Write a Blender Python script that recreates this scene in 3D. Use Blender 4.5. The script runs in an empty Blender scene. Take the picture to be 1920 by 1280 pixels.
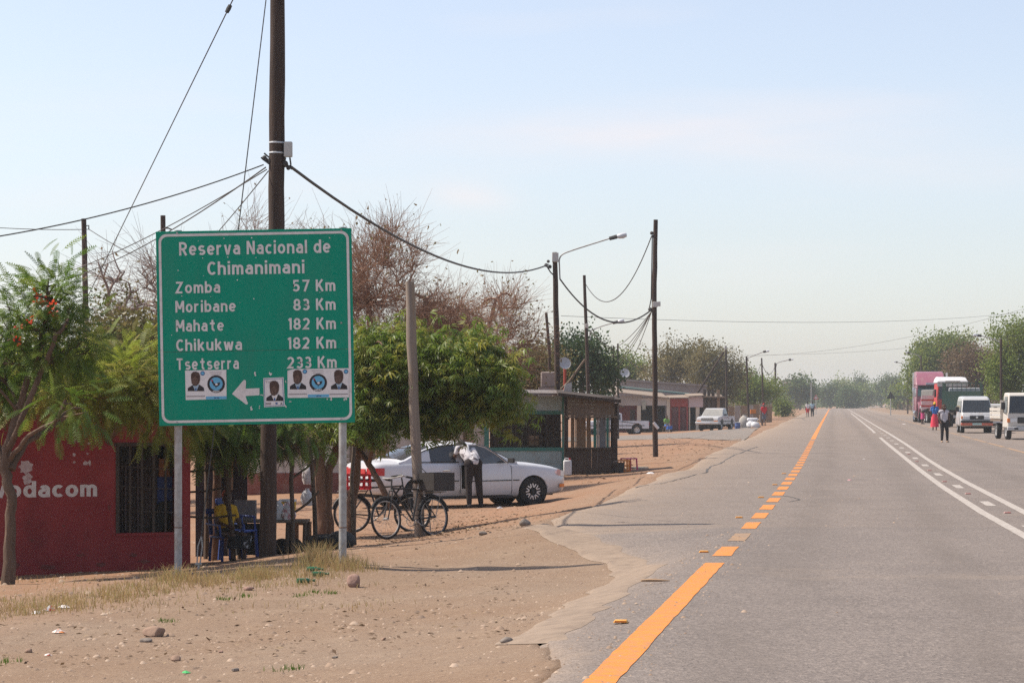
import bpy, bmesh, math, random
import numpy as np
from mathutils import Vector, Matrix

random.seed(7)
rng = np.random.default_rng(11)
SC = bpy.context.scene
COL = SC.collection

# ------------------------------------------------------------------ camera, sky, sun, exposure
F, EYE, YH = 4735.0, 1.7, 752.0          # focal length in source pixels, eye height in metres, horizon row
cam_data = bpy.data.cameras.new("camera")
cam_data.sensor_fit = 'HORIZONTAL'
cam_data.sensor_width = 36.0
cam_data.lens = 36.0 * F / 1920.0
cam_data.shift_y = (YH - 640.0) / 1920.0
cam_data.clip_start = 0.5
cam_data.clip_end = 8000
cam_data.dof.use_dof = False
cam = bpy.data.objects.new("camera", cam_data)
COL.objects.link(cam)
cam.location = (0, 0, EYE)
cam.rotation_euler = (math.radians(90), 0, 0)
SC.camera = cam

SUN_EL = math.radians(52)
SUN_AZ = math.radians(11)                # shadows fall to the right and a little towards the camera
sun_pos = Vector((-math.cos(SUN_AZ) * math.cos(SUN_EL), math.sin(SUN_AZ) * math.cos(SUN_EL), math.sin(SUN_EL)))
sd = bpy.data.lights.new("sun", 'SUN')
sd.energy = 4.3
sd.angle = math.radians(0.55)
sd.color = (1.0, 0.90, 0.77)
so = bpy.data.objects.new("sun", sd)
COL.objects.link(so)
so.rotation_euler = (-sun_pos).to_track_quat('-Z', 'Y').to_euler()
so.location = (-20, 5, 40)

world = bpy.data.worlds.new("World")
SC.world = world
world.use_nodes = True
wn, wl = world.node_tree.nodes, world.node_tree.links
bg = wn["Background"]
sky = wn.new("ShaderNodeTexSky")
sky.sky_type = 'NISHITA'
sky.sun_disc = False
sky.sun_elevation = SUN_EL
sky.sun_rotation = math.atan2(sun_pos.x, sun_pos.y)
sky.altitude = 300
sky.air_density = 1.0
sky.dust_density = 1.25
sky.ozone_density = 1.4
tc = wn.new("ShaderNodeTexCoord")
sep = wn.new("ShaderNodeSeparateXYZ")
wl.new(tc.outputs['Generated'], sep.inputs[0])
# thin high cloud: stretched noise over the whole sky
mp = wn.new("ShaderNodeMapping")
mp.inputs['Scale'].default_value = (5.0, 5.0, 38.0)
mp.inputs['Rotation'].default_value = (0.0, 0.055, 0.0)
mp.inputs['Location'].default_value = (1.1, 0.0, 0.2)
wl.new(tc.outputs['Generated'], mp.inputs[0])
cn = wn.new("ShaderNodeTexNoise")
cn.inputs['Scale'].default_value = 1.0
cn.inputs['Detail'].default_value = 6
cn.inputs['Roughness'].default_value = 0.45
wl.new(mp.outputs[0], cn.inputs['Vector'])
cr = wn.new("ShaderNodeValToRGB")
cr.color_ramp.elements[0].position = 0.54
cr.color_ramp.elements[1].position = 0.72
cr.color_ramp.elements[1].color = (0.22, 0.22, 0.22, 1)
wl.new(cn.outputs['Fac'], cr.inputs[0])
mixc = wn.new("ShaderNodeMixRGB")
wl.new(cr.outputs[0], mixc.inputs[0])
hs = wn.new("ShaderNodeHueSaturation")
hs.inputs['Saturation'].default_value = 0.66
hs.inputs['Value'].default_value = 1.0
wl.new(sky.outputs[0], hs.inputs['Color'])
tint = wn.new("ShaderNodeMixRGB"); tint.blend_type = 'MULTIPLY'; tint.inputs[0].default_value = 1.0; tint.inputs[2].default_value = (1.0, 0.985, 1.03, 1)
wl.new(hs.outputs[0], tint.inputs[1]); wl.new(tint.outputs[0], mixc.inputs[1])
mixc.inputs[2].default_value = (5.6, 5.2, 5.2, 1)
def wm(op, a, b=None, c=None):
    n = wn.new("ShaderNodeMath"); n.operation = op
    for i, q in enumerate((a, b, c)):
        if q is None: continue
        if isinstance(q, (int, float)): n.inputs[i].default_value = q
        else: wl.new(q, n.inputs[i])
    return n.outputs[0]
az, el = wm('DIVIDE', sep.outputs[0], sep.outputs[1]), wm('DIVIDE', sep.outputs[2], sep.outputs[1])
cloud = None
for a, sa, e, se, k, amt in ((.075, .10, .1085, .0105, .03, .30), (.15, .08, .094, .009, -.04, .22), (-.016, .016, .0805, .0055, -.1, .34), (.02, .10, .1035, .007, .02, .15)):     # thin streaks and one small puff
    q1 = wm('POWER', wm('ABSOLUTE', wm('DIVIDE', wm('SUBTRACT', az, a), sa)), 2.6)
    q2 = wm('POWER', wm('ABSOLUTE', wm('DIVIDE', wm('SUBTRACT', wm('SUBTRACT', el, e), wm('MULTIPLY', wm('SUBTRACT', az, a), k)), se)), 2.0)
    g = wm('MULTIPLY', wm('EXPONENT', wm('MULTIPLY', wm('ADD', q1, q2), -1.0)), amt)
    cloud = g if cloud is None else wm('ADD', cloud, g)
front = wm('GREATER_THAN', sep.outputs[1], 0.0)
cn2 = wn.new("ShaderNodeTexNoise"); cn2.inputs['Scale'].default_value = 1.0; cn2.inputs['Detail'].default_value = 7
mp2 = wn.new("ShaderNodeMapping"); mp2.inputs['Scale'].default_value = (26, 26, 130); wl.new(tc.outputs['Generated'], mp2.inputs[0]); wl.new(mp2.outputs[0], cn2.inputs['Vector'])
cloud = wm('MULTIPLY', wm('MULTIPLY', cloud, front), wm('MULTIPLY_ADD', cn2.outputs['Fac'], 1.5, .2))
mx3 = wn.new("ShaderNodeMixRGB"); wl.new(cloud, mx3.inputs[0]); wl.new(mixc.outputs[0], mx3.inputs[1]); mx3.inputs[2].default_value = (5.8, 5.2, 5.15, 1); mx3.use_clamp = False
wl.new(mx3.outputs[0], bg.inputs['Color'])
bg.inputs['Strength'].default_value = 0.112

vs = SC.view_settings
vs.view_transform = 'Standard'
vs.look = 'None'
vs.gamma = 1.0
vs.use_curve_mapping = False
vs.exposure = 0.63
SC.cycles.use_denoising = False
SC.cycles.max_bounces = 6
SC.cycles.diffuse_bounces = 3
SC.cycles.transparent_max_bounces = 8
SC.cycles.volume_bounces = 2
SC.cycles.use_adaptive_sampling = True

# ------------------------------------------------------------------ placing
def wx(px, Y): return (px - 960.0) / F * Y
def wz(py, Y): return EYE - (py - YH) / F * Y
def at(px, py, Y): return Vector((wx(px, Y), Y, wz(py, Y)))

# ------------------------------------------------------------------ mesh building
class MB:
    """collects shapes for one mesh object"""
    def __init__(self):
        self.v, self.f = [], []
    def add(self, vs, fs):
        n = len(self.v)
        self.v.extend([tuple(p) for p in vs])
        self.f.extend([tuple(i + n for i in f) for f in fs])
        return self
    def box(self, c, s, rot=None, taper=1.0):
        x, y, z = s[0] / 2, s[1] / 2, s[2] / 2
        P = [(-x, -y, -z), (x, -y, -z), (x, y, -z), (-x, y, -z), (-x * taper, -y * taper, z), (x * taper, -y * taper, z), (x * taper, y * taper, z), (-x * taper, y * taper, z)]
        M = Matrix.Identity(3) if rot is None else (rot if isinstance(rot, Matrix) else Matrix.Rotation(rot, 3, 'Z'))
        c = Vector(c)
        return self.add([M @ Vector(p) + c for p in P], [(0, 3, 2, 1), (4, 5, 6, 7), (0, 1, 5, 4), (1, 2, 6, 5), (2, 3, 7, 6), (3, 0, 4, 7)])
    def span(self, a, b):
        a, b = Vector(a), Vector(b)
        return self.box((a + b) / 2, [abs(b[i] - a[i]) for i in range(3)])
    def tube(self, pts, rad, n=8, cap=True, jitter=0.0):
        pts = [Vector(p) for p in pts]
        if not hasattr(rad, '__len__'): rad = [rad] * len(pts)
        vs, fs = [], []
        prev = None
        for i, p in enumerate(pts):
            d = (pts[min(i + 1, len(pts) - 1)] - pts[max(i - 1, 0)])
            if d.length < 1e-9: d = Vector((0, 0, 1))
            d.normalize()
            if prev is None:
                a = Vector((1, 0, 0)) if abs(d.x) < 0.9 else Vector((0, 1, 0))
            else:
                a = prev
            s = d.cross(a)
            if s.length < 1e-6: s = d.cross(Vector((0, 1, 0.1)))
            s.normalize()
            a = s.cross(d).normalized()
            prev = a
            for k in range(n):
                t = 2 * math.pi * k / n
                r = rad[i] * (1 + (random.uniform(-jitter, jitter) if jitter else 0))
                vs.append(p + (a * math.cos(t) + s * math.sin(t)) * r)
        for i in range(len(pts) - 1):
            for k in range(n):
                k2 = (k + 1) % n
                fs.append((i * n + k, i * n + k2, (i + 1) * n + k2, (i + 1) * n + k))
        if cap:
            fs.append(tuple(range(n - 1, -1, -1)))
            fs.append(tuple((len(pts) - 1) * n + k for k in range(n)))
        return self.add(vs, fs)
    def prism(self, poly, axis, a, b):
        """extrude a 2-D polygon along an axis ('x','y','z') from a to b"""
        def P(u, v, w):
            return {'x': (w, u, v), 'y': (u, w, v), 'z': (u, v, w)}[axis]
        n = len(poly)
        vs = [P(u, v, a) for u, v in poly] + [P(u, v, b) for u, v in poly]
        fs = [tuple(range(n - 1, -1, -1)), tuple(range(n, 2 * n))]
        fs += [(i, (i + 1) % n, n + (i + 1) % n, n + i) for i in range(n)]
        return self.add(vs, fs)
    def torus(self, c, R, r, axis, n=32, m=8, sx=1.0):
        c, axis = Vector(c), Vector(axis).normalized()
        a = axis.orthogonal().normalized(); b = axis.cross(a)
        vs, fs = [], []
        for i in range(n):
            t = 2 * math.pi * i / n
            d = a * math.cos(t) + b * math.sin(t)
            for k in range(m):
                u = 2 * math.pi * k / m
                vs.append(c + d * (R + r * math.cos(u)) + axis * r * sx * math.sin(u))
        for i in range(n):
            for k in range(m):
                fs.append((i * m + k, ((i + 1) % n) * m + k, ((i + 1) % n) * m + (k + 1) % m, i * m + (k + 1) % m))
        return self.add(vs, fs)
    def cyl(self, p0, p1, r0, r1=None, n=16):
        return self.tube([p0, p1], [r0, r0 if r1 is None else r1], n)
    def lathe(self, c, prof, axis=(0, 0, 1), n=20):
        """revolve (r, h) profile"""
        c, axis = Vector(c), Vector(axis).normalized()
        a = axis.orthogonal().normalized(); b = axis.cross(a)
        vs, fs = [], []
        for r, h in prof:
            for k in range(n):
                t = 2 * math.pi * k / n
                vs.append(c + axis * h + (a * math.cos(t) + b * math.sin(t)) * max(r, 1e-4))
        for i in range(len(prof) - 1):
            for k in range(n):
                k2 = (k + 1) % n
                fs.append((i * n + k, i * n + k2, (i + 1) * n + k2, (i + 1) * n + k))
        return self.add(vs, fs)
    def capsule(self, p0, p1, r0, r1, n=10):
        p0, p1 = Vector(p0), Vector(p1)
        d = p1 - p0
        L = d.length
        d = d / L if L > 1e-6 else Vector((0, 0, 1))
        pts, rad = [], []
        for t in (-0.98, -0.7, -0.35): pts.append(p0 + d * t * r0); rad.append(r0 * math.sqrt(1 - t * t))
        pts.append(p0); rad.append(r0); pts.append(p1 + d * 1e-4); rad.append(r1)
        for t in (0.35, 0.7, 0.98): pts.append(p1 + d * t * r1); rad.append(r1 * math.sqrt(1 - t * t))
        return self.tube(pts, rad, n)
    def ball(self, c, r, n=12, m=8):
        c = Vector(c); r = r if hasattr(r, '__len__') else (r, r, r)
        vs, fs = [], []
        for i in range(m + 1):
            t = math.pi * i / m
            for k in range(n):
                p = 2 * math.pi * k / n
                s = max(math.sin(t), 1e-3)
                vs.append((c.x + r[0] * s * math.cos(p), c.y + r[1] * s * math.sin(p), c.z + r[2] * math.cos(t)))
        for i in range(m):
            for k in range(n):
                k2 = (k + 1) % n
                fs.append((i * n + k, (i + 1) * n + k, (i + 1) * n + k2, i * n + k2))
        return self.add(vs, fs)
    def flat(self, poly, frame):
        """a flat polygon: frame = (origin, ux, uz, offset vector)"""
        o, ux, uz, off = frame
        return self.add([o + ux * p[0] + uz * p[1] + off for p in poly], [tuple(range(len(poly)))])
    def build(self, name, mat, parent=None, smooth=False, bevel=0.0, loc=None, seg=2):
        me = bpy.data.meshes.new(name)
        me.from_pydata(self.v, [], self.f)
        me.validate()
        if smooth:
            me.polygons.foreach_set("use_smooth", [True] * len(me.polygons))
        me.materials.append(mat)
        o = bpy.data.objects.new(name, me)
        COL.objects.link(o)
        if parent is not None: o.parent = parent
        if loc is not None: o.location = loc
        if bevel > 0:
            b = o.modifiers.new("bevel", 'BEVEL'); b.width = bevel; b.segments = seg; b.limit_method = 'ANGLE'; b.angle_limit = math.radians(35)
            b.harden_normals = False
        if smooth or bevel > 0:
            try: me.set_sharp_from_angle(angle=math.radians(42))
            except Exception: pass
            if bevel > 0: me.polygons.foreach_set("use_smooth", [True] * len(me.polygons))
        return o

def build_np(name, V, Fq, mat, parent=None, smooth=False, loc=None, attr=None):
    V = np.asarray(V, dtype=np.float32); Fq = np.asarray(Fq, dtype=np.int32)
    me = bpy.data.meshes.new(name)
    k = Fq.shape[1]
    me.vertices.add(len(V)); me.vertices.foreach_set("co", V.ravel())
    me.loops.add(Fq.size); me.loops.foreach_set("vertex_index", Fq.ravel())
    me.polygons.add(len(Fq)); me.polygons.foreach_set("loop_start", np.arange(0, Fq.size, k, dtype=np.int32))
    me.update(calc_edges=True)
    if smooth: me.polygons.foreach_set("use_smooth", np.ones(len(Fq), dtype=bool))
    if attr is not None:
        a = me.attributes.new("tint", 'FLOAT', 'FACE'); a.data.foreach_set("value", np.asarray(attr, dtype=np.float32))
    me.materials.append(mat)
    o = bpy.data.objects.new(name, me)
    COL.objects.link(o)
    if parent is not None: o.parent = parent
    if loc is not None: o.location = loc
    return o

def tag(o, label=None, cat=None, group=None, kind=None):
    if label: o["label"] = label
    if cat: o["category"] = cat
    if group: o["group"] = group
    if kind: o["kind"] = kind
    return o

def thing(name, label, cat, loc=(0, 0, 0), rz=0.0, group=None):
    o = bpy.data.objects.new(name, None)
    COL.objects.link(o)
    o.empty_display_size = 0.3
    o.location = loc
    o.rotation_euler = (0, 0, rz)
    return tag(o, label, cat, group)

def copy_tree(o, parent=None):
    c = o.copy(); COL.objects.link(c)
    if parent is not None: c.parent = parent
    for ch in list(o.children): copy_tree(ch, c)
    return c

def text_mesh(body, size=1.0, bold=0.0, spacing=1.0):
    cu = bpy.data.curves.new("txt", 'FONT')
    cu.body = body; cu.size = size; cu.offset = bold; cu.space_character = spacing; cu.resolution_u = 4
    ob = bpy.data.objects.new("txt", cu); COL.objects.link(ob)
    dg = bpy.context.evaluated_depsgraph_get()
    me = bpy.data.meshes.new_from_object(ob.evaluated_get(dg))
    V = [v.co.copy() for v in me.vertices]; Fs = [tuple(p.vertices) for p in me.polygons]
    bpy.data.objects.remove(ob); bpy.data.curves.remove(cu); bpy.data.meshes.remove(me)
    return V, Fs

# ------------------------------------------------------------------ road-sign lettering drawn with even strokes
def _arc(cx, cy, rx, ry, a0, a1, n=14): return [(cx + rx * math.cos(math.radians(a0 + (a1 - a0) * i / n)), cy + ry * math.sin(math.radians(a0 + (a1 - a0) * i / n))) for i in range(n + 1)]
_O = lambda cx=.2: _arc(cx, .37, .2, .285, 90, 450, 22)
GLYPH = {
 'a': [[(.36, 0), (.36, .46)] + _arc(.20, .46, .16, .195, 0, 150), [(.36, .43), (.17, .43)] + _arc(.165, .258, .165, .172, 90, 270) + [(.22, .085), (.36, .18)]],
 'b': [[(0, 0), (0, 1)], _O()], 'c': [_arc(.2, .37, .2, .285, 48, 312, 20)], 'd': [[(.4, 0), (.4, 1)], _O()], 'e': [_arc(.2, .37, .2, .285, 0, 318, 22), [(0, .37), (.40, .37)]],
 'h': [[(0, 0), (0, 1)], _arc(.19, .46, .19, .195, 180, 0) + [(.38, 0)]], 'i': [[(0, 0), (0, .74)], [(0, .85), (0, 1.02)]], 'k': [[(0, 0), (0, 1)], [(.0, .24), (.36, .74)], [(.13, .42), (.38, 0)]], 'l': [[(0, 0), (0, 1)]],
 'm': [[(0, 0), (0, .74)], _arc(.15, .47, .15, .185, 180, 0) + [(.30, 0)], _arc(.45, .47, .15, .185, 180, 0) + [(.60, 0)]], 'n': [[(0, 0), (0, .74)], _arc(.19, .46, .19, .195, 180, 0) + [(.38, 0)]],
 'o': [_O()], 'r': [[(0, 0), (0, .74)], _arc(.19, .44, .19, .215, 180, 65)], 's': [_arc(.18, .51, .175, .145, 32, 270) + _arc(.18, .225, .18, .14, 90, -148)],
 't': [[(.12, .96), (.12, .22)] + _arc(.26, .22, .14, .135, 180, 285, 8), [(-.10, .655), (.32, .655)]], 'u': [[(0, .74), (0, .28)] + _arc(.19, .28, .19, .195, 180, 360), [(.38, .74), (.38, 0)]],
 'v': [[(0, .74), (.175, 0)], [(.205, 0), (.38, .74)]], 'w': [[(0, .74), (.14, 0)], [(.16, 0), (.29, .70)], [(.31, .70), (.44, 0)], [(.46, 0), (.60, .74)]],
 'R': [[(0, 0), (0, 1)], [(0, .915), (.2, .915)] + _arc(.2, .69, .22, .225, 90, -90) + [(0, .465)], [(.2, .465), (.44, 0)]], 'N': [[(0, 0), (0, 1)], [(.02, .96), (.42, .04)], [(.44, 0), (.44, 1)]],
 'C': [_arc(.24, .5, .24, .415, 44, 316, 22)], 'Z': [[(-.04, .915), (.42, .915), (.0, .085), (.46, .085)]], 'M': [[(0, 0), (0, 1)], [(.03, .96), (.27, .30)], [(.29, .30), (.53, .96)], [(.56, 0), (.56, 1)]],
 'T': [[(-.06, .915), (.5, .915)], [(.22, .915), (.22, 0)]], 'K': [[(0, 0), (0, 1)], [(.0, .34), (.42, 1)], [(.16, .58), (.45, 0)]],
 '5': [[(.40, .915), (.06, .915), (.04, .50)] + _arc(.18, .33, .21, .245, 130, -148)], '7': [[(-.03, .915), (.42, .915), (.12, 0)]], '8': [_arc(.2, .70, .175, .215, 90, 450, 20), _arc(.2, .285, .205, .20, 90, 450, 20)],
 '3': [_arc(.18, .70, .18, .215, 145, -90) + _arc(.18, .285, .205, .20, 90, -148)], '1': [[(.16, 0), (.16, 1)], [(.16, .96), (.0, .80)]], '2': [_arc(.2, .675, .2, .24, 155, -35) + [(.03, .085), (.43, .085)]]}
def stroke_text(body, w=.165, gap=.125):
    """letters as ribbons of even width; returns for each word its points (x, layer, z) and faces"""
    V, Fs, x0, lay, out = [], [], 0.0, 0, []
    for ch in body:
        if ch == ' ':
            x0 += .36; out.append((V, Fs)); V, Fs = [], []; continue
        G = GLYPH[ch]; wd = max(p[0] for s in G for p in s); x0 -= min(0, min(p[0] for s in G for p in s))
        for s in G:
            P = [Vector(p) for i_, p in enumerate(s) if i_ == 0 or abs(p[0] - s[i_ - 1][0]) + abs(p[1] - s[i_ - 1][1]) > .004]; n = len(P); base = len(V); closed = (P[0] - P[-1]).length < 1e-4
            for i, p in enumerate(P):
                a = P[i - 1] if i > 0 else (P[-2] if closed else None); b = P[i + 1] if i < n - 1 else (P[1] if closed else None)
                d0 = (p - a).normalized() if a is not None else (b - p).normalized(); d1 = (b - p).normalized() if b is not None else d0
                n0 = Vector((-d0.y, d0.x)); n1 = Vector((-d1.y, d1.x)); m_ = (n0 + n1)
                m_ = m_.normalized() if m_.length > .2 else n0
                q = w / 2 / max(m_.dot(n1), .45)
                for sg_ in (1, -1): V.append((x0 + p.x + m_.x * q * sg_, lay * .0003, p.y + m_.y * q * sg_))
            Fs += [(base + 2 * i, base + 2 * i + 1, base + 2 * i + 3, base + 2 * i + 2) for i in range(n - 1)]
            lay = (lay + 1) % 4
        x0 += wd + w + gap
    return out + [(V, Fs)]

# ------------------------------------------------------------------ materials
MATS = {}
def mat(name, c1, c2=None, scale=6.0, rough=0.8, bump=0.0, bscale=None, metal=0.0, spec=0.3, dirt=None, dirt_amt=0.0, dirt_scale=2.0, coat=0.0, dlo=0.48, dhi=0.72, stretch=(1, 1, 1), lo=0.35, hi=0.68):
    if name in MATS: return MATS[name]
    m = bpy.data.materials.new(name); m.use_nodes = True
    nt = m.node_tree; N, L = nt.nodes, nt.links
    b = N["Principled BSDF"]
    b.inputs['Roughness'].default_value = rough
    b.inputs['Metallic'].default_value = metal
    b.inputs['Specular IOR Level'].default_value = spec
    if coat: b.inputs['Coat Weight'].default_value = coat; b.inputs['Coat Roughness'].default_value = 0.12
    co = N.new("ShaderNodeTexCoord"); mp = N.new("ShaderNodeMapping"); mp.inputs['Scale'].default_value = stretch
    L.new(co.outputs['Object'], mp.inputs[0])
    out = None
    if c2 is None: c2 = tuple(min(1, x * 0.82) for x in c1)
    n = N.new("ShaderNodeTexNoise"); n.inputs['Scale'].default_value = scale; n.inputs['Detail'].default_value = 5; n.inputs['Roughness'].default_value = 0.6
    L.new(mp.outputs[0], n.inputs['Vector'])
    r = N.new("ShaderNodeValToRGB"); r.color_ramp.elements[0].position = lo; r.color_ramp.elements[1].position = hi
    r.color_ramp.elements[0].color = (*c1, 1); r.color_ramp.elements[1].color = (*c2, 1)
    L.new(n.outputs['Fac'], r.inputs[0]); out = r.outputs[0]
    if dirt is not None:
        n2 = N.new("ShaderNodeTexNoise"); n2.inputs['Scale'].default_value = dirt_scale; n2.inputs['Detail'].default_value = 8; n2.inputs['Roughness'].default_value = 0.7
        L.new(mp.outputs[0], n2.inputs['Vector'])
        r2 = N.new("ShaderNodeValToRGB"); r2.color_ramp.elements[0].position = dlo; r2.color_ramp.elements[1].position = dhi
        r2.color_ramp.elements[1].color = (dirt_amt, dirt_amt, dirt_amt, 1)
        L.new(n2.outputs['Fac'], r2.inputs[0])
        mx = N.new("ShaderNodeMixRGB"); L.new(r2.outputs[0], mx.inputs[0]); L.new(out, mx.inputs[1]); mx.inputs[2].default_value = (*dirt, 1)
        out = mx.outputs[0]
    L.new(out, b.inputs['Base Color'])
    if bump:
        nb = N.new("ShaderNodeTexNoise"); nb.inputs['Scale'].default_value = bscale or scale * 4; nb.inputs['Detail'].default_value = 6
        L.new(mp.outputs[0], nb.inputs['Vector'])
        bp = N.new("ShaderNodeBump"); bp.inputs['Strength'].default_value = 0.6; bp.inputs['Distance'].default_value = bump
        L.new(nb.outputs['Fac'], bp.inputs['Height']); L.new(bp.outputs[0], b.inputs['Normal'])
    MATS[name] = m
    return m

def leaf_mat(name, c1, c2, c3, trans=0.35, rough=0.5, scale=0.9, spec=0.35):
    """leaves: hue varies by leaf and by clump; light passes through"""
    m = bpy.data.materials.new(name); m.use_nodes = True
    nt = m.node_tree; N, L = nt.nodes, nt.links
    b = N["Principled BSDF"]; b.inputs['Roughness'].default_value = rough; b.inputs['Specular IOR Level'].default_value = spec
    a = N.new("ShaderNodeAttribute"); a.attribute_name = "tint"
    co = N.new("ShaderNodeTexCoord"); n = N.new("ShaderNodeTexNoise"); n.inputs['Scale'].default_value = scale; n.inputs['Detail'].default_value = 3
    L.new(co.outputs['Object'], n.inputs['Vector'])
    ad = N.new("ShaderNodeMath"); ad.operation = 'MULTIPLY_ADD'; ad.inputs[1].default_value = 0.55
    L.new(a.outputs['Fac'], ad.inputs[0])
    ms = N.new("ShaderNodeMath"); ms.operation = 'MULTIPLY'; ms.inputs[1].default_value = 0.55; L.new(n.outputs['Fac'], ms.inputs[0])
    L.new(ms.outputs[0], ad.inputs[2])
    r = N.new("ShaderNodeValToRGB"); e = r.color_ramp.elements
    e[0].position = 0.2; e[0].color = (*c1, 1); e[1].position = 0.85; e[1].color = (*c3, 1)
    k = e.new(0.55); k.color = (*c2, 1)
    L.new(ad.outputs[0], r.inputs[0]); L.new(r.outputs[0], b.inputs['Base Color'])
    t = N.new("ShaderNodeBsdfTranslucent"); L.new(r.outputs[0], t.inputs['Color'])
    mx = N.new("ShaderNodeMixShader"); mx.inputs[0].default_value = trans
    L.new(b.outputs[0], mx.inputs[1]); L.new(t.outputs[0], mx.inputs[2])
    L.new(mx.outputs[0], N["Material Output"].inputs['Surface'])
    MATS[name] = m
    return m

def glass_mat(name, c=(0.02, 0.025, 0.03), rough=0.08):
    return mat(name, c, tuple(x * 0.7 for x in c), 2.0, rough, spec=0.6)

M_black = mat("black_rubber", (0.018, 0.018, 0.019), (0.03, 0.028, 0.026), 8, 0.85)
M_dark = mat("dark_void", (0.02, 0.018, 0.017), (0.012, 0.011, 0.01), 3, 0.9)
M_glass = glass_mat("dark_glass")
M_chrome = mat("chrome", (0.7, 0.7, 0.7), (0.6, 0.6, 0.6), 6, 0.25, metal=1.0)
M_steel = mat("galvanised_steel", (0.42, 0.42, 0.41), (0.30, 0.29, 0.28), 14, 0.55, metal=0.3, dirt=(0.22, 0.15, 0.10), dirt_amt=0.6, dirt_scale=5)
M_alloy = mat("alloy", (0.62, 0.62, 0.62), (0.5, 0.5, 0.5), 9, 0.35, metal=0.6)
M_wire = mat("cable", (0.07, 0.065, 0.06), (0.05, 0.05, 0.05), 5, 0.7)
M_lens_red = mat("red_lens", (0.45, 0.02, 0.03), (0.35, 0.015, 0.02), 9, 0.15, spec=0.6)
M_lens_clear = mat("clear_lens", (0.72, 0.72, 0.7), (0.6, 0.6, 0.6), 9, 0.1, spec=0.6)
M_lens_amber = mat("amber_lens", (0.75, 0.2, 0.02), (0.6, 0.15, 0.02), 9, 0.2, spec=0.6)
# ------------------------------------------------------------------ terrain height
def road_bend(Y): return np.where(np.asarray(Y, float) > 520, 0.00016 * (np.maximum(Y, 520) - 520.0) ** 2, 0.0)
def yel(Y): return np.interp(Y, [-100, 15.2, 26.4, 33.4, 40, 46.5, 53, 59.4, 67, 75.9, 91.5, 161, 268, 894, 3500], [-15.6, .53, 2.12, 3.12, 4.04, 4.92, 5.79, 6.64, 7.63, 8.77, 10.75, 19.57, 33.2, 112.9, 444.]) + road_bend(Y)       # X of the yellow edge line
def u_of(X, Y): return (np.asarray(X, float) - yel(Y)) * 0.991
def x_of(u, Y): return np.asarray(u, float) / 0.991 + yel(Y)

def _cp(px, Y, h): return (wx(px, Y), Y, h)
CP = [_cp(100, 15, -.30), _cp(500, 15, -.20), _cp(900, 15.2, -.06), _cp(940, 18, -.10), _cp(700, 19, -.24), _cp(290, 19.5, -.36), _cp(1000, 23.5, -.24), _cp(960, 28, -.32),
      _cp(1130, 29.5, -.30), _cp(1000, 30.4, -.33), _cp(850, 30.6, -.34), _cp(700, 31, -.32), _cp(643, 31.15, -.29), _cp(332, 31.15, -.445), _cp(0, 26, -.43), _cp(200, 28, -.43), _cp(15, 31.5, -.60),
      _cp(0, 35, -.76), _cp(355, 36.5, -.69), _cp(502, 36, -.53), _cp(610, 40, -.61), _cp(787, 42, -.57), _cp(700, 41, -.60), _cp(830, 36, -.27), _cp(900, 36, -.19), _cp(990, 35.3, -.04),
      _cp(998, 55, -.58), _cp(870, 54.5, -.58), _cp(650, 54, -.62), _cp(1063, 73, -.40), _cp(1165, 73, -.36), _cp(900, 74, -.5), _cp(1229, 83, -.12), _cp(1090, 65, -.42), _cp(1010, 45, -.3), _cp(880, 45, -.5),
      _cp(1200, 153, -.52), _cp(1080, 153, -.6), _cp(1340, 178, -.33), _cp(1200, 185, -.68), _cp(1432, 197, -.2), _cp(1250, 195, -.68), _cp(1300, 150, -.3), _cp(1250, 115, -.3), _cp(1100, 110, -.5),
      (-40, 60, -1.0), (-40, 20, -.8), (-15, 45, -.9), (-60, 200, -1.1), (-10, 120, -.9), (-200, 500, -1.2), (-300, 1200, -1.0), (-20, 5, -.6), (-8, 10, -.4), (-3, 5, -.15), (0, 400, -.9), (-100, 900, -.8)]
for _Y in (2, 8, 12, 15, 18, 21, 24, 27, 30, 32, 34): CP.append((float(x_of(-0.35, _Y)), _Y, -.005))
for _Y in (27, 28.5, 30): CP.append((float(x_of(-1.15, _Y)), _Y, -.26))
for _Y in (36, 40, 50, 60, 80, 110, 150, 200, 300, 450, 700, 1200): CP.append((float(x_of(-3.1, _Y)), _Y, -.03))
for _Y in (300, 450, 700, 1200): CP.append((float(x_of(-14, _Y)), _Y, -.25))
CP = np.array(CP, float)
def _ab(X, Y):
    X, Y = np.asarray(X, float), np.asarray(Y, float)
    return u_of(X, Y) / (np.maximum(Y, 0) + 25) * 45, 15 * np.log((np.maximum(Y, 0) + 8) / 10)
_a, _b = _ab(CP[:, 0], CP[:, 1])
_D = np.sqrt((_a[:, None] - _a[None]) ** 2 + (_b[:, None] - _b[None]) ** 2 + 0.02)
_A = np.block([[_D, np.ones((len(CP), 1))], [np.ones((1, len(CP))), np.zeros((1, 1))]])
_W = np.linalg.solve(_A + np.diag([1e-3] * len(CP) + [0]), np.append(CP[:, 2], 0))

def _hash(ix, iy): 
    h = np.sin(ix * 127.1 + iy * 311.7) * 43758.5453
    return h - np.floor(h)
def vnoise(x, y):
    ix, iy = np.floor(x), np.floor(y); fx, fy = x - ix, y - iy
    fx, fy = fx * fx * (3 - 2 * fx), fy * fy * (3 - 2 * fy)
    a, b, c, d = _hash(ix, iy), _hash(ix + 1, iy), _hash(ix, iy + 1), _hash(ix + 1, iy + 1)
    return (a * (1 - fx) + b * fx) * (1 - fy) + (c * (1 - fx) + d * fx) * fy - 0.5

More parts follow.
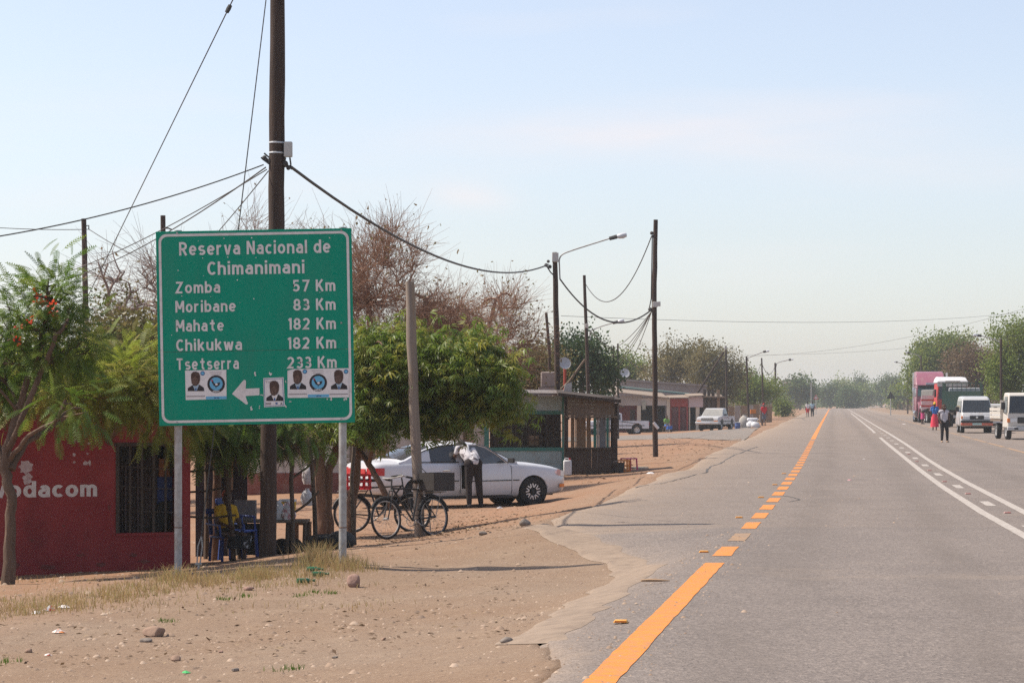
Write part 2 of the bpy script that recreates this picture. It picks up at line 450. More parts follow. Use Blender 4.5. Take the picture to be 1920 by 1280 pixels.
def gh(X, Y):
    """ground height at a place (vectorised)"""
    X, Y = np.broadcast_arrays(np.asarray(X, float), np.asarray(Y, float))
    sh = X.shape; X, Y = X.ravel(), Y.ravel()
    a, b = _ab(X, Y)
    D = np.sqrt((a[:, None] - _a[None]) ** 2 + (b[:, None] - _b[None]) ** 2 + 0.02)
    h = D @ _W[:-1] + _W[-1]
    h = np.clip(h, -1.6, 0.0)
    u = u_of(X, Y)
    far_r = np.clip((u - 13.5) / 6, 0, 1)
    h = np.where(u > -0.35, -0.25 * far_r, h)
    rough = np.clip((-u - 1.0) / 2.0, 0, 1)
    h = h + rough * (0.05 * vnoise(X * 0.9, Y * 0.7) + 0.022 * vnoise(X * 3.1 + 7, Y * 2.3) + 0.008 * vnoise(X * 9, Y * 8))
    return h.reshape(sh)
def g1(X, Y): return float(gh(np.array([X]), np.array([Y]))[0])
def gpt(px, py, Ymin=8.0, Ymax=700.0):
    """the ground point seen at a pixel"""
    Ys = np.exp(np.linspace(math.log(Ymin), math.log(Ymax), 2500))
    Xs = (px - 960) / F * Ys
    below = (EYE - (py - YH) / F * Ys) <= gh(Xs, Ys)
    i = int(np.argmax(below)) if below.any() else len(Ys) - 1
    return Vector((Xs[i], Ys[i], g1(Xs[i], Ys[i])))

# asphalt limits across the road, as a function of distance
def uL(Y):
    Y = np.asarray(Y, float)
    b = np.interp(Y, [-60, 15, 17.2, 18.5, 22, 25.5, 28.5, 31.5, 35, 37, 60, 120, 200, 500, 1600], [-.42, -.45, -.52, -.82, -.92, -.86, -.95, -1.6, -2.75, -3.1, -3.15, -3.2, -3.3, -3.6, -4.2])
    return b + 0.10 * vnoise(Y * 0.8, Y * 0.0 + 3) + 0.08 * vnoise(Y * 3.1, Y * 0.0 + 9)
def uR(Y):
    Y = np.asarray(Y, float)
    return np.interp(Y, [-60, 20, 60, 240, 300, 340, 1600], [9.5, 9.5, 12.5, 13, 11, 8.6, 8.4]) + 0.25 * vnoise(Y * 0.4, Y * 0 + 5)

# ------------------------------------------------------------------ ground materials
def ground_material():
    m = bpy.data.materials.new("red_dirt"); m.use_nodes = True
    N, L = m.node_tree.nodes, m.node_tree.links
    b = N["Principled BSDF"]; b.inputs['Roughness'].default_value = 0.95; b.inputs['Specular IOR Level'].default_value = 0.1
    co = N.new("ShaderNodeTexCoord")
    def noise(scale, detail=6, rough=0.6):
        n = N.new("ShaderNodeTexNoise"); n.inputs['Scale'].default_value = scale; n.inputs['Detail'].default_value = detail; n.inputs['Roughness'].default_value = rough
        L.new(co.outputs['Object'], n.inputs['Vector']); return n.outputs['Fac']
    def ramp(s, p0, p1, c0, c1):
        r = N.new("ShaderNodeValToRGB"); r.color_ramp.elements[0].position = p0; r.color_ramp.elements[1].position = p1
        r.color_ramp.elements[0].color = (*c0, 1); r.color_ramp.elements[1].color = (*c1, 1); L.new(s, r.inputs[0]); return r.outputs[0]
    def mix(f, a, c, mode='MIX'):
        x = N.new("ShaderNodeMixRGB"); x.blend_type = mode
        if isinstance(f, float): x.inputs[0].default_value = f
        else: L.new(f, x.inputs[0])
        for i, q in ((1, a), (2, c)):
            if isinstance(q, tuple): x.inputs[i].default_value = (*q, 1)
            else: L.new(q, x.inputs[i])
        return x.outputs[0]
    base = ramp(noise(0.35, 4), 0.36, 0.66, (0.222, 0.152, 0.103), (0.238, 0.177, 0.130))
    at_ = N.new("ShaderNodeAttribute"); at_.attribute_name = "red"
    base = mix(at_.outputs['Fac'], base, (0.275, 0.150, 0.088))
    base = mix(ramp(noise(5.0, 8, 0.8), 0.42, 0.66, (0, 0, 0), (0.6, 0.6, 0.6)), base, (0.20, 0.135, 0.095))
    base = mix(ramp(noise(26.0, 3), 0.58, 0.66, (0, 0, 0), (0.6, 0.6, 0.6)), base, (0.35, 0.265, 0.19))
    base = mix(ramp(noise(33.0, 3), 0.60, 0.67, (0, 0, 0), (0.75, 0.75, 0.75)), base, (0.13, 0.09, 0.07))
    base = mix(ramp(noise(1.7, 6), 0.50, 0.72, (0, 0, 0), (0.5, 0.5, 0.5)), base, (0.285, 0.21, 0.15))
    L.new(base, b.inputs['Base Color'])
    bp = N.new("ShaderNodeBump"); bp.inputs['Strength'].default_value = 0.8; bp.inputs['Distance'].default_value = 0.025
    L.new(noise(14.0, 8, 0.7), bp.inputs['Height']); L.new(bp.outputs[0], b.inputs['Normal'])
    return m

def asphalt_material(name, c_lo, c_hi, speck):
    m = bpy.data.materials.new(name); m.use_nodes = True
    N, L = m.node_tree.nodes, m.node_tree.links
    b = N["Principled BSDF"]; b.inputs['Roughness'].default_value = 0.88; b.inputs['Specular IOR Level'].default_value = 0.25
    co = N.new("ShaderNodeTexCoord")
    def noise(scale, detail=4, rough=0.6, st=None):
        n = N.new("ShaderNodeTexNoise"); n.inputs['Scale'].default_value = scale; n.inputs['Detail'].default_value = detail; n.inputs['Roughness'].default_value = rough
        if st:
            mp = N.new("ShaderNodeMapping"); mp.inputs['Rotation'].default_value = (0, 0, 0.132); mp.inputs['Scale'].default_value = st
            L.new(co.outputs['Object'], mp.inputs[0]); L.new(mp.outputs[0], n.inputs['Vector'])
        else: L.new(co.outputs['Object'], n.inputs['Vector'])
        return n.outputs['Fac']
    def ramp(s, p0, p1, c0, c1):
        r = N.new("ShaderNodeValToRGB"); r.color_ramp.elements[0].position = p0; r.color_ramp.elements[1].position = p1
        r.color_ramp.elements[0].color = (*c0, 1); r.color_ramp.elements[1].color = (*c1, 1); L.new(s, r.inputs[0]); return r.outputs[0]
    def mix(f, a, c):
        x = N.new("ShaderNodeMixRGB"); L.new(f, x.inputs[0])
        for i, q in ((1, a), (2, c)):
            if isinstance(q, tuple): x.inputs[i].default_value = (*q, 1)
            else: L.new(q, x.inputs[i])
        return x.outputs[0]
    base = ramp(noise(0.5, 5), 0.35, 0.68, c_lo, c_hi)
    base = mix(ramp(noise(0.9, 4, 0.6, (1.0, 0.05, 1.0)), 0.45, 0.75, (0, 0, 0), (0.45, 0.45, 0.45)), base, tuple(x * 0.80 for x in c_lo))
    v = N.new("ShaderNodeTexVoronoi"); v.inputs['Scale'].default_value = 58.0; L.new(co.outputs['Object'], v.inputs['Vector'])
    s = N.new("ShaderNodeSeparateColor"); L.new(v.outputs['Color'], s.inputs[0])
    base = mix(ramp(s.outputs[0], 0.55, 0.9, (0, 0, 0), (0.5, 0.5, 0.5)), base, speck)
    base = mix(ramp(s.outputs[1], 0.62, 0.85, (0, 0, 0), (0.55, 0.55, 0.55)), base, tuple(x * 0.42 for x in c_lo))
    at_ = N.new("ShaderNodeAttribute"); at_.attribute_name = "dust"
    dn = mix(ramp(noise(2.2, 8, 0.75), 0.3, 0.7, (0, 0, 0), (1, 1, 1)), (0.25, 0.25, 0.25), (1.0, 1.0, 1.0))
    ml = N.new("ShaderNodeMath"); ml.operation = 'MULTIPLY'; L.new(at_.outputs['Fac'], ml.inputs[0]); L.new(dn, ml.inputs[1])
    base = mix(ml.outputs[0], base, (0.31, 0.225, 0.155))
    tk = N.new("ShaderNodeAttribute"); tk.attribute_name = "track"
    tn = mix(ramp(noise(1.3, 6, 0.7, (1.0, 0.12, 1.0)), 0.35, 0.65, (0, 0, 0), (1, 1, 1)), (0.15, 0.15, 0.15), (0.75, 0.75, 0.75))
    m2 = N.new("ShaderNodeMath"); m2.operation = 'MULTIPLY'; L.new(tk.outputs['Fac'], m2.inputs[0]); L.new(tn, m2.inputs[1])
    base = mix(m2.outputs[0], base, (0.125, 0.103, 0.088))
    base = mix(ramp(noise(0.23, 6, 0.75), 0.56, 0.74, (0, 0, 0), (0.55, 0.55, 0.55)), base, (0.26, 0.205, 0.16))
    base = mix(ramp(noise(0.6, 5, 0.8), 0.66, 0.72, (0, 0, 0), (0.5, 0.5, 0.5)), base, (0.11, 0.09, 0.078))
    L.new(base, b.inputs['Base Color'])
    bp = N.new("ShaderNodeBump"); bp.inputs['Strength'].default_value = 0.7; bp.inputs['Distance'].default_value = 0.006
    L.new(v.outputs['Distance'], bp.inputs['Height']); L.new(bp.outputs[0], b.inputs['Normal'])
    return m

M_dirt = ground_material()
M_asph = asphalt_material("asphalt", (0.150, 0.127, 0.115), (0.186, 0.157, 0.140), (0.345, 0.29, 0.25))

# ------------------------------------------------------------------ ground sheet
Yr = np.concatenate([np.linspace(-60, 6, 12), np.linspace(7, 14, 15), np.exp(np.linspace(math.log(14.3), math.log(62), 210)), np.exp(np.linspace(math.log(63), math.log(3200), 120))])
S = np.concatenate([-np.exp(np.linspace(math.log(1.6), math.log(0.24), 18)), np.linspace(-0.235, 0.235, 170), np.exp(np.linspace(math.log(0.24), math.log(1.6), 18))])
GX = S[None, :] * (np.abs(Yr)[:, None] + 8.0); GY = np.repeat(Yr[:, None], len(S), 1)
GZ = gh(GX, GY)
uu = u_of(GX, GY)
under = (uu > uL(GY) + 0.06) & (uu < uR(GY) - 0.1)
GZ = np.where(under, GZ - 0.07, GZ)
nr, nc = GX.shape
idx = np.arange(nr * nc).reshape(nr, nc)
Fg = np.stack([idx[:-1, :-1].ravel(), idx[:-1, 1:].ravel(), idx[1:, 1:].ravel(), idx[1:, :-1].ravel()], 1)
ground = build_np("ground", np.stack([GX.ravel(), GY.ravel(), GZ.ravel()], 1), Fg, M_dirt, smooth=True)
a_ = ground.data.attributes.new("red", 'FLOAT', 'POINT')
redness = np.clip((GY - 31) / 12, 0, 1) * np.clip((-uu - 2.5) / 2, 0, 1) * 0.85 + 0.75 * np.clip((-uu - 5.5) / 3.0, 0, 1) * (GY <= 40)
redness = np.where((uu < -3) & (GY > 38), np.maximum(redness, 0.55), redness)
a_.data.foreach_set("value", np.clip(redness + 0.35 * vnoise(GX * 0.5, GY * 0.4), 0, 1).astype(np.float32).ravel())
tag(ground, "dry orange-tan dirt ground of the verge", kind='structure')

# ------------------------------------------------------------------ asphalt sheet
Ya = np.concatenate([np.linspace(-50, 8, 14), np.arange(8.5, 40, 0.22), np.exp(np.linspace(math.log(40.2), math.log(120), 110)), np.exp(np.linspace(math.log(122), math.log(1500), 110))])
T = np.concatenate([[0, 0.012, 0.03, 0.06, 0.09, 0.13, 0.17, 0.21], np.linspace(0.235, 1, 46)])
AU = uL(Ya)[:, None] * (1 - T[None]) + uR(Ya)[:, None] * T[None]
AY = np.repeat(Ya[:, None], len(T), 1); AX = x_of(AU, AY)
AZ = gh(AX, AY) + 0.012
AZ[:, 0] -= 0.05; AZ[:, 0] = AZ[:, 0]
nr, nc = AX.shape
idx = np.arange(nr * nc).reshape(nr, nc)
Fa = np.stack([idx[:-1, :-1].ravel(), idx[:-1, 1:].ravel(), idx[1:, 1:].ravel(), idx[1:, :-1].ravel()], 1)
road = build_np("road", np.stack([AX.ravel(), AY.ravel(), AZ.ravel()], 1), Fa, M_asph, smooth=True)
ad = road.data.attributes.new("dust", 'FLOAT', 'POINT')
dl = AU - uL(AY)
dust = 0.75 * np.exp(-dl / np.where(AY > 34, 0.9, 0.22)) + np.where(AY > 34, 0.30 * np.exp(-dl / 3.0), 0) + 0.7 * np.exp(-(uR(AY) - AU) / 2.0) + np.clip((AY - 60) / 300, 0, 0.25)
ad.data.foreach_set("value", np.clip(dust, 0, 0.95).astype(np.float32).ravel())
tk_ = sum(np.exp(-((AU - c) / .28) ** 2) for c in (.75, 2.45, 4.9, 6.5)) * .8
at_k = road.data.attributes.new("track", 'FLOAT', 'POINT'); at_k.data.foreach_set("value", np.clip(tk_, 0, 1).astype(np.float32).ravel())
tag(road, "grey tarred two-lane road running into the distance", kind='structure')

# side road on the left, joining the main road, a low asphalt ribbon
def ribbon(name, left, right, m, parent=None, dz=0.012, sub=6, skirt=0.0, noise_amp=0.0):
    """a sheet draped on the ground between two polylines of (X, Y)"""
    def dens(p):
        out = []
        for i in range(len(p) - 1):
            for k in range(sub): t = k / sub; out.append((p[i][0] * (1 - t) + p[i + 1][0] * t, p[i][1] * (1 - t) + p[i + 1][1] * t))
        return out + [p[-1]]
    l, r = np.array(dens(left)), np.array(dens(right))
    if noise_amp:
        l = l + noise_amp * np.stack([vnoise(l[:, 0] * 1.8, l[:, 1] * 1.8), vnoise(l[:, 0] * 1.8 + 9, l[:, 1] * 1.8)], 1)
        r = r + noise_amp * np.stack([vnoise(r[:, 0] * 1.8, r[:, 1] * 1.8), vnoise(r[:, 0] * 1.8 + 9, r[:, 1] * 1.8)], 1)
    ts = np.linspace(0, 1, 9)
    X = l[:, None, 0] * (1 - ts) + r[:, None, 0] * ts; Y = l[:, None, 1] * (1 - ts) + r[:, None, 1] * ts
    Z = gh(X, Y) + dz
    if skirt: 
        Z[:, 0] -= skirt; Z[:, -1] -= .010; Z[0] -= skirt; Z[-1] -= skirt
    n, k = X.shape; ix = np.arange(n * k).reshape(n, k)
    Fq = np.stack([ix[:-1, :-1].ravel(), ix[:-1, 1:].ravel(), ix[1:, 1:].ravel(), ix[1:, :-1].ravel()], 1)
    return build_np(name, np.stack([X.ravel(), Y.ravel(), Z.ravel()], 1), Fq, m, parent, smooth=True)

M_asph2 = asphalt_material("worn_asphalt", (0.17, 0.145, 0.125), (0.22, 0.185, 0.155), (0.33, 0.28, 0.24))
sr = ribbon("side_road", [(x_of(-40, 176), 172), (x_of(-14, 166), 166), (x_of(-8, 163), 168), (x_of(-3.3, 185), 195)], [(x_of(-40, 146), 148), (x_of(-14, 143), 143), (x_of(-7, 136), 136), (x_of(-3.0, 112), 112)], M_asph2, dz=0.02, sub=10, noise_amp=0.4)
tag(sr, "worn asphalt side road branching off to the left before the shops", kind='structure')

M_dust = mat("tan_dust", (0.275, 0.212, 0.162), (0.235, 0.182, 0.14), 3.0, 0.95, bump=0.006, bscale=60, spec=0.1, dirt=(0.17, 0.13, 0.105), dirt_amt=0.8, dirt_scale=6)
outer = [(930, 1207), (985, 1178), (1040, 1150), (1100, 1112), (1148, 1086), (1138, 1066), (1085, 1036), (1036, 1010), (985, 990)]
inner = [(1062, 1203), (1105, 1170), (1145, 1135), (1192, 1098), (1238, 1063), (1190, 1040), (1135, 1018), (1080, 998), (1030, 982)]
dst = ribbon("road_shoulder", [tuple(gpt(*p).xy) for p in outer], [tuple(gpt(*p).xy) for p in inner], M_dust, dz=0.024, sub=8, skirt=0.02, noise_amp=0.2)
tag(dst, "dust covered broken tar edge zigzagging beside the road", kind='structure')

# ------------------------------------------------------------------ painted lines
M_yel = mat("yellow_road_paint", (0.66, 0.225, 0.028), (0.56, 0.195, 0.03), 5, 0.75, dirt=(0.26, 0.17, 0.11), dirt_amt=0.6, dirt_scale=14, dlo=.44, dhi=.62, bump=0.004, bscale=45)
M_yel_old = mat("worn_yellow_road_paint", (0.36, 0.21, 0.10), (0.22, 0.165, 0.125), 5, 0.85, dirt=(0.2, 0.165, 0.14), dirt_amt=1.0, dirt_scale=7)
M_whi = mat("white_road_paint", (0.44, 0.40, 0.36), (0.38, 0.345, 0.31), 5, 0.75, dirt=(0.22, 0.18, 0.15), dirt_amt=0.7, dirt_scale=12, dlo=.42, dhi=.62, bump=0.004, bscale=45)
def line(name, u0, u1, Y0, Y1, m, dz=0.004):
    n = max(6, int((Y1 - Y0) / .3) if Y1 < 80 else int((Y1 - Y0) / 12) + 2)
    Y = np.linspace(Y0, Y1, n)
    a0 = u0(Y) if callable(u0) else np.full(n, u0); a1 = u1(Y) if callable(u1) else np.full(n, u1)
    e = 0.007
    a0 = a0 + e * vnoise(Y * 5, Y * 0) * 2; a1 = a1 + e * vnoise(Y * 5, Y * 0 + 4) * 2
    L_ = np.stack([x_of(a0, Y), Y, gh(x_of(a0, Y), Y) + 0.012 + dz], 1); R_ = np.stack([x_of(a1, Y), Y, gh(x_of(a1, Y), Y) + 0.012 + dz], 1)
    V = np.concatenate([L_, R_]); Fq = [(i, n + i, n + i + 1, i + 1) for i in range(n - 1)]
    return build_np(name, V, np.array(Fq), m, road)
def Yroad(py): return F * EYE / (py - YH)
line("edge_line", -0.1, 0.1, -30, Yroad(1057), M_yel)
Yd = Yroad(1044)
k = 0
while Yd < 108:
    o = line("edge_dash", -0.1, 0.1, Yd, Yd + 1.75, M_yel_old if k == 1 else M_yel); Yd += 2.95; k += 1
line("edge_line", -0.1, 0.1, 112, 800, M_yel)
wl_off = lambda Y: np.interp(Y, [0, 20, 31, 35.5, 44, 52, 65, 100, 130, 150, 350, 1200], [4.5, 3.98, 3.52, 3.36, 3.18, 3.06, 2.98, 3.0, 3.08, 3.15, 3.35, 3.5])
wr_off = lambda Y: np.interp(Y, [0, 30, 38, 44, 51, 58, 72, 95, 126, 176, 237, 330, 1200], [4.9, 4.12, 3.93, 3.83, 3.71, 3.6, 3.57, 3.7, 3.77, 3.8, 3.82, 3.9, 3.9])
line("centre_line", lambda Y: wl_off(Y) - .07, lambda Y: wl_off(Y) + .08, -30, 118, M_whi)
line("centre_line", lambda Y: wl_off(Y) - .07, lambda Y: wl_off(Y) + .08, 134, 360, M_whi)
line("centre_line", lambda Y: wr_off(Y) - .07, lambda Y: wr_off(Y) + .08, -30, 560, M_whi)
Yd = 32.4
while Yd < 300:
    mid = lambda Y: (wl_off(Y) + wr_off(Y)) / 2
    line("centre_dash", lambda Y: mid(Y) - .08, lambda Y: mid(Y) + .08, Yd, Yd + 1.9, M_whi); Yd += 8.3
Yd = 60
while Yd < 240:
    line("far_edge_line", 7.02, 7.2, Yd, Yd + 9, M_yel_old); Yd += 11
# road studs
M_stud_y = mat("yellow_stud", (0.70, 0.36, 0.06), (0.55, 0.27, 0.05), 30, 0.5)
M_stud_r = mat("red_white_stud", (0.5, 0.42, 0.38), (0.35, 0.10, 0.09), 30, 0.5)
def stud(u, Y, m, nm, label, grp):
    X = float(x_of(u, Y))
    t = thing("road_stud", label, "road stud", (X, Y, g1(X, Y) + 0.012), -0.132, grp)
    MB().box((0, 0, 0.010), (0.115, 0.10, 0.02), taper=0.78).build("body", m, t, bevel=0.004)
    MB().box((0, -0.046, 0.010), (0.085, 0.012, 0.012)).build("reflector", M_lens_amber if m is M_stud_y else M_lens_red, t)
ordinal = ["nearest", "second nearest", "third nearest", "fourth nearest", "fifth nearest", "sixth nearest", "seventh nearest", "eighth nearest", "ninth nearest"]
for i, (px, py) in enumerate([(1164, 1169), (1320, 1037), (1386, 972), (1427, 934), (1453, 910), (1470, 889)]):
    Y = Yroad(py); stud(float(u_of(wx(px, Y), Y)), Y, M_stud_y, "y", f"yellow road stud left of the orange edge line, {ordinal[i]} of its row", "yellow road studs beside the edge line")
for i, (px, py) in enumerate([(1889, 963), (1815, 927), (1771, 904), (1743, 883), (1719, 866), (1704, 852)]):
    Y = Yroad(py); stud(float(u_of(wx(px, Y), Y)), Y, M_stud_r, "r", f"small red-faced road stud between the white centre lines, {ordinal[i]} of its row", "road studs between the white lines")
# cracks sealed with tar
M_tar = mat("tar", (0.07, 0.062, 0.056), (0.09, 0.08, 0.07), 8, 0.7)
def crack(pts, w):
    P = [gpt(*p) for p in pts]; D = []
    for i in range(len(P) - 1):
        for q in range(6): D.append(P[i].lerp(P[i + 1], q / 6))
    D.append(P[-1])
    V = []
    for p in D:
        j = 0.04 * float(vnoise(np.array(p.x * 5), np.array(p.y * 5))); X = p.x + j
        V += [(X - w, p.y, g1(X, p.y) + 0.0155), (X + w, p.y + w, g1(X, p.y) + 0.0155)]
    build_np("crack", np.array(V), np.array([(2 * i, 2 * i + 1, 2 * i + 3, 2 * i + 2) for i in range(len(D) - 1)]), M_tar, road)
crack([(1325, 886), (1332, 876), (1362, 862), (1392, 848), (1420, 838)], 0.03)
crack([(1190, 915), (1260, 902), (1325, 886)], 0.02)
crack([(1465, 930), (1490, 934), (1500, 938), (1480, 942)], 0.02)
# ------------------------------------------------------------------ the green direction sign
SY = 31.15
M_green = mat("sign_green", (0.001, 0.265, 0.165), (0.001, 0.24, 0.152), 2.5, 0.6, spec=0.12, dirt=(0.045, 0.235, 0.16), dirt_amt=0.5, dirt_scale=1.6, stretch=(1.6, 1, .6))
M_signw = mat("sign_white", (0.68, 0.645, 0.63), (0.62, 0.59, 0.575), 12, 0.5, dirt=(0.35, 0.3, 0.26), dirt_amt=0.5, dirt_scale=9)
M_chip = mat("bare_metal_chip", (0.75, 0.75, 0.72), (0.6, 0.58, 0.55), 30, 0.5)
M_paper = mat("poster_paper", (0.72, 0.70, 0.69), (0.65, 0.62, 0.61), 14, 0.8)
M_skinp = mat("printed_brown", (0.06, 0.035, 0.028), (0.10, 0.062, 0.05), 60, 0.8)
M_suit = mat("printed_black", (0.025, 0.022, 0.024), (0.04, 0.035, 0.038), 40, 0.8)
M_pblue = mat("printed_blue", (0.14, 0.42, 0.62), (0.12, 0.38, 0.58), 20, 0.8)
M_pdblue = mat("printed_dark_blue", (0.05, 0.11, 0.26), (0.06, 0.13, 0.28), 20, 0.8)
M_pshirt = mat("printed_pale_blue", (0.34, 0.44, 0.52), (0.3, 0.4, 0.48), 20, 0.8)
M_pface = mat("printed_mid_brown", (0.11, 0.068, 0.052), (0.16, 0.10, 0.08), 40, 0.8)
M_pgrey = mat("printed_grey", (0.28, 0.25, 0.25), (0.33, 0.30, 0.30), 30, 0.8)
M_pred = mat("printed_red", (0.45, 0.05, 0.12), (0.4, 0.05, 0.1), 30, 0.8)
PPM = F / SY
sg = thing("road_sign", "large green distance sign with white lettering on two steel posts", "sign", (wx(478.75, SY), SY, wz(613, SY)))
ROT = math.radians(1.05)
ca, sa = math.cos(ROT), math.sin(ROT)
def loc2(px, py):
    dx, dz = (px - 478.75) / PPM, -(py - 613) / PPM
    return dx * ca + dz * sa, -dx * sa + dz * ca           # undo the panel's tilt
panel = bpy.data.objects.new("panel", None); COL.objects.link(panel); panel.parent = sg; panel.rotation_euler = (0, -ROT, 0)
HW, HH = 183.5 / PPM, 182 / PPM
seam = loc2(480, 657)[1]
MB().span((-HW, 0.0, seam + 0.002), (HW, 0.014, HH)).build("panel_sheet", M_green, panel, bevel=0.002)
MB().span((-HW, 0.0, -HH), (HW, 0.014, seam - 0.002)).build("panel_sheet", M_green, panel, bevel=0.002)
for z in (0.85, 0.3, -0.3, -0.85):
    MB().span((-HW + .1, 0.0142, z - .03), (HW - .1, 0.05, z + .03)).build("stiffener", M_steel, panel)
def rrect(hw, hh, r, n=7):
    P = []
    for cx, cz, a0 in ((hw - r, hh - r, 0), (-hw + r, hh - r, 90), (-hw + r, -hh + r, 180), (hw - r, -hh + r, 270)):
        for k in range(n + 1):
            a = math.radians(a0 + 90 * k / n); P.append((cx + r * math.cos(a), cz + r * math.sin(a)))
    return P
A, B = rrect(HW - 5 / PPM, HH - 5 / PPM, 15 / PPM), rrect(HW - 9.8 / PPM, HH - 9.8 / PPM, 11.5 / PPM)
n = len(A)
MB().add([(x, -0.003, z) for x, z in A] + [(x, -0.003, z) for x, z in B], [(i, (i + 1) % n, n + (i + 1) % n, n + i) for i in range(n)]).build("border", M_signw, panel)
def sign_text(body, x0, x1, yb, cap, y=-0.003, m=None, bold=0.022, parent=None, name="lettering", sp=1.04):
    if parent is None:
        words = [([Vector((a, c, b)) for a, b, c in q], f) for q, f in stroke_text(body)]; ch = 1.0
    else:
        words = [text_mesh(body, 1.0, bold, sp)]; Vc, _ = text_mesh("H", 1.0, bold); ch = max(v.y for v in Vc) - min(v.y for v in Vc)
    mx0, mx1 = min(v.x for V, _ in words for v in V), max(v.x for V, _ in words for v in V)
    X0, Z0 = loc2((x0 + x1) / 2, yb)
    w = (x1 - x0) / PPM
    q = cap / PPM / ch
    for V, Fs in words: MB().add([(X0 + ((v.x - mx0) / (mx1 - mx0) - .5) * w, y - v.z, Z0 + v.y * q) for v in V], Fs).build(name, m or M_signw, parent or panel)
for t in [("Reserva Nacional de", 336, 620, 476.5, 25), ("Chimanimani", 389, 571, 514, 25), ("Zomba", 328, 413, 549.5, 22), ("57 Km", 549, 629, 546, 22), ("Moribane", 329, 442.5, 585, 22), ("83 Km", 550, 629.5, 581.5, 22),
          ("Mahate", 330, 420, 621, 22), ("182 Km", 540, 630, 617.5, 22), ("Chikukwa", 330.5, 454, 657, 22), ("182 Km", 539, 630.5, 653.5, 22), ("Tsetserra", 331.5, 448, 692.5, 22), ("233 Km", 537, 631.5, 690, 22)]:
    sign_text(*t)
def pz(px, py, x, y): return (340 + px / 6.0, 680 + py / 6.0)
def P6(pts): return [loc2(340 + x / 6.0, 680 + y / 6.0) for x, y in pts]     # coordinates measured on an enlargement of the sign
def flat(name, pts, m, y, parent=None): return MB().add([(a, y, b) for a, b in P6(pts)], [tuple(range(len(pts)))]).build(name, m, parent or panel)
def ell(cx, cy, rx, ry, n=18): return [(cx + rx * math.cos(2 * math.pi * k / n), cy + ry * math.sin(2 * math.pi * k / n)) for k in range(n)]
flat("arrow", [(570, 348), (640, 268), (688, 208), (708, 190), (722, 194), (729, 215), (724, 290), (880, 284), (878, 364), (722, 372), (738, 425), (750, 452), (742, 468), (725, 466), (680, 430), (630, 395)], M_signw, -0.0032)
def portrait(par, cx, cy, s=1.0, tie=M_pblue):
    y = -0.006
    flat("suit", [(cx - 88 * s, cy + 105 * s), (cx - 88 * s, cy + 70 * s), (cx - 35 * s, cy + 35 * s), (cx + 45 * s, cy + 30 * s), (cx + 95 * s, cy + 65 * s), (cx + 102 * s, cy + 105 * s)], M_suit, y, par)
    flat("shirt", [(cx - 4 * s, cy + 104 * s), (cx - 30 * s, cy + 42 * s), (cx + 42 * s, cy + 32 * s), (cx + 12 * s, cy + 104 * s)], M_pshirt if tie is M_pdblue else M_paper, y - .0006, par)
    flat("tie", [(cx - 4 * s, cy + 104 * s), (cx - 6 * s, cy + 76 * s), (cx + 4 * s, cy + 68 * s), (cx + 14 * s, cy + 76 * s), (cx + 12 * s, cy + 104 * s)], M_pdblue, y - .0012, par)
    flat("head", [(cx + a, cy - 32 * s + b) for a, b in [(-52 * s, -20 * s), (-50 * s, -60 * s), (-28 * s, -84 * s), (8 * s, -88 * s), (40 * s, -72 * s), (54 * s, -36 * s), (52 * s, 10 * s), (42 * s, 48 * s), (8 * s, 78 * s), (-20 * s, 76 * s), (-44 * s, 46 * s)]], M_skinp, y - .0018, par)
    flat("face", ell(cx - 4 * s, cy - 12 * s, 32 * s, 46 * s, 14), M_pface, y - .0022, par)
    for ex in (-18, 10): flat("eye", ell(cx + ex * s, cy - 24 * s, 7 * s, 4 * s, 8), M_suit, y - .0026, par)
    flat("nose", [(cx - 10 * s, cy + 4 * s), (cx - 4 * s, cy - 16 * s), (cx + 4 * s, cy + 4 * s)], M_skinp, y - .0026, par)
    flat("mouth", ell(cx - 3 * s, cy + 18 * s, 13 * s, 3.5 * s, 8), M_suit, y - .0026, par)
def emblem(par, cx, cy, r):
    y = -0.006
    flat("emblem_ring", ell(cx, cy, r, r), M_suit, y, par)
    flat("emblem_field", ell(cx, cy - 2, r * .74, r * .74), M_pblue, y - .0006, par)
    s = r / 100.0                                              # the bird
    flat("emblem_bird", [(cx + a * s, cy + b * s) for a, b in [(-52, -30), (-40, -48), (-30, -30), (-22, -8), (0, -2), (20, -14), (48, -20), (40, 10), (22, 26), (4, 30), (2, 48), (-4, 48), (-6, 30), (-28, 18), (-42, -6)]], M_suit, y - .0012, par)
    flat("emblem_comb", ell(cx - 47 * s, cy - 38 * s, 9 * s, 12 * s, 8), M_pred, y - .0018, par)
    flat("emblem_wing", ell(cx + 4 * s, cy + 4 * s, 16 * s, 12 * s, 8), M_paper, y - .0018, par)
def poster(corners, label):
    q = flat("poster", corners, M_paper, -0.0045); q["label"] = label
    return q
def tiny_text(par, s, x0, x1, yb, cap, m=M_pgrey, y=-0.0056, bold=0.0):
    a, b = 340 + x0 / 6.0, 340 + x1 / 6.0
    sign_text(s, a, b, 680 + yb / 6.0, cap / 6.0, y, m, bold, par, "print")
p1 = poster([(42, 86), (506, 78), (510, 408), (50, 418)], "two-part paper poster with portrait and round blue emblem")
portrait(p1, 160, 215, .98, M_pdblue); emblem(p1, 392, 238, 100)
flat("badge", ell(240, 118, 26, 26, 12), M_pdblue, -.006, p1); flat("badge_centre", ell(240, 118, 17, 17, 10), M_pblue, -.0066, p1)
flat("poster_foot", [(278, 378), (508, 374), (510, 407), (278, 412)], M_pblue, -.0055, p1); tiny_text(p1, "MDM", 372, 424, 403, 18, M_pdblue, -.0062, .02)
tiny_text(p1, "MDM", 356, 428, 330, 20, M_paper, -.0074, .03)
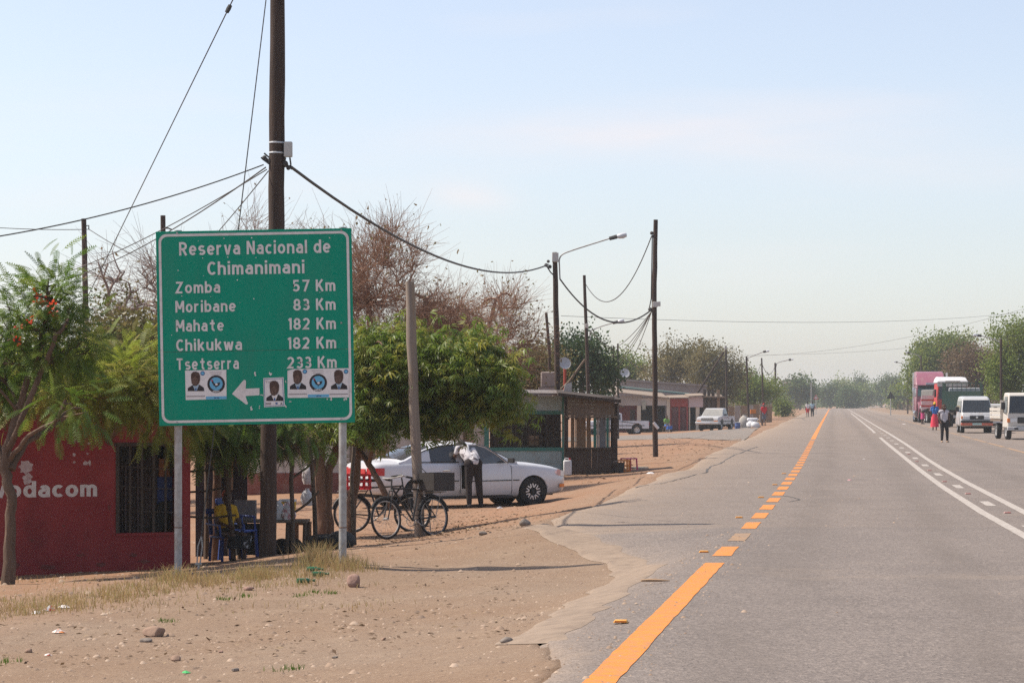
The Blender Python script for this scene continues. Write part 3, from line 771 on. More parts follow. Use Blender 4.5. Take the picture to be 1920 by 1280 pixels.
for x0, x1, yy in ((320, 455, 112), (330, 450, 134)): flat("print", [(x0, yy - 6), (x1, yy - 8), (x1, yy - 2), (x0, yy)], M_pgrey, -.0056, p1)
flat("print", [(60, 372), (268, 368), (268, 380), (60, 384)], M_pgrey, -.0056, p1)
p2 = poster([(1194, 88), (1260, 70), (1884, 60), (1886, 388), (1196, 394)], "three-part paper poster with two portraits and round blue emblem")
portrait(p2, 1308, 195, .98, M_pdblue); portrait(p2, 1770, 195, .98, M_pdblue); emblem(p2, 1540, 222, 100)
for cx in (1390, 1852): flat("badge", ell(cx, 98, 26, 26, 12), M_pdblue, -.006, p2); flat("badge_centre", ell(cx, 98, 17, 17, 10), M_pblue, -.0066, p2)
flat("poster_foot", [(1424, 356), (1662, 352), (1662, 386), (1424, 390)], M_pblue, -.0055, p2); tiny_text(p2, "MDM", 1520, 1572, 382, 18, M_pdblue, -.0062, .02)
tiny_text(p2, "MDM", 1500, 1578, 314, 20, M_paper, -.0074, .03)
for x0, x1, yy in ((1465, 1600, 92), (1480, 1598, 116)): flat("print", [(x0, yy - 6), (x1, yy - 8), (x1, yy - 2), (x0, yy)], M_pgrey, -.0056, p2)
for x0 in (1205, 1668): flat("print", [(x0, 348), (x0 + 208, 344), (x0 + 208, 356), (x0, 360)], M_pgrey, -.0056, p2)
p3 = poster([(922, 172), (1150, 162), (1164, 488), (932, 498)], "single paper poster with smiling portrait and a voting cross")
fr = [(930, 182), (1142, 172), (1154, 480), (940, 490)]; fi = [(936, 188), (1136, 178), (1148, 474), (946, 484)]
MB().add([(a, -.0052, b) for a, b in P6(fr + fi)], [(0, 1, 5, 4), (1, 2, 6, 5), (2, 3, 7, 6), (3, 0, 4, 7)]).build("poster_frame", M_pdblue, p3)
portrait(p3, 1046, 322, 1.02, M_paper)
tiny_text(p3, "Vota", 944, 1030, 226, 30, M_pgrey, -.0056, .01); tiny_text(p3, "X", 1112, 1140, 470, 28, M_suit, -.0056, .04)
flat("print", [(950, 448), (1010, 446), (1010, 470), (950, 472)], M_pgrey, -.0056, p3); flat("print", [(1058, 446), (1082, 444), (1084, 466), (1062, 468)], M_pdblue, -.0056, p3)
# scraped paper and stone chips
for cx, cy, r in ((828, 128, 22), (1002, 130, 20), (790, 512, 24), (905, 360, 12), (1180, 210, 10), (1230, 430, 10), (1170, 480, 14), (1690, 402, 16), (1845, 404, 22), (890, 500, 10), (1640, 420, 10)):
    for k in range(3):
        a = random.uniform(-14, 14); b = random.uniform(-14, 14)
        flat("paper_scrap", [(cx + a + r * random.uniform(.2, .7) * math.cos(t), cy + b + r * random.uniform(.3, 1.0) * math.sin(t)) for t in np.linspace(0, 5.6, 7)], M_signw, -.0036 - .0003 * k)
for px, py in ((372, 452), (420, 447), (472, 446), (606, 453), (618, 446), (380, 484), (427, 482), (334, 507), (382, 517), (445, 525), (341, 555), (395, 556), (450, 567), (322, 628), (480, 483), (600, 548), (585, 668), (350, 442), (540, 500), (476, 560)):
    x, z = loc2(px, py); r = random.uniform(.004, .0085)
    MB().add([(x + r * math.cos(t), -.0034, z + r * math.sin(t)) for t in np.linspace(0, 5.4, 7)], [tuple(range(7))]).build("stone_chip", M_chip, panel)
for px, py in ((332, 437), (640, 432), (332, 792), (640, 786), (332, 612), (640, 605)):
    x, z = loc2(px, py); MB().lathe((x, 0, z), [(0.012, 0), (0.012, .006), (0.0, .008)], (0, -1, 0), 8).build("bolt", M_steel, panel)
for px, pyb in ((332, 1082), (641.5, 1062)):
    X = wx(px, SY) - sg.location.x; zt = wz(428 if px > 400 else 434, SY) + 0.02 - sg.location.z
    X2 = wx(332 if px < 400 else 641.5, SY) - sg.location.x
    MB().tube([(X, 0.10, wz(pyb + 30, SY) - sg.location.z), (X2, 0.10, zt)], 0.048, 14).build("post", M_steel, sg, smooth=True)
    MB().lathe((X, 0.10, wz(990, SY) - sg.location.z), [(0.049, 0), (0.052, .006), (0.049, .012)], n=12).build("post_band", mat("rust", (0.16, 0.07, 0.04), (0.1, 0.05, 0.03), 12, .9), sg)

# ------------------------------------------------------------------ poles, lamps and wires
M_pole = mat("creosoted_pole", (0.032, 0.021, 0.017), (0.06, 0.039, 0.03), 3.5, 0.85, bump=0.01, bscale=14, stretch=(5, 5, 0.45), dirt=(0.10, 0.066, 0.05), dirt_amt=0.6, dirt_scale=2)
M_pole_grey = mat("weathered_pole", (0.20, 0.165, 0.14), (0.26, 0.21, 0.17), 4, 0.9, bump=0.008, bscale=16, stretch=(6, 6, 0.4), dirt=(0.30, 0.19, 0.10), dirt_amt=0.7, dirt_scale=1.2)
M_box = mat("meter_box_grey", (0.50, 0.48, 0.45), (0.43, 0.41, 0.38), 9, 0.7)
M_lamp = mat("lamp_glass", (0.55, 0.57, 0.60), (0.48, 0.50, 0.53), 6, 0.3, spec=.5)
M_galv = mat("galvanised_band", (0.6, 0.62, 0.64), (0.5, 0.52, 0.54), 20, 0.45, metal=.2)
def knotty(mb, pts, rads, n=12):
    P, R = [], []
    for i in range(len(pts) - 1):
        a, b = Vector(pts[i]), Vector(pts[i + 1]); k = max(2, int((b - a).length / .45))
        for q in range(k):
            t = q / k; P.append(a.lerp(b, t) + Vector((random.uniform(-1, 1), random.uniform(-1, 1), 0)) * .006); R.append((rads[i] * (1 - t) + rads[i + 1] * t) * random.uniform(.97, 1.03))
    P.append(Vector(pts[-1])); R.append(rads[-1])
    return mb.tube(P, R, n)
def pole(label, top, base, Y, wpx, mid=None, m=None, name="utility_pole", Ztop=None, grp="utility poles along the street"):
    """top, base = (px, py); the foot is carried down into the ground"""
    bx = wx(base[0], Y); bz = g1(bx, Y)
    if base[1] is not None: bz = min(bz, wz(base[1], Y))
    t = thing(name, label, "pole" if "lamp" not in name else "street lamp", (bx, Y, bz), 0, grp)
    r = wpx / 2 * Y / F
    pts = [(0, 0, -0.3)]
    if mid: pts += [(wx(q[0], Y) - bx, 0, wz(q[1], Y) - bz) for q in mid]
    pts.append((wx(top[0], Y) - bx, 0, (wz(top[1], Y) if Ztop is None else Ztop) - bz))
    knotty(MB(), pts, [r * 1.08] + [r] * (len(pts) - 2) + [r * .86]).build("shaft", m or M_pole, t, smooth=True)
    return t
def loc_of(t, px, py, Y, dy=0.0): return Vector((wx(px, Y) - t.location.x, dy, wz(py, Y) - t.location.z))
def lamp_arm(t, pts, Y, r, head_len, head_dir, dy=None):
    """bent steel arm with a dark neck and a glass lamp head; pts in pixels"""
    P = [loc_of(t, p[0], p[1], Y, 0.0 if dy is None else dy[i]) for i, p in enumerate(pts)]
    S = []
    for i in range(len(P) - 1):                       # Catmull-Rom smoothing
        p0, p1, p2, p3 = P[max(i - 1, 0)], P[i], P[i + 1], P[min(i + 2, len(P) - 1)]
        for q in range(5):
            s = q / 5; S.append(0.5 * ((2 * p1) + (p2 - p0) * s + (2 * p0 - 5 * p1 + 4 * p2 - p3) * s * s + (3 * p1 - p0 - 3 * p2 + p3) * s ** 3))
    S.append(P[-1])
    arm = MB().tube(S, r, 8).build("arm", M_steel, t, smooth=True)
    e = P[-1]; d = Vector(head_dir).normalized()
    L = head_len
    MB().tube([e, e + d * L * .45], [r * 2.6, r * 3.0], 8).build("lamp_neck", M_wire, t, smooth=True)
    h = thing_part("lamp_head", t)
    a = e + d * L * .45
    side = Vector((0, 1, 0)); up = side.cross(d)
    up = up if up.z > 0 else -up
    vs = []
    for s, hw, hu, hd in ((0, .055, .05, .045), (.15, .09, .07, .08), (.6, .105, .075, .11), (.95, .08, .055, .085), (1.0, .05, .03, .05)):
        c = a + d * (L * .55 * s)
        for ang in range(10):
            th = 2 * math.pi * ang / 10
            cc, ss = math.cos(th), math.sin(th)
            vs.append(c + side * hw * cc + up * (hu if ss > 0 else hd) * ss)
    fs = [(i * 10 + k, i * 10 + (k + 1) % 10, (i + 1) * 10 + (k + 1) % 10, (i + 1) * 10 + k) for i in range(4) for k in range(10)] + [tuple(range(9, -1, -1)), tuple(40 + k for k in range(10))]
    MB().add(vs, fs).build("lamp_glass", M_lamp, h, smooth=True)
    return arm
def thing_part(name, parent):
    o = bpy.data.objects.new(name, None); COL.objects.link(o); o.parent = parent
    return o
def pbox(t, px, py, Y, w, h, d=.1, m=None, name="junction_box", dy=-.12):
    c = loc_of(t, px, py, Y, dy); MB().box(c, (w * Y / F, d, h * Y / F)).build(name, m or M_box, t, bevel=.008)

# the tall pole behind the sign
Y = 36.0
mp_ = pole("tall dark utility pole rising behind the green sign and out of frame", (520, -60), (502, 1047), Y, 30, [(504, 800), (511, 600), (518, 420), (520, 150)], grp="utility poles along the street")
pbox(mp_, 541, 281, Y, 15, 28, .12, dy=-.05)
for py in (268, 287):
    c = loc_of(mp_, 519, py, Y); MB().lathe(c - Vector((0, 0, .012)), [(0.112, 0), (0.116, .004), (0.116, .02), (0.112, .024)], (0.02, 0, 1), 16).build("steel_band", M_galv, mp_)
for dx, dz, s in ((-12, 303, .05), (-23, 297, .04), (-20, 300, .035), (16, 308, .05), (22, 315, .035)):
    MB().ball(loc_of(mp_, 519 + dx, dz, Y, -.03), (s * .9, s * .8, s), 8, 6).build("insulator", M_wire, mp_, smooth=True)
for a, b in (((536, 296), (534, 306)), ((544, 296), (546, 310)), ((534, 305), (548, 318)), ((505, 308), (490, 296)), ((505, 296), (496, 288))):
    MB().tube([loc_of(mp_, *a, Y, -.05), loc_of(mp_, *b, Y, -.05)], .012, 6).build("bracket", M_wire, mp_)
pA = pole("dark pole standing behind the flowering tree at the left edge", (157, 410), (162, 905), 78, 11, [(160, 560)])
MB().tube([loc_of(pA, 161, 424, 78, -.05), loc_of(pA, 167, 423, 78, -.05), loc_of(pA, 167, 430, 78, -.05)], .02, 6).build("hook", M_wire, pA)
pB = pole("dark pole whose top shows above the sign's left corner", (305.5, 404), (306, 905), 77, 11)
MB().tube([loc_of(pB, 302, 427, 77), loc_of(pB, 316, 428, 77), loc_of(pB, 323, 431, 77)], .025, 6).build("hook", M_wire, pB)
# sawn-off grey wooden post by the bicycle
wp = pole("bare grey wooden post cut off flat beside the bicycle", (768.5, 528), (787, 1012), 42, 19, [(785, 940), (778, 800), (772, 640)], M_pole_grey, "wooden_post")
MB().lathe((0, 0, -.02), [(0.34, -.05), (0.33, .02), (0.24, .05), (0.1, .055)], n=14).build("concrete_foot", mat("concrete_foot", (0.36, 0.25, 0.17), (0.3, 0.21, 0.15), 6, .95, bump=.02), wp)
# lamp pole beyond the car
L1 = pole("wooden street lamp pole with long curved arm behind the white car", (1040, 473), (1048, 889), 78, 10.5, [(1046, 760), (1043, 600)], name="street_lamp", grp="street lamps")
lamp_arm(L1, [(1050, 524), (1049, 500), (1049, 486), (1055, 477), (1072, 470), (1100, 461), (1142, 448)], 78, .022, .55, (1.0, -.05, .26), [0, 0, -.02, -.05, -.08, -.1, -.15])
pbox(L1, 1041, 483, 78, 12, 17, .2)
for dx, py, s in ((-17, 497, .06), (-13, 490, .05), (-10, 500, .06)): MB().ball(loc_of(L1, 1041 + dx, py, 78), s, 8, 6).build("insulator", M_wire, L1)
MB().tube([loc_of(L1, 1024, 497, 78), loc_of(L1, 1032, 510, 78), loc_of(L1, 1038, 516, 78)], .02, 6).build("jumper_cable", M_wire, L1)
pbox(L1, 1044, 768, 78, 9, 10, .06, mat("pole_notice", (0.55, 0.5, 0.55), (0.45, 0.2, 0.25), 18, .8), "notice")
P2 = pole("tall dark roadside pole with two meter boxes right of the wooden stall", (1229.5, 412), (1229, 856), 83, 9.5, [(1228, 700), (1226.5, 560)])
pbox(P2, 1228, 571, 83, 9, 10, .12); pbox(P2, 1235, 570, 83, 6, 9, .1)
MB().tube([loc_of(P2, 1223, 445, 83), loc_of(P2, 1222, 500, 83), loc_of(P2, 1221, 560, 83), loc_of(P2, 1217, 580, 83)], .018, 6).build("riser_cable", M_wire, P2)
for dx, py, s in ((-7, 437, .06), (-5, 443, .05), (-10, 580, .07), (-5, 582, .06)): MB().ball(loc_of(P2, 1229 + dx, py, 83), s, 8, 6).build("insulator", M_wire, P2)
MB().tube([loc_of(P2, 1225, 792, 83, -.1), loc_of(P2, 1234, 803, 83, -.1)], .05, 6).build("torn_notice", M_paper, P2)
P3 = pole("leaning wooden street lamp pole with short arm between the two tall poles", (1095.5, 516), (1106, 860), 108, 6.5, [(1100, 640)], name="street_lamp", grp="street lamps")
lamp_arm(P3, [(1107, 636), (1106, 624), (1110, 619), (1130, 611), (1149, 605.5)], 108, .022, .5, (1.0, -.05, .26))
pbox(P3, 1100, 611, 108, 6, 8, .1)
pole("thin pole behind the shops, left of a close pair", (1150, 648), (1152, 800), 150, 3.4)
pole("thin pole behind the shops, right of a close pair", (1158.5, 644), (1159, 800), 150, 3.8)
pole("short crooked pole just left of the arm lamp pole", (1024, 586), (1032, 880), 84, 6, [(1030, 660)])
PS = pole("dark pole propped by a slanting strut behind the shops", (1361, 648), (1363, 800), 203, 4)
MB().tube([loc_of(PS, 1357, 660, 203), loc_of(PS, 1306, 742, 203, 1.0), loc_of(PS, 1272, 796, 203, 1.6)], .085, 8).build("strut", M_pole, PS, smooth=True)
pbox(PS, 1360, 652, 203, 4, 6, .12)
MB().torus(loc_of(PS, 1355, 679, 203), .3, .02, (0, 1, 0), 16, 5).build("cable_coil", M_wire, PS)
L2 = pole("distant street lamp left of the man in red, arm over the road", (1399.5, 668), (1404, 792), 210, 4, name="street_lamp", grp="street lamps")
lamp_arm(L2, [(1401, 676), (1403, 671), (1412, 667), (1431, 659.5)], 210, .035, .5, (1, 0, .2))
pole("thin pole between the two distant left street lamps", (1428, 671), (1432, 790), 225, 3.2)
L3 = pole("farthest left street lamp beside the round green bush", (1453.5, 680), (1454.5, 779), 300, 4, name="street_lamp", grp="street lamps")
lamp_arm(L3, [(1455, 688), (1457, 681), (1464, 678), (1479, 674.5)], 300, .05, .55, (1, 0, .15))
L4 = pole("street lamp on the right over the white light truck", (1877, 635), (1877, 806), 150, 5, name="street_lamp", grp="street lamps")
lamp_arm(L4, [(1876, 645), (1872, 640), (1860, 635), (1840, 629.5)], 150, .028, .5, (-1, 0, .12))
L5 = pole("distant right street lamp in front of the purple truck", (1702, 684), (1702, 775), 345, 2.6, name="street_lamp", grp="street lamps")
lamp_arm(L5, [(1702, 690), (1700, 686), (1692, 682), (1683, 679)], 345, .04, .5, (-1, 0, .18))
L6 = pole("right street lamp rising behind the purple truck cab", (1727, 666), (1727, 770), 262, 3.0, name="street_lamp", grp="street lamps")
lamp_arm(L6, [(1726.5, 674), (1724, 668), (1715, 664), (1706, 661)], 262, .035, .5, (-1, 0, .12))

def wire(label, a, b, low, r, name="overhead_wire", n=24, grp="overhead wires"):
    """a hanging wire between two points; low = sag in metres at the middle"""
    a, b = Vector(a), Vector(b); P = []
    for i in range(n + 1):
        t = i / n; p = a.lerp(b, t); p.z -= 4 * low * t * (1 - t); P.append(p)
    c = a.copy()
    tag(MB().tube([p - c for p in P], r, 6).build(name, M_wire, None, True, loc=c), label, "wire", grp)
def sag(a, b, low_px, t, Yl):
    pass
wire("thick twisted cable sagging from the tall pole to the arm lamp pole", at(544, 312, 36), at(1028, 496, 78), .75, .022)
wire("cable sagging from the arm lamp pole to the roadside pole", at(1050, 523, 78), at(1221, 581, 83), .82, .026)
wire("thin slack cable looping between the leaning lamp pole and the roadside pole", at(1222, 442, 83), at(1099, 534, 108), 1.35, .018)
wire("upper wire running left from the tall pole out of frame", at(494, 309, 36), at(-60, 452, 33), .12, .009)
wire("middle wire running down left from the tall pole into the trees", at(498, 314, 36), at(60, 535, 70), .35, .010)
wire("lower wire running left behind the sign to the frame edge", at(500, 318, 36), at(-30, 552, 60), .3, .008)
wire("service wire dropping from the tall pole behind the sign's top edge", at(503, 321, 36), at(330, 520, 52), .05, .008)
wire("wire reaching the left pole's hook from the frame edge", at(-60, 423, 78), at(167, 430, 78), .05, .012)
wire("wire from the left pole's hook down behind the sign", at(167, 430, 78), at(390, 545, 60), .1, .012)
wire("long guy wire slanting down left from above the frame", at(466, -60, 36.5), at(143, 600, 62), 0, .010, "guy_wire", 4)
MB_ins = MB().lathe((0, 0, 0), [(0.0, -.07), (.03, -.06), (.035, 0), (.03, .06), (0.0, .07)], (.45, 0, .9), 8)
tag(MB_ins.build("guy_insulator", M_wire, None, True, loc=at(428.5, 17, 36.6)), "dark egg insulator on the guy wire near the top edge", "insulator")
ga = at(372, 1078, 33.6); ga.z = g1(ga.x, ga.y)
wire("steep guy wire from the tall pole to a ground anchor behind the sign", at(506, -60, 35.6), ga + Vector((.04, 0, .45)), 0, .008, "guy_wire", 4)
an = thing("guy_anchor", "rusty turnbuckle anchor holding the steep guy wire beside the left sign post", "anchor", ga)
MB().tube([(0, 0, -.2), (.005, 0, .06)], .016, 8).build("anchor_rod", M_steel, an)
for s in (-1, 1): MB().tube([(.0 + s * .02, 0, .06), (.022 + s * .03, 0, .3), (.04, 0, .44)], .009, 6).build("turnbuckle_bar", M_steel, an)
MB().box((.0, 0, .07), (.09, .04, .03)).build("turnbuckle_foot", M_steel, an, bevel=.006)
for i, (px, py, Yb, s) in enumerate(((1122, 655, 150, .5), (1124, 676, 150, .55), (1125, 690, 150, .6), (1128, 700, 140, .6), (1160, 700, 140, .5))):
    wire(f"service wire fanning from the roadside pole to the roofs, {['topmost','second from the top','third from the top','fourth from the top','lowest and steepest'][i]}", at(1222, 583, 83), at(px, py, Yb), s, .013, grp="service wires to the shop roofs")
wire("long thin wire crossing the road high in the distance", at(1052, 592, 84), at(1990, 575, 190), .6, .008)
wire("thin wire rising across the sky to the right frame edge", at(1363, 668, 203), at(1990, 558, 150), .9, .008)
wire("second thin wire crossing the road towards the right trees", at(1363, 664, 203), at(1990, 618, 150), .5, .008)
wire("slack cable between the two nearer distant left poles", at(1401, 680, 210), at(1428, 678, 225), 1.0, .02, n=12)
wire("slack cable between the two farther distant left poles", at(1428, 680, 225), at(1453, 686, 300), 1.0, .025, n=12)
wire("wire from the leaning lamp pole to the propped pole", at(1108, 622, 108), at(1355, 655, 203), 2.1, .018)
# ------------------------------------------------------------------ red kiosk with lettering
M_redwall = mat("red_painted_plaster", (0.215, 0.02, 0.024), (0.285, 0.042, 0.043), 0.9, 0.75, bump=0.006, bscale=30, dirt=(0.12, 0.014, 0.017), dirt_amt=0.8, dirt_scale=1.2)
M_roofsheet = mat("roof_sheet", (0.20, 0.18, 0.165), (0.15, 0.125, 0.11), 3, 0.6, metal=.2, dirt=(0.22, 0.12, 0.07), dirt_amt=.6, dirt_scale=1.5)
M_wletter = mat("white_wall_paint", (0.62, 0.58, 0.57), (0.55, 0.50, 0.49), 9, .7, dirt=(0.35, 0.12, 0.12), dirt_amt=.4, dirt_scale=14)
M_scrape = mat("scraped_paint", (0.50, 0.42, 0.42), (0.36, 0.22, 0.22), 14, .9)
M_timber = mat("grey_timber", (0.13, 0.095, 0.07), (0.19, 0.145, 0.11), 5, .9, stretch=(5, 5, .6), bump=.006)
M_timber_dk = mat("dark_timber", (0.045, 0.034, 0.028), (0.075, 0.056, 0.045), 5, .9, stretch=(5, 5, .6), bump=.006)
M_branch = mat("stick_bark", (0.075, 0.055, 0.042), (0.12, 0.088, 0.066), 7, .95, stretch=(4, 4, .7), bump=.01)
KA, KB = Vector((wx(0, 35.4), 35.4, 0)), Vector((wx(357, 36.4), 36.4, 0))
kd = (KB - KA).normalized(); kang = math.atan2(kd.y, kd.x)
kb = thing("kiosk", "dark red painted kiosk with white company lettering and barred window", "kiosk", (KB.x, KB.y, -.72), kang)
def kx(px):      # place along the front wall where the sight line of a column meets it
    s = (px - 960) / F
    # point KB + t*kd ; X = s*Y
    return (s * KB.y - KB.x) / (kd.x - s * kd.y)
def kz(px, py):
    t = kx(px); return wz(py, KB.y + kd.y * t) + .72
wl0, wr0 = kx(220), kx(337)
zb, zt = kz(280, 998), kz(280, 836)
WT = 2.62
w = MB()
w.span((-7.5, 0, -.4), (wl0, .16, WT)); w.span((wr0, 0, -.4), (0, .16, WT)); w.span((wl0, 0, zt), (wr0, .16, WT)); w.span((wl0, 0, -.4), (wr0, .16, zb))
w.build("wall", M_redwall, kb)
MB().span((-.16, .163, -.4), (-.003, 1.5, WT)).build("wall", M_redwall, kb)
MB().span((-7.5, 1.5, -.4), (-.003, 1.66, WT)).build("wall", M_redwall, kb)
MB().span((-7.5, .163, -.4), (-7.3, 1.497, WT)).build("wall", M_redwall, kb)
rf = MB()
for i in range(64):
    x0 = -7.8 + i * .125
    rf.add([(x0, -.28, WT + .06), (x0 + .0625, -.28, WT + .085), (x0 + .125, -.28, WT + .06), (x0, 1.9, WT + .02), (x0 + .0625, 1.9, WT + .045), (x0 + .125, 1.9, WT + .02)], [(0, 1, 4, 3), (1, 2, 5, 4)])
rf.build("roof", M_roofsheet, kb)
win = thing_part("window", kb)
for x in np.linspace(wl0 + .02, wr0 - .02, 6): MB().box((x, .06, (zb + zt) / 2), (.022 + .02 * random.random(), .03, zt - zb)).build("bar", M_timber_dk, win)
for z in (zb + .25 * (zt - zb), zb + .52 * (zt - zb), zb + .75 * (zt - zb)): MB().tube([(wl0, .045, z + .03), ((wl0 + wr0) / 2, .04, z - .01), (wr0, .045, z - .03)], .008, 6).build("cross_bar", M_timber_dk, win)
MB().span((wl0 - .02, -.02, zb - .04), (wr0 + .02, .10, zb - .003)).build("sill", M_redwall, win)
M_curtain = mat("faded_lilac_cloth", (0.16, 0.115, 0.115), (0.11, 0.08, 0.082), 6, .95)
cv = MB(); nx = 40
for i in range(nx + 1):
    x = wl0 + (wr0 - wl0) * .78 * i / nx; y = .45 + .035 * math.sin(i * 1.9) + .02 * math.sin(i * .7)
    cv.v += [(x, y, zb - .1), (x, y + .02, zt + .05)]
cv.f = [(2 * i, 2 * i + 2, 2 * i + 3, 2 * i + 1) for i in range(nx)]
cv.build("curtain", M_curtain, win)
MB().box((wl0 + .12, .25, zt - .12), (.16, .2, .26)).build("speaker_box", M_black, win, bevel=.01)
MB().box((wr0 - .12, .42, (zb + zt) / 2 - .1), (.22, .04, .55)).build("blue_panel", mat("blue_panel", (0.05, 0.08, 0.22), (0.04, 0.06, 0.18), 6, .8), win)
MB().box((wr0 - .13, .40, zt - .32), (.16, .05, .26)).build("orange_panel", mat("orange_panel", (0.32, 0.12, 0.05), (0.26, 0.1, 0.04), 6, .8), win)
MB().add([(wl0 + .55, .3, zb), (wl0 + .62, .3, zb + .3), (wl0 + .7, .3, zb + .42), (wl0 + .86, .3, zb + .44), (wl0 + .8, .3, zb + .2), (wl0 + .72, .3, zb), (wl0 + .55, .38, zb), (wl0 + .62, .38, zb + .3), (wl0 + .7, .38, zb + .42), (wl0 + .86, .38, zb + .44), (wl0 + .8, .38, zb + .2), (wl0 + .72, .38, zb)], [(0, 1, 2, 3, 4, 5), (11, 10, 9, 8, 7, 6), (0, 6, 7, 1), (1, 7, 8, 2), (2, 8, 9, 3), (3, 9, 10, 4), (4, 10, 11, 5)]).build("chair_back", M_black, win)
# lettering
(V3, Fs), = stroke_text("vodacom", .20, .09); V = [Vector((a, c, b)) for a, b, c in V3]
x0, x1 = min(v.x for v in V), max(v.x for v in V); y0 = min(v.y for v in V); y1 = max(v.y for v in V)
lx0, lx1 = kx(-12), kx(182)
lz0, lz1 = kz(90, 932), kz(90, 901)
MB().add([(lx0 + (v.x - x0) / (x1 - x0) * (lx1 - lx0), -.004 - v.z, lz0 + (v.y - y0) / (y1 - y0) * (lz1 - lz0)) for v in V], Fs).build("lettering", M_wletter, kb)
def scrape(px, py, rx, ry):
    pts = []
    for t in np.linspace(0, 6.0, 16):
        q = random.uniform(.6, 1.1); pts.append((kx(px + rx * q * math.cos(t)), -.0025 - .0002 * random.random(), kz(px, py + ry * q * math.sin(t))))
    MB().add(pts, [tuple(range(16))]).build("paint_scrape", M_scrape, kb)
scrape(48, 875, 14, 16); scrape(52, 896, 11, 10); scrape(50, 903, 7, 6)
MB().span((wl0 - .045, -.018, zt + .002), (wr0 + .045, .05, zt + .05)).build("frame_board", M_timber_dk, win)
for x in (wl0, wr0): MB().span((x - .022, -.016, zb), (x + .022, .05, zt)).build("frame_board", M_timber_dk, win)
M_scuff = mat("scuffed_red", (0.12, 0.03, 0.028), (0.2, 0.06, 0.05), 8, .9)
def scuff(px, py, rx, ry):
    pts = [(kx(px + rx * random.uniform(.5, 1.1) * math.cos(t)), -.0022, kz(px, py + ry * random.uniform(.5, 1.1) * math.sin(t))) for t in np.linspace(0, 6.0, 14)]
    MB().add(pts, [tuple(range(14))]).build("paint_scuff", M_scuff, kb)
for _p in ((60, 1012, 5, 3), (150, 1040, 10, 3), (190, 1058, 12, 5), (90, 1062, 20, 5), (250, 1040, 8, 4), (120, 985, 4, 2), (205, 950, 3, 6), (270, 1052, 14, 4), (30, 1060, 10, 6)): scuff(*_p)
for p in ((140, 826, 3, 3), (146, 828, 2, 2), (168, 831, 4, 2), (139, 852, 3, 4), (164, 850, 3, 2), (139, 866, 3, 3), (160, 868, 6, 5), (168, 867, 3, 6)): scrape(*p)

# ------------------------------------------------------------------ white and maroon wall building behind the stall
M_whitewall = mat("dusty_white_plaster", (0.50, 0.47, 0.45), (0.42, 0.38, 0.35), 1.2, .9, dirt=(0.32, 0.24, 0.18), dirt_amt=.6, dirt_scale=1.5)
M_maroon = mat("maroon_plaster", (0.17, 0.055, 0.045), (0.22, 0.085, 0.07), 1.6, .9, dirt=(0.28, 0.2, 0.15), dirt_amt=.4, dirt_scale=3)
Yb = 66.0
wb = thing("low_house", "white house with maroon lower wall glimpsed behind the market stall", "house", (wx(600, Yb), Yb, -.75))
x0, x1 = wx(455, Yb) - wx(600, Yb), wx(770, Yb) - wx(600, Yb)
zm = wz(886, Yb) + .75
MB().span((x0, 0, zm), (x1, 5, 2.75)).build("wall", M_whitewall, wb)
MB().span((x0 - .003, -.02, -.3), (x1 + .003, 4.99, zm - .002)).build("dado", M_maroon, wb)
MB().add([(x0 - .3, -.5, 2.76), (x1 + .3, -.5, 2.76), (x1 + .3, 5.4, 3.15), (x0 - .3, 5.4, 3.15), (x0 - .3, -.5, 2.82), (x1 + .3, -.5, 2.82), (x1 + .3, 5.4, 3.21), (x0 - .3, 5.4, 3.21)], [(0, 3, 2, 1), (4, 5, 6, 7), (0, 1, 5, 4), (1, 2, 6, 5), (2, 3, 7, 6), (3, 0, 4, 7)]).build("roof", M_roofsheet, wb)
dr = MB().span((x0 + 2.8, -.03, -.2), (x0 + 3.6, -.004, 1.95)).build("door", M_timber, wb)

# ------------------------------------------------------------------ teal trimmed building
M_teal = mat("teal_paint", (0.055, 0.22, 0.19), (0.075, 0.25, 0.215), 4, .7, dirt=(0.12, 0.14, 0.12), dirt_amt=.5, dirt_scale=4)
M_paleblue = mat("pale_blue_plaster", (0.38, 0.52, 0.54), (0.44, 0.52, 0.52), 1.5, .9, dirt=(0.30, 0.23, 0.16), dirt_amt=.7, dirt_scale=2.2)
Yb = 74.0
tb = thing("teal_shop", "pale blue shop with teal trim and dark veranda behind the white car", "shop", (wx(905, Yb), Yb, -.5))
def tx(px): return wx(px, Yb) - wx(905, Yb)
def tz(py): return wz(py, Yb) + .5
MB().span((tx(780), 0, -.3), (tx(917), .2, tz(742))).build("wall", M_whitewall, tb)
MB().span((tx(917), .003, -.3), (tx(1054), .2, tz(845))).build("dado", M_paleblue, tb)
MB().span((tx(917), .003, tz(770)), (tx(1054), .2, tz(742))).build("wall", M_paleblue, tb)
MB().span((tx(917), -.02, tz(776.5)), (tx(1054), .2, tz(770) - .002)).build("lintel", M_teal, tb)
MB().span((tx(917), -.03, tz(845) + .002), (tx(1054), .2, tz(838.5))).build("sill", M_teal, tb)
MB().span((tx(908), -.025, -.3), (tx(916.5), .199, tz(742))).build("column", M_teal, tb)
MB().span((tx(1054), -.03, -.3), (tx(1061), .2, tz(735))).build("column", M_teal, tb)
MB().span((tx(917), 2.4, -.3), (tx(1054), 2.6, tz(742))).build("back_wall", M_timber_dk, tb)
gr = thing_part("grille", tb)
for px in np.linspace(920, 1050, 12): MB().box((tx(px), .1, (tz(776) + tz(839)) / 2), (.03, .02, tz(776) - tz(839))).build("bar", M_timber_dk, gr)
for py in (792, 808, 824): MB().box((tx(985), .125, tz(py)), (tx(1054) - tx(917), .02, .03)).build("bar", M_timber_dk, gr)
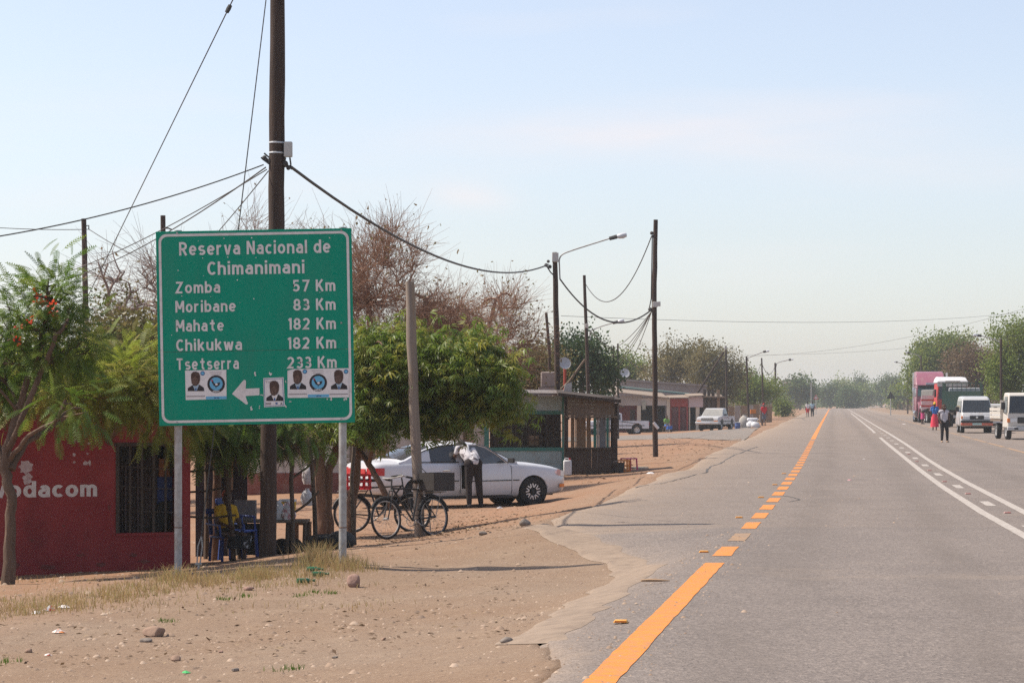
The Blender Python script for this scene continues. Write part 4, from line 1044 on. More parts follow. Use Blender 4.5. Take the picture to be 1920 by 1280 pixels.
MB().box((tx(1000), .5, tz(826)), (.32, .3, .3)).build("counter_box", mat("cardboard", (0.3, 0.2, 0.13), (0.25, 0.17, 0.11), 5, .9), tb)
def slab(name, quad, th, m, par):
    q = [Vector(p) for p in quad]
    MB().add([p for p in q] + [p + Vector((0, 0, th)) for p in q], [(3, 2, 1, 0), (4, 5, 6, 7), (0, 1, 5, 4), (1, 2, 6, 5), (2, 3, 7, 6), (3, 0, 4, 7)]).build(name, m, par)
slab("roof", [(tx(770), -.7, tz(738)), (tx(1064), -.7, tz(741)), (tx(1064), 3.5, tz(734)), (tx(770), 3.5, tz(730))], .06, M_roofsheet, tb)
MB().prism([(tx(1055), tz(738)), (tx(1072), tz(738)), (tx(1072), tz(716)), (tx(1060), tz(720))], 'y', -.1, .1).build("gable", M_whitewall, tb)
# ------------------------------------------------------------------ wooden stall
Yb = 72.2
ws = thing("wooden_stall", "weathered dark plank stall with open counter beside the teal shop", "stall", (wx(1110, Yb), Yb, -.42))
def sx(px): return wx(px, Yb) - wx(1110, Yb)
def sz(py): return wz(py, Yb) + .42
for px, w_, pt in ((1061.5, .12, 744), (1153.5, .13, 756)): MB().span((sx(px) - w_ / 2, -.05, -.3), (sx(px) + w_ / 2, .07, sz(pt))).build("post", M_timber_dk, ws, bevel=.01)
for px, pt in ((1061.5, 740), (1153.5, 751)): MB().span((sx(px) - .055, 1.85, -.3), (sx(px) + .055, 1.96, sz(pt))).build("post", M_timber_dk, ws, bevel=.01)
n_ = 5
for i in range(n_):
    a, b = 744 + i * 7, 744 + (i + 1) * 7
    MB().span((sx(1063) + .0, -.075 - .008 * (i % 2), sz(b) + .003), (sx(1152), -.055, sz(a))).build("header_plank", M_timber, ws)
MB().span((sx(1060), -.10, sz(783)), (sx(1157), .02, sz(779.5))).build("rail", M_timber, ws)
for i in range(7):
    x = sx(1066 + i * 13.5); MB().box((x, -.03, sz(784.5)), (.05, .16, .05)).build("rail_block", M_timber_dk, ws)
for i in range(8):
    a = 1064 + i * 11.3; MB().span((sx(a), -.07 - .006 * (i % 2), -.25), (sx(a + 11.0), -.05, sz(841))).build("lower_plank", M_timber_dk, ws)
MB().span((sx(1060), -.16, sz(842) + .003), (sx(1157), .25, sz(838.5))).build("counter", M_timber_dk, ws)
M_tan = mat("tan_board", (0.26, 0.18, 0.12), (0.21, 0.14, 0.09), 4, .9, stretch=(4, 4, .5))
M_greyb = mat("grey_board", (0.22, 0.23, 0.25), (0.18, 0.19, 0.21), 4, .9)
M_cream = mat("cream_board", (0.52, 0.46, 0.37), (0.45, 0.38, 0.3), 4, .9)
for a, b, m in ((1063, 1068, M_greyb), (1073, 1080, M_tan), (1081, 1083, M_cream), (1083.5, 1091, M_tan), (1091.5, 1102, M_tan), (1103, 1111, M_tan), (1116.5, 1122, M_teal), (1122.5, 1127, M_whitewall), (1127.5, 1140.5, M_greyb), (1141, 1146, M_teal), (1146.5, 1148, M_whitewall)):
    MB().span((sx(a), 1.75 + .02 * random.random(), -.2), (sx(b), 1.79, sz(782) + .3)).build("back_board", m, ws)
slab("roof", [(sx(1046), -.45, sz(742)), (sx(1163), -.45, sz(755)), (sx(1163), 2.3, sz(749)), (sx(1046), 2.3, sz(736))], .09, M_timber_dk, ws)
slab("side_awning", [(sx(1158), -.2, sz(760)), (sx(1171), -.2, sz(764)), (sx(1171), 1.6, sz(764)), (sx(1158), 1.6, sz(760))], .04, M_roofsheet, ws)
MB().span((sx(1156), 1.7, -.25), (sx(1158), 1.79, sz(757))).build("side_board", M_timber, ws)
# satellite dish on a red mast
dm = thing("satellite_dish", "grey satellite dish with slanting brace on a red mast above the stall", "satellite dish", at(1058, 730, 80))
MB().tube([(0, 0, -2.2), (.02, 0, .75)], .045, 8).build("mast", mat("red_oxide", (0.35, 0.06, 0.04), (0.28, 0.05, 0.035), 9, .7), dm)
MB().lathe((.0, -.1, .82), [(.0, .0), (.1, .01), (.17, .03), (.2, .045), (.2, .052), (.17, .037), (.0, .008)], (.25, -.9, .35), 20).build("dish", mat("dish_grey", (0.42, 0.42, 0.43), (0.36, 0.36, 0.37), 4, .6), dm, smooth=True)
MB().tube([(-.5, 0, -.35), (.15, -.1, .25), (.65, -.2, .95)], .035, 6).build("brace", M_timber, dm)

# ------------------------------------------------------------------ the row of shops
def placer(pxo, Y, z0): return (lambda px: wx(px, Y) - wx(pxo, Y)), (lambda py: wz(py, Y) - z0)
M_conc = mat("stained_concrete", (0.30, 0.255, 0.235), (0.24, 0.20, 0.185), .7, .95, dirt=(0.16, 0.125, 0.11), dirt_amt=.6, dirt_scale=.8)
M_greyfas = mat("grey_fascia", (0.30, 0.265, 0.24), (0.36, 0.32, 0.29), 1.0, .95, dirt=(0.2, 0.16, 0.13), dirt_amt=.6, dirt_scale=1.2)
M_redshop = mat("brick_red_paint", (0.30, 0.055, 0.05), (0.24, 0.045, 0.042), 2, .85, dirt=(0.2, 0.1, 0.08), dirt_amt=.5, dirt_scale=2)
M_dkred = mat("dark_red_paint", (0.14, 0.028, 0.03), (0.18, 0.04, 0.04), 2, .85)
M_tanroof = mat("tan_roof_sheet", (0.27, 0.215, 0.165), (0.21, 0.16, 0.12), 1.2, .8, dirt=(0.25, 0.17, 0.12), dirt_amt=.6, dirt_scale=.9)
M_pinkw = mat("pale_pink_board", (0.50, 0.40, 0.40), (0.45, 0.36, 0.36), 2, .9)
Y5, z5 = 196.0, -.75
X_, Z_ = placer(1200, Y5, z5)
s1 = thing("grey_shop", "grey veranda shop with pale columns and sloping tan roof behind the left pickup", "shop", (wx(1200, Y5), Y5, z5))
MB().span((X_(1120), -.1, Z_(760)), (X_(1203), .1, Z_(742))).build("fascia", M_greyfas, s1)
MB().span((X_(1203) + .003, -.1, Z_(760)), (X_(1250), .1, Z_(746))).build("fascia", M_whitewall, s1)
for a, b in ((1194.5, 1201.5), (1250, 1256)): MB().span((X_(a), -.15, -.3), (X_(b), .15, Z_(760) + (0.5 if a > 1240 else -.003))).build("column", M_cream, s1)
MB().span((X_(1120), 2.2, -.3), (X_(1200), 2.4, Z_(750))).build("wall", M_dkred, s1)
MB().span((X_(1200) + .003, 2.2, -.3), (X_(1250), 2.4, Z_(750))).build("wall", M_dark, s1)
MB().span((X_(1184), 2.15, -.2), (X_(1193), 2.197, Z_(768))).build("door", M_timber_dk, s1)
MB().box((X_(1207), -.2, Z_(760)), (.28, .05, .62)).build("hanging_sign", mat("faded_signboard", (0.36, 0.36, 0.30), (0.3, 0.3, 0.25), 4, .8), s1)
slab("roof", [(X_(1106), -.6, Z_(731)), (X_(1252), -.6, Z_(747)), (X_(1252), 7.5, Z_(738)), (X_(1106), 7.5, Z_(724))], .08, M_tanroof, s1)
s2 = thing("red_shop", "brick red shopfront with dark barred doors right of the grey shop", "shop", (wx(1274, Y5), Y5, z5))
X_, Z_ = placer(1274, Y5, z5)
MB().span((X_(1256.5), -.1, Z_(762.5)), (X_(1290), .1, Z_(747))).build("fascia", M_redshop, s2)
for a, b in ((1256.5, 1258.5), (1272, 1275), (1287, 1290)): MB().span((X_(a), -.12, -.3), (X_(b), .12, Z_(762.5) - .003)).build("frame", M_redshop, s2)
for a, b in ((1258.5, 1272), (1275, 1287)):
    d = MB().span((X_(a) + .01, .05, -.1), (X_(b) - .01, .11, Z_(763.5))).build("door", mat("rusty_mesh_door", (0.13, 0.075, 0.075), (0.17, 0.10, 0.10), 3, .9), s2)
    for q in range(5): MB().box((X_(a + 1.2 + q * 2.5), .03, .95), (.03, .03, 1.5)).build("bar", M_dkred, d)
MB().span((X_(1256.5), .15, -.3), (X_(1290), 4, Z_(748))).build("wall", M_dkred, s2)
slab("roof", [(X_(1255), -.5, Z_(746.5)), (X_(1292), -.5, Z_(746)), (X_(1292), 4.3, Z_(741)), (X_(1255), 4.3, Z_(742))], .06, M_tanroof, s2)
s3 = thing("pink_board_shop", "small shop with pale pink signboard and dark doorway behind the right pickup", "shop", (wx(1305, Y5), Y5, z5))
X_, Z_ = placer(1305, Y5, z5)
MB().span((X_(1291), -.12, Z_(763)), (X_(1318), -.05, Z_(744))).build("signboard", M_pinkw, s3)
for a, b in ((1291.5, 1294), (1304.5, 1311.5)): MB().span((X_(a), -.04, -.3), (X_(b), .12, Z_(763))).build("column", M_cream, s3)
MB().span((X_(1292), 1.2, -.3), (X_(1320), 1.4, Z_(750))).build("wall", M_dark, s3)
slab("roof", [(X_(1290.5), -.45, Z_(743.5)), (X_(1320), -.45, Z_(742)), (X_(1320), 4, Z_(738)), (X_(1290.5), 4, Z_(739))], .06, M_tanroof, s3)
s4 = thing("market_shed", "rough open brown timber shed at the right end of the shops", "shed", (wx(1340, Y5), Y5, z5))
X_, Z_ = placer(1340, Y5, z5)
for px in (1321, 1329, 1337, 1347, 1357): MB().box((X_(px), 0, Z_(765)), (.22, .2, 2.9)).build("post", M_timber_dk if px != 1347 else M_tan, s4)
for px in (1325, 1333, 1342, 1352): MB().box((X_(px), .2, Z_(756)), (.35, .05, .9)).build("wall_plank", M_timber, s4)
MB().span((X_(1319), 2.4, -.3), (X_(1360), 2.6, Z_(746))).build("back_wall", M_timber_dk, s4)
slab("roof", [(X_(1318), -.5, Z_(745)), (X_(1358), -.5, Z_(746)), (X_(1358), 4, Z_(741)), (X_(1318), 4, Z_(739))], .1, M_timber, s4)
s5 = thing("concrete_building", "long low concrete building with flat parapet behind the shops", "building", (wx(1245, 212), 212, -.8))
X_, Z_ = placer(1245, 212, -.8)
MB().prism([(X_(1158), -.3), (X_(1158), Z_(712.5)), (X_(1325), Z_(724)), (X_(1325), -.3)], 'y', 0, 6).build("wall", M_conc, s5)
slab("parapet_cap", [(X_(1157), -.15, Z_(713.2) + .0), (X_(1326), -.15, Z_(724.6)), (X_(1326), 6.1, Z_(724.6)), (X_(1157), 6.1, Z_(713.2))], .16, M_conc, s5)
MB().span((X_(1200), -.05, -.2), (X_(1208), -.004, 2.1)).build("door", M_timber_dk, s5)
s6 = thing("teal_roof_house", "low house with faded teal roof edge between the shops and concrete building", "house", (wx(1230, 204), 204, -.75))
X_, Z_ = placer(1230, 204, -.75)
MB().span((X_(1160), 0, -.3), (X_(1296), 4.5, Z_(744))).build("wall", M_greyfas, s6)
slab("roof", [(X_(1160), -.4, Z_(727)), (X_(1296), -.4, Z_(741)), (X_(1296), 4.7, Z_(739)), (X_(1160), 4.7, Z_(725))], .13, mat("faded_teal_sheet", (0.10, 0.19, 0.175), (0.15, 0.19, 0.17), 1, .8), s6)
d2 = thing("satellite_dish", "pale satellite dish on the roof of the long concrete building", "satellite dish", at(1171, 712, 214))
MB().tube([(0, 0, -.2), (0, 0, .3)], .05, 6).build("mast", M_steel, d2)
MB().lathe((0, -.1, .55), [(.0, .0), (.25, .03), (.42, .08), (.42, .1), (.0, .02)], (.2, -.9, .35), 18).build("dish", MATS["dish_grey"], d2, smooth=True)
wt = thing("rooftop_water_tank", "small pale tank block on the roof behind the arm lamp pole", "tank", at(1030, 717, 82))
MB().box((0, 0, .1), (.55, .5, .5)).build("tank", M_conc, wt, bevel=.04)
MB().box((0, 0, -.9), (.7, .6, 1.5)).build("plinth", M_conc, wt)

# ------------------------------------------------------------------ market stall under the tree
Yk = 38.6
ms = thing("market_table", "rough wooden vendor table loaded with goods under the tree", "table", (wx(520, Yk), Yk, g1(wx(520, Yk), Yk)))
X_, Z_ = placer(520, Yk, ms.location.z)
tz_ = Z_(976)
for i in range(5): MB().box(((X_(445) + X_(578)) / 2, -.3 + i * .15, tz_ + .005 * (i % 2)), (X_(578) - X_(445), .14, .03)).build("table_plank", M_timber, ms)
for px in (452, 500, 540, 572):
    for y in (-.28, .3): MB().tube([(X_(px), y, -.05), (X_(px) + .02, y, tz_ - .02)], .03, 7).build("leg", M_branch, ms, smooth=True)
M_shade_black = mat("shade_black", (0.022, 0.021, 0.022), (0.035, 0.032, 0.03), 5, .85)  # near-black, carries the deep shade under the table in its colour
cv = MB()
for i in range(25):
    x = X_(441) + (X_(512) - X_(441)) * i / 24; y = -.40 + .03 * math.sin(i * 1.7); cv.v += [(x, y, .02), (x, y + .03, tz_ - .02)]
cv.f = [(2 * i, 2 * i + 2, 2 * i + 3, 2 * i + 1) for i in range(24)]
cv.build("shade_sheet", M_shade_black, ms)  # dark sheet added to stand for deep shade below the table
for px_, r_ in ((528, .15), (552, .13)): MB().ball((X_(px_), .05, .12), (r_, r_, .13)).build("shade_bundle", M_shade_black, ms, True)  # dark lumps added to deepen the shade under the planks
def item(name, label, cat, mbm, m, loc, smooth=False, bevel=0): return tag(mbm.build(name, m, None, smooth, bevel, loc=loc), label, cat)
tw = ms.location.z + tz_ + .02
def tl(px, dy=0): return Vector((wx(px, Yk), Yk + dy, tw))
cb = thing("carton", "open grey cardboard carton on the left end of the vendor table", "box", tl(462, -.15))
M_carton = mat("grey_carton", (0.22, 0.2, 0.2), (0.17, 0.155, 0.155), 5, .9)
for a, b in (((-.16, -.12, 0), (.16, -.1, .3)), ((-.16, .1, 0), (.16, .12, .3)), ((-.16, -.098, 0), (-.145, .098, .3)), ((.145, -.098, 0), (.16, .098, .3)), ((-.145, -.098, 0), (.145, .098, .015))): MB().span(a, b).build("side", M_carton, cb)
def sack(name, label, loc, r, m, h=None):
    mb = MB(); h = h or r * 1.3; n = 16
    V, Fs = [], []
    for i, (q, z) in enumerate(((.2, 0), (.85, .02), (1.05, .25), (1.0, .5), (.8, .75), (.45, .92), (.28, .98), (.36, 1.06), (.05, 1.02))):
        for k in range(n): 
            t = 2 * math.pi * k / n; j = 1 + .13 * math.sin(3 * t + i) + random.uniform(-.07, .07)
            V.append((r * q * j * math.cos(t), r * q * j * .85 * math.sin(t), h * z))
    Fs = [(i * n + k, i * n + (k + 1) % n, (i + 1) * n + (k + 1) % n, (i + 1) * n + k) for i in range(8) for k in range(n)]
    return tag(mb.add(V, Fs).build(name, m, None, True, loc=loc), label, "sack" if "sack" in name else "bag")
M_plasticw = mat("white_plastic", (0.62, 0.62, 0.63), (0.52, 0.52, 0.54), 7, .4)
M_plasticy = mat("yellow_plastic", (0.62, 0.40, 0.04), (0.55, 0.34, 0.03), 7, .45)
sack("plastic_bag", "white plastic bag of goods in the middle of the vendor table", tl(522, -.1), .13, M_plasticw, .28)
sack("plastic_bag", "white plastic bag with red print right of the yellow tub", tl(541, -.12), .11, mat("printed_plastic", (0.6, 0.57, 0.57), (0.45, 0.2, 0.22), 14, .4, lo=.5, hi=.6), .27)
yt = thing("plastic_tub", "yellow tub with white lid on the vendor table", "tub", tl(538, .15))
MB().lathe((0, 0, 0), [(.0, 0), (.11, 0), (.13, .27), (.0, .27)], n=18).build("tub", M_plasticy, yt, smooth=True)
MB().lathe((0, 0, .27), [(.0, 0), (.138, 0), (.138, .035), (.0, .04)], n=18).build("lid", M_plasticw, yt, smooth=True)
sack("plastic_bag", "bulging clear plastic bag hanging behind the table's right end", at(576, 948, 39.6), .10, M_plasticw, .26)
sack("plastic_bag", "large pale plastic bag stuffed beside the tree trunk above the table", at(577, 908, 40.2), .085, mat("tinted_plastic", (0.55, 0.56, 0.56), (0.45, 0.36, 0.38), 11, .4), .30)
bs = thing("wooden_stool", "low brown wooden stool lit by sun right of the vendor table", "stool", (wx(568, 39.4), 39.4, g1(wx(568, 39.4), 39.4)))
M_brownw = mat("brown_wood", (0.24, 0.12, 0.06), (0.18, 0.09, 0.045), 4, .8)
MB().box((0, 0, .42), (.26, .24, .05)).build("seat", M_brownw, bs, bevel=.01)
for x in (-.1, .1):
    for y in (-.09, .09): MB().box((x, y, .195), (.05, .05, .39)).build("leg", M_brownw, bs)
# stick frame of the shade shelter
sf = thing("stick_shelter", "shelter of crooked sticks shading the vendor between kiosk and tree", "shelter", (wx(440, 38), 38, g1(wx(440, 38), 38)))
X_, Z_ = placer(440, 38, sf.location.z)
for pts, dy in ((((448, 1062), (443, 1000), (436, 930), (430, 850), (428, 800)), -.6), (((553, 1048), (552, 960), (549, 900), (553, 845)), -.3), (((584, 1030), (582, 950), (578, 890), (572, 820)), .8), (((372, 1060), (374, 950), (372, 830)), .9), (((412, 1050), (410, 950), (411, 830)), 1.4), (((655, 1030), (652, 960), (650, 900), (655, 840)), 1.2)):
    MB().tube([(X_(a), dy, Z_(b)) for a, b in pts], [.036, .034, .032, .03, .03][:len(pts)], 8, jitter=.08).build("stick", M_branch, sf, smooth=True)
for a, b, dy in (((360, 882), (440, 870), -.5), ((360, 920), (438, 908), -.5), ((430, 855), (560, 848), -.45), ((556, 958), (600, 920), -.2), ((360, 965), (450, 962), -.55), ((540, 900), (600, 850), .4)):
    MB().tube([(X_(a[0]), dy, Z_(a[1])), (X_((a[0] + b[0]) / 2), dy, Z_((a[1] + b[1]) / 2) - .03), (X_(b[0]), dy, Z_(b[1]))], .018, 6).build("cross_stick", M_branch, sf)
M_thatch = mat("dry_brush", (0.15, 0.10, 0.06), (0.10, 0.07, 0.045), 9, 1.0, bump=.02)
V = []; Fb = []
for i in range(7000):
    x = random.uniform(X_(352), X_(565)); y = random.uniform(-.9, 2.0); z = Z_(838) + random.uniform(-.1, .22)
    d = Vector((random.gauss(0, 1), random.gauss(0, 1), random.gauss(-.15, .35))).normalized() * random.uniform(.15, .45); s = Vector((random.uniform(-1, 1), random.uniform(-1, 1), 0)) * .012
    k = len(V); V += [(x, y, z), (x + s.x, y + s.y, z), tuple(Vector((x, y, z)) + d + s), tuple(Vector((x, y, z)) + d)]; Fb.append((k, k + 1, k + 2, k + 3))
br = build_np("brush_roof", V, np.array(Fb), M_thatch, sf); br["kind"] = "stuff"
MB().span((X_(340), 1.7, -.2), (X_(441), 1.74, Z_(835))).build("shade_backcloth", mat("dark_cloth", (0.03, 0.03, 0.04), (0.045, 0.04, 0.05), 4, .95), sf)  # dark fabric, widened to stand for the deep shade behind the vendor
MB().span((X_(383), 1.62, Z_(985)), (X_(391), 1.69, Z_(850))).build("blue_board", mat("pale_blue_board", (0.18, 0.25, 0.32), (0.14, 0.2, 0.26), 4, .9), sf)
MB().span((X_(404), 1.62, Z_(925)), (X_(414), 1.69, Z_(862))).build("tan_board", M_tan, sf)
item("rubber_tyre", "black tyre lying flat at the foot of the trees by the sign post", "tyre", MB().torus((0, 0, .11), .25, .105, (0, 0, 1), 24, 8), M_black, (wx(618, 39.2), 39.2, g1(wx(618, 39.2), 39.2)), True)
item("paper_sack", "dark sack slumped on the ground behind the right sign post", "sack", MB().ball((0, 0, .12), (.22, .2, .16)), mat("black_sack", (0.03, 0.03, 0.03), (0.045, 0.042, 0.04), 8, .7), (wx(640, 38.6), 38.6, g1(wx(640, 38.6), 38.6)), True)
# ------------------------------------------------------------------ plants
def frames(dirs, roll):
    """rotation matrices whose x axis is dirs; roll about it"""
    d = dirs / np.maximum(np.linalg.norm(dirs, axis=1, keepdims=True), 1e-9)
    up = np.tile(np.array([0., 0., 1.]), (len(d), 1)); up[np.abs(d[:, 2]) > .95] = (1., 0., 0.)
    s = np.cross(up, d); s /= np.maximum(np.linalg.norm(s, axis=1, keepdims=True), 1e-9)
    n = np.cross(d, s)
    c, q = np.cos(roll)[:, None], np.sin(roll)[:, None]
    s2, n2 = s * c + n * q, n * c - s * q
    return np.stack([d, s2, n2], 2)
def scatter(tv, tf, pos, R, scale):
    """copies of one small leaf template, as one mesh; returns verts, faces, per-face tint"""
    N = len(pos)
    V = np.einsum('nij,kj->nki', R, tv) * scale[:, None, None] + pos[:, None, :]
    Fc = tf[None] + (np.arange(N) * len(tv))[:, None, None]
    return V.reshape(-1, 3), Fc.reshape(-1, tf.shape[1]), np.repeat(rng.random(N), len(tf))
def t_frond(pairs=10, droop=.30, L=.24, w=.05):
    """feathery compound leaf, unit length along x"""
    V, Fq = [], []
    def quad(a, b, c, d):
        k = len(V); V.extend([a, b, c, d]); Fq.append((k, k + 1, k + 2, k + 3))
    z = lambda x: -droop * x * x
    for i in range(3):
        x0, x1 = i / 3, (i + 1) / 3; quad((x0, -.008, z(x0)), (x1, -.008, z(x1)), (x1, .008, z(x1)), (x0, .008, z(x0)))
    for i in range(pairs):
        x = .16 + .82 * i / (pairs - 1); l = L * (.55 + .9 * math.sin(math.pi * (i + 1.2) / (pairs + 1)) * .5) * (1.0 if i < pairs - 2 else .7)
        for s in (-1, 1):
            dx, dy, dz = l * .45, s * l * .88, -l * .28
            quad((x, 0, z(x)), (x + w, 0, z(x + w)), (x + w * .6 + dx, dy, z(x) + dz), (x + dx, dy, z(x) + dz))
    return np.array(V, float), np.array(Fq)
def t_whorl(n=9, droop=.7, w=.17):
    """a drooping bunch of long narrow leaves, unit size"""
    V, Fq = [], []
    r = random.Random(3)
    for i in range(n):
        a = 2 * math.pi * i / n + r.uniform(-.3, .3); l = r.uniform(.75, 1.1); d = droop * r.uniform(.6, 1.3)
        ux, uy = math.cos(a), math.sin(a); o = r.uniform(-.25, .15)
        p0 = (o * .3 * ux, o * .3 * uy, o * .5); p1 = (ux * l * .5, uy * l * .5, -d * .18 + o * .5); p2 = (ux * l * .82, uy * l * .82, -d * .85 + o * .5)
        sx_, sy_ = -uy * w * .5, ux * w * .5
        k = len(V)
        V += [p0, (p1[0] + sx_, p1[1] + sy_, p1[2] - .02), p2, (p1[0] - sx_, p1[1] - sy_, p1[2] - .02)]
        Fq.append((k, k + 1, k + 2, k + 3))
    return np.array(V, float), np.array(Fq)
def t_clump(n=14, w=.34, spread=1.0, seed=1):
    V, Fq = [], []
    r = random.Random(seed)
    for i in range(n):
        c = Vector((r.gauss(0, .42), r.gauss(0, .42), r.gauss(0, .36))) * spread
        d = Vector((r.gauss(0, 1), r.gauss(0, 1), r.gauss(-.2, .7))).normalized(); s = d.orthogonal().normalized()
        s = (Matrix.Rotation(r.uniform(0, 6.28), 3, d) @ s) * w * .42 * r.uniform(.6, 1.1); l = d * w * r.uniform(.7, 1.2)
        k = len(V); V += [tuple(c), tuple(c + l * .5 + s), tuple(c + l), tuple(c + l * .5 - s)]; Fq.append((k, k + 1, k + 2, k + 3))
    return np.array(V, float), np.array(Fq)
FROND, FROND_LONG = t_frond(), t_frond(12, .45, .20, .045)
WHORL = t_whorl(); CLUMP = t_clump(); CLUMP_S = t_clump(18, .22, 1.1, 5)

def in_ellipsoids(ells, n, shell=.45, flat_bottom=None):
    """points spread through a union of ellipsoids, denser towards the outside"""
    vol = np.array([e[3] * e[4] * e[5] for e in ells]) ** .8; P = []
    for k, e in enumerate(ells):
        m = max(1, int(round(n * vol[k] / vol.sum())))
        d = rng.normal(size=(m, 3)); d /= np.linalg.norm(d, axis=1, keepdims=True)
        r = rng.random(m) ** shell
        P.append(np.array(e[:3]) + d * r[:, None] * np.array(e[3:]))
    return np.concatenate(P)
def px_ells(lst, Y, o):
    """(px, py, rx, ry, depth offset, depth radius) -> ellipsoids in metres relative to o"""
    out = []
    for px, py, rx, ry, dy, rd in lst:
        Yc = Y + dy; out.append((wx(px, Yc) - o.x, dy + (Y - o.y), wz(py, Yc) - o.z, rx * Yc / F, rd, ry * Yc / F))
    return out
def tubes_np(segs, n=5):
    """many tapered curved twigs in one go: segs = list of (points kx3, radii k)"""
    V, Fq, b = [], [], 0
    cs, sn = np.cos(2 * np.pi * np.arange(n) / n), np.sin(2 * np.pi * np.arange(n) / n)
    for P, R in segs:
        P = np.asarray(P); k = len(P)
        d = P[-1] - P[0]; d = d / max(np.linalg.norm(d), 1e-9)
        a = np.cross(d, (0, 0, 1.) if abs(d[2]) < .9 else (1., 0, 0)); a /= np.linalg.norm(a); c = np.cross(d, a)
        ring = a[None] * cs[:, None] + c[None] * sn[:, None]
        V.append((P[:, None, :] + ring[None] * np.asarray(R)[:, None, None]).reshape(-1, 3))
        i = np.arange(k - 1)[:, None] * n; q = np.arange(n)[None]; q2 = (q + 1) % n
        Fq.append(np.stack([b + i + q, b + i + q2, b + i + n + q2, b + i + n + q], -1).reshape(-1, 4)); b += k * n
    return np.concatenate(V), np.concatenate(Fq)
def grow(starts, targets, r_of, sagz=0.0, wob=.08, kseg=5):
    """join every target to the nearest already grown node: a branching skeleton"""
    nodes = [np.asarray(s, float) for s in starts]; rad = [r_of(0)] * len(nodes); depth = [0] * len(nodes); segs = []
    tg = np.asarray(targets); c = np.mean(np.asarray(starts), axis=0)
    order = np.argsort(np.linalg.norm(tg - c, axis=1))
    for i in order:
        t = tg[i]; A = np.asarray(nodes); dd = np.linalg.norm(A - t, axis=1) + np.maximum(A[:, 2] - t[2], 0) * 1.2 + .12 * np.asarray(depth)
        j = int(np.argmin(dd)); a = A[j]; dp = depth[j] + 1
        s = np.linspace(0, 1, kseg)[:, None]; L = np.linalg.norm(t - a)
        ctrl = (a + t) / 2 + np.array([0, 0, .12 * L + sagz]) + rng.normal(size=3) * wob * L
        P = (1 - s) ** 2 * a + 2 * s * (1 - s) * ctrl + s ** 2 * t
        R = np.linspace(r_of(dp - 1) * .8, r_of(dp), kseg); segs.append((P, R))
        for q in range(1, kseg): nodes.append(P[q]); depth.append(dp)
    return segs
def tree(name, label, px, Y, trunk, ells, n_clump, leaves, tmpl, lsize, lm, bark=None, spread=.35, droop=.2, shell=.5, limb_r=.05, base=None, cat="tree", roll=math.pi, grp=None, twigs=True, extra=None, limbs_n=None, up=0.0):
    """trunk: list of polylines [(px, py, dy, radius), ...]; crown: leaves gathered round clump centres, limbs grown to them"""
    X = wx(px, Y); z0 = g1(X, Y) if base is None else base
    o = Vector((X, Y, z0))
    t = thing(name, label, cat, o, 0, grp)
    bark = bark or M_branch
    ends = []
    tm = MB()
    for pl in trunk:
        pts = [(wx(a, Y + c) - X, c, wz(b, Y + c) - z0) for a, b, c, r in pl]
        sm, rr = [], []
        for i in range(len(pts) - 1):
            for q in range(4):
                s = q / 4; sm.append(Vector(pts[i]).lerp(Vector(pts[i + 1]), s) + Vector((random.gauss(0, .012), random.gauss(0, .012), 0))); rr.append(pl[i][3] * (1 - s) + pl[i + 1][3] * s)
        sm.append(Vector(pts[-1])); rr.append(pl[-1][3])
        tm.tube(sm, rr, 9, jitter=.07); ends += [np.array(p) for p in pts[1:]]
    tm.build("trunk", bark, t, smooth=True)
    E = px_ells(ells, Y, o)
    C = in_ellipsoids(E, n_clump, shell)
    if twigs:
        segs = grow(ends, C if limbs_n is None else C[rng.permutation(len(C))[:limbs_n]], lambda d: max(.006, limb_r * .62 ** d))
        build_np("limbs", *tubes_np(segs), bark, t, smooth=True)["kind"] = "stuff"
    if leaves:
        P = np.repeat(C, leaves, 0) + rng.normal(size=(len(C) * leaves, 3)) * spread
        out = P - np.repeat(C, leaves, 0); cen = np.mean(np.array([e[:3] for e in E]), 0)
        d = out / (np.linalg.norm(out, axis=1, keepdims=True) + 1e-6) + .5 * (P - cen) / (np.linalg.norm(P - cen, axis=1, keepdims=True) + 1e-6) + rng.normal(size=P.shape) * .35
        d[:, 2] += up - droop
        V, Fq, ti = scatter(*tmpl, P, frames(d, rng.uniform(-roll, roll, len(P))), lsize * rng.uniform(.6, 1.25, len(P)))
        cr_ = build_np("crown", V, Fq, lm, t, attr=ti); cr_["kind"] = "stuff"
    return t, o, C

LM_flam = leaf_mat("flamboyant_leaf", (0.06, 0.12, 0.014), (0.105, 0.185, 0.022), (0.18, 0.23, 0.035), .5)
LM_light = leaf_mat("light_feather_leaf", (0.14, 0.185, 0.022), (0.21, 0.25, 0.04), (0.32, 0.27, 0.06), .6)
LM_mango = leaf_mat("glossy_leaf", (0.075, 0.135, 0.016), (0.15, 0.215, 0.028), (0.28, 0.26, 0.045), .5, .45, spec=.4)
LM_dry = leaf_mat("dry_leaf", (0.16, 0.11, 0.05), (0.22, 0.15, 0.07), (0.20, 0.18, 0.06), .45)
LM_olive = leaf_mat("olive_leaf", (0.10, 0.095, 0.03), (0.15, 0.13, 0.045), (0.21, 0.17, 0.07), .4, scale=.3)
LM_green = leaf_mat("tree_leaf", (0.04, 0.085, 0.02), (0.075, 0.125, 0.03), (0.12, 0.15, 0.045), .4, scale=.35)
LM_bright = leaf_mat("bright_leaf", (0.095, 0.155, 0.025), (0.15, 0.205, 0.035), (0.23, 0.25, 0.06), .5, scale=.35)
LM_deep = leaf_mat("deep_green_leaf", (0.018, 0.045, 0.014), (0.035, 0.07, 0.02), (0.06, 0.10, 0.03), .3, scale=.5)
LM_brown = leaf_mat("brown_thicket_leaf", (0.12, 0.075, 0.045), (0.16, 0.10, 0.06), (0.17, 0.125, 0.06), .35, scale=.3)
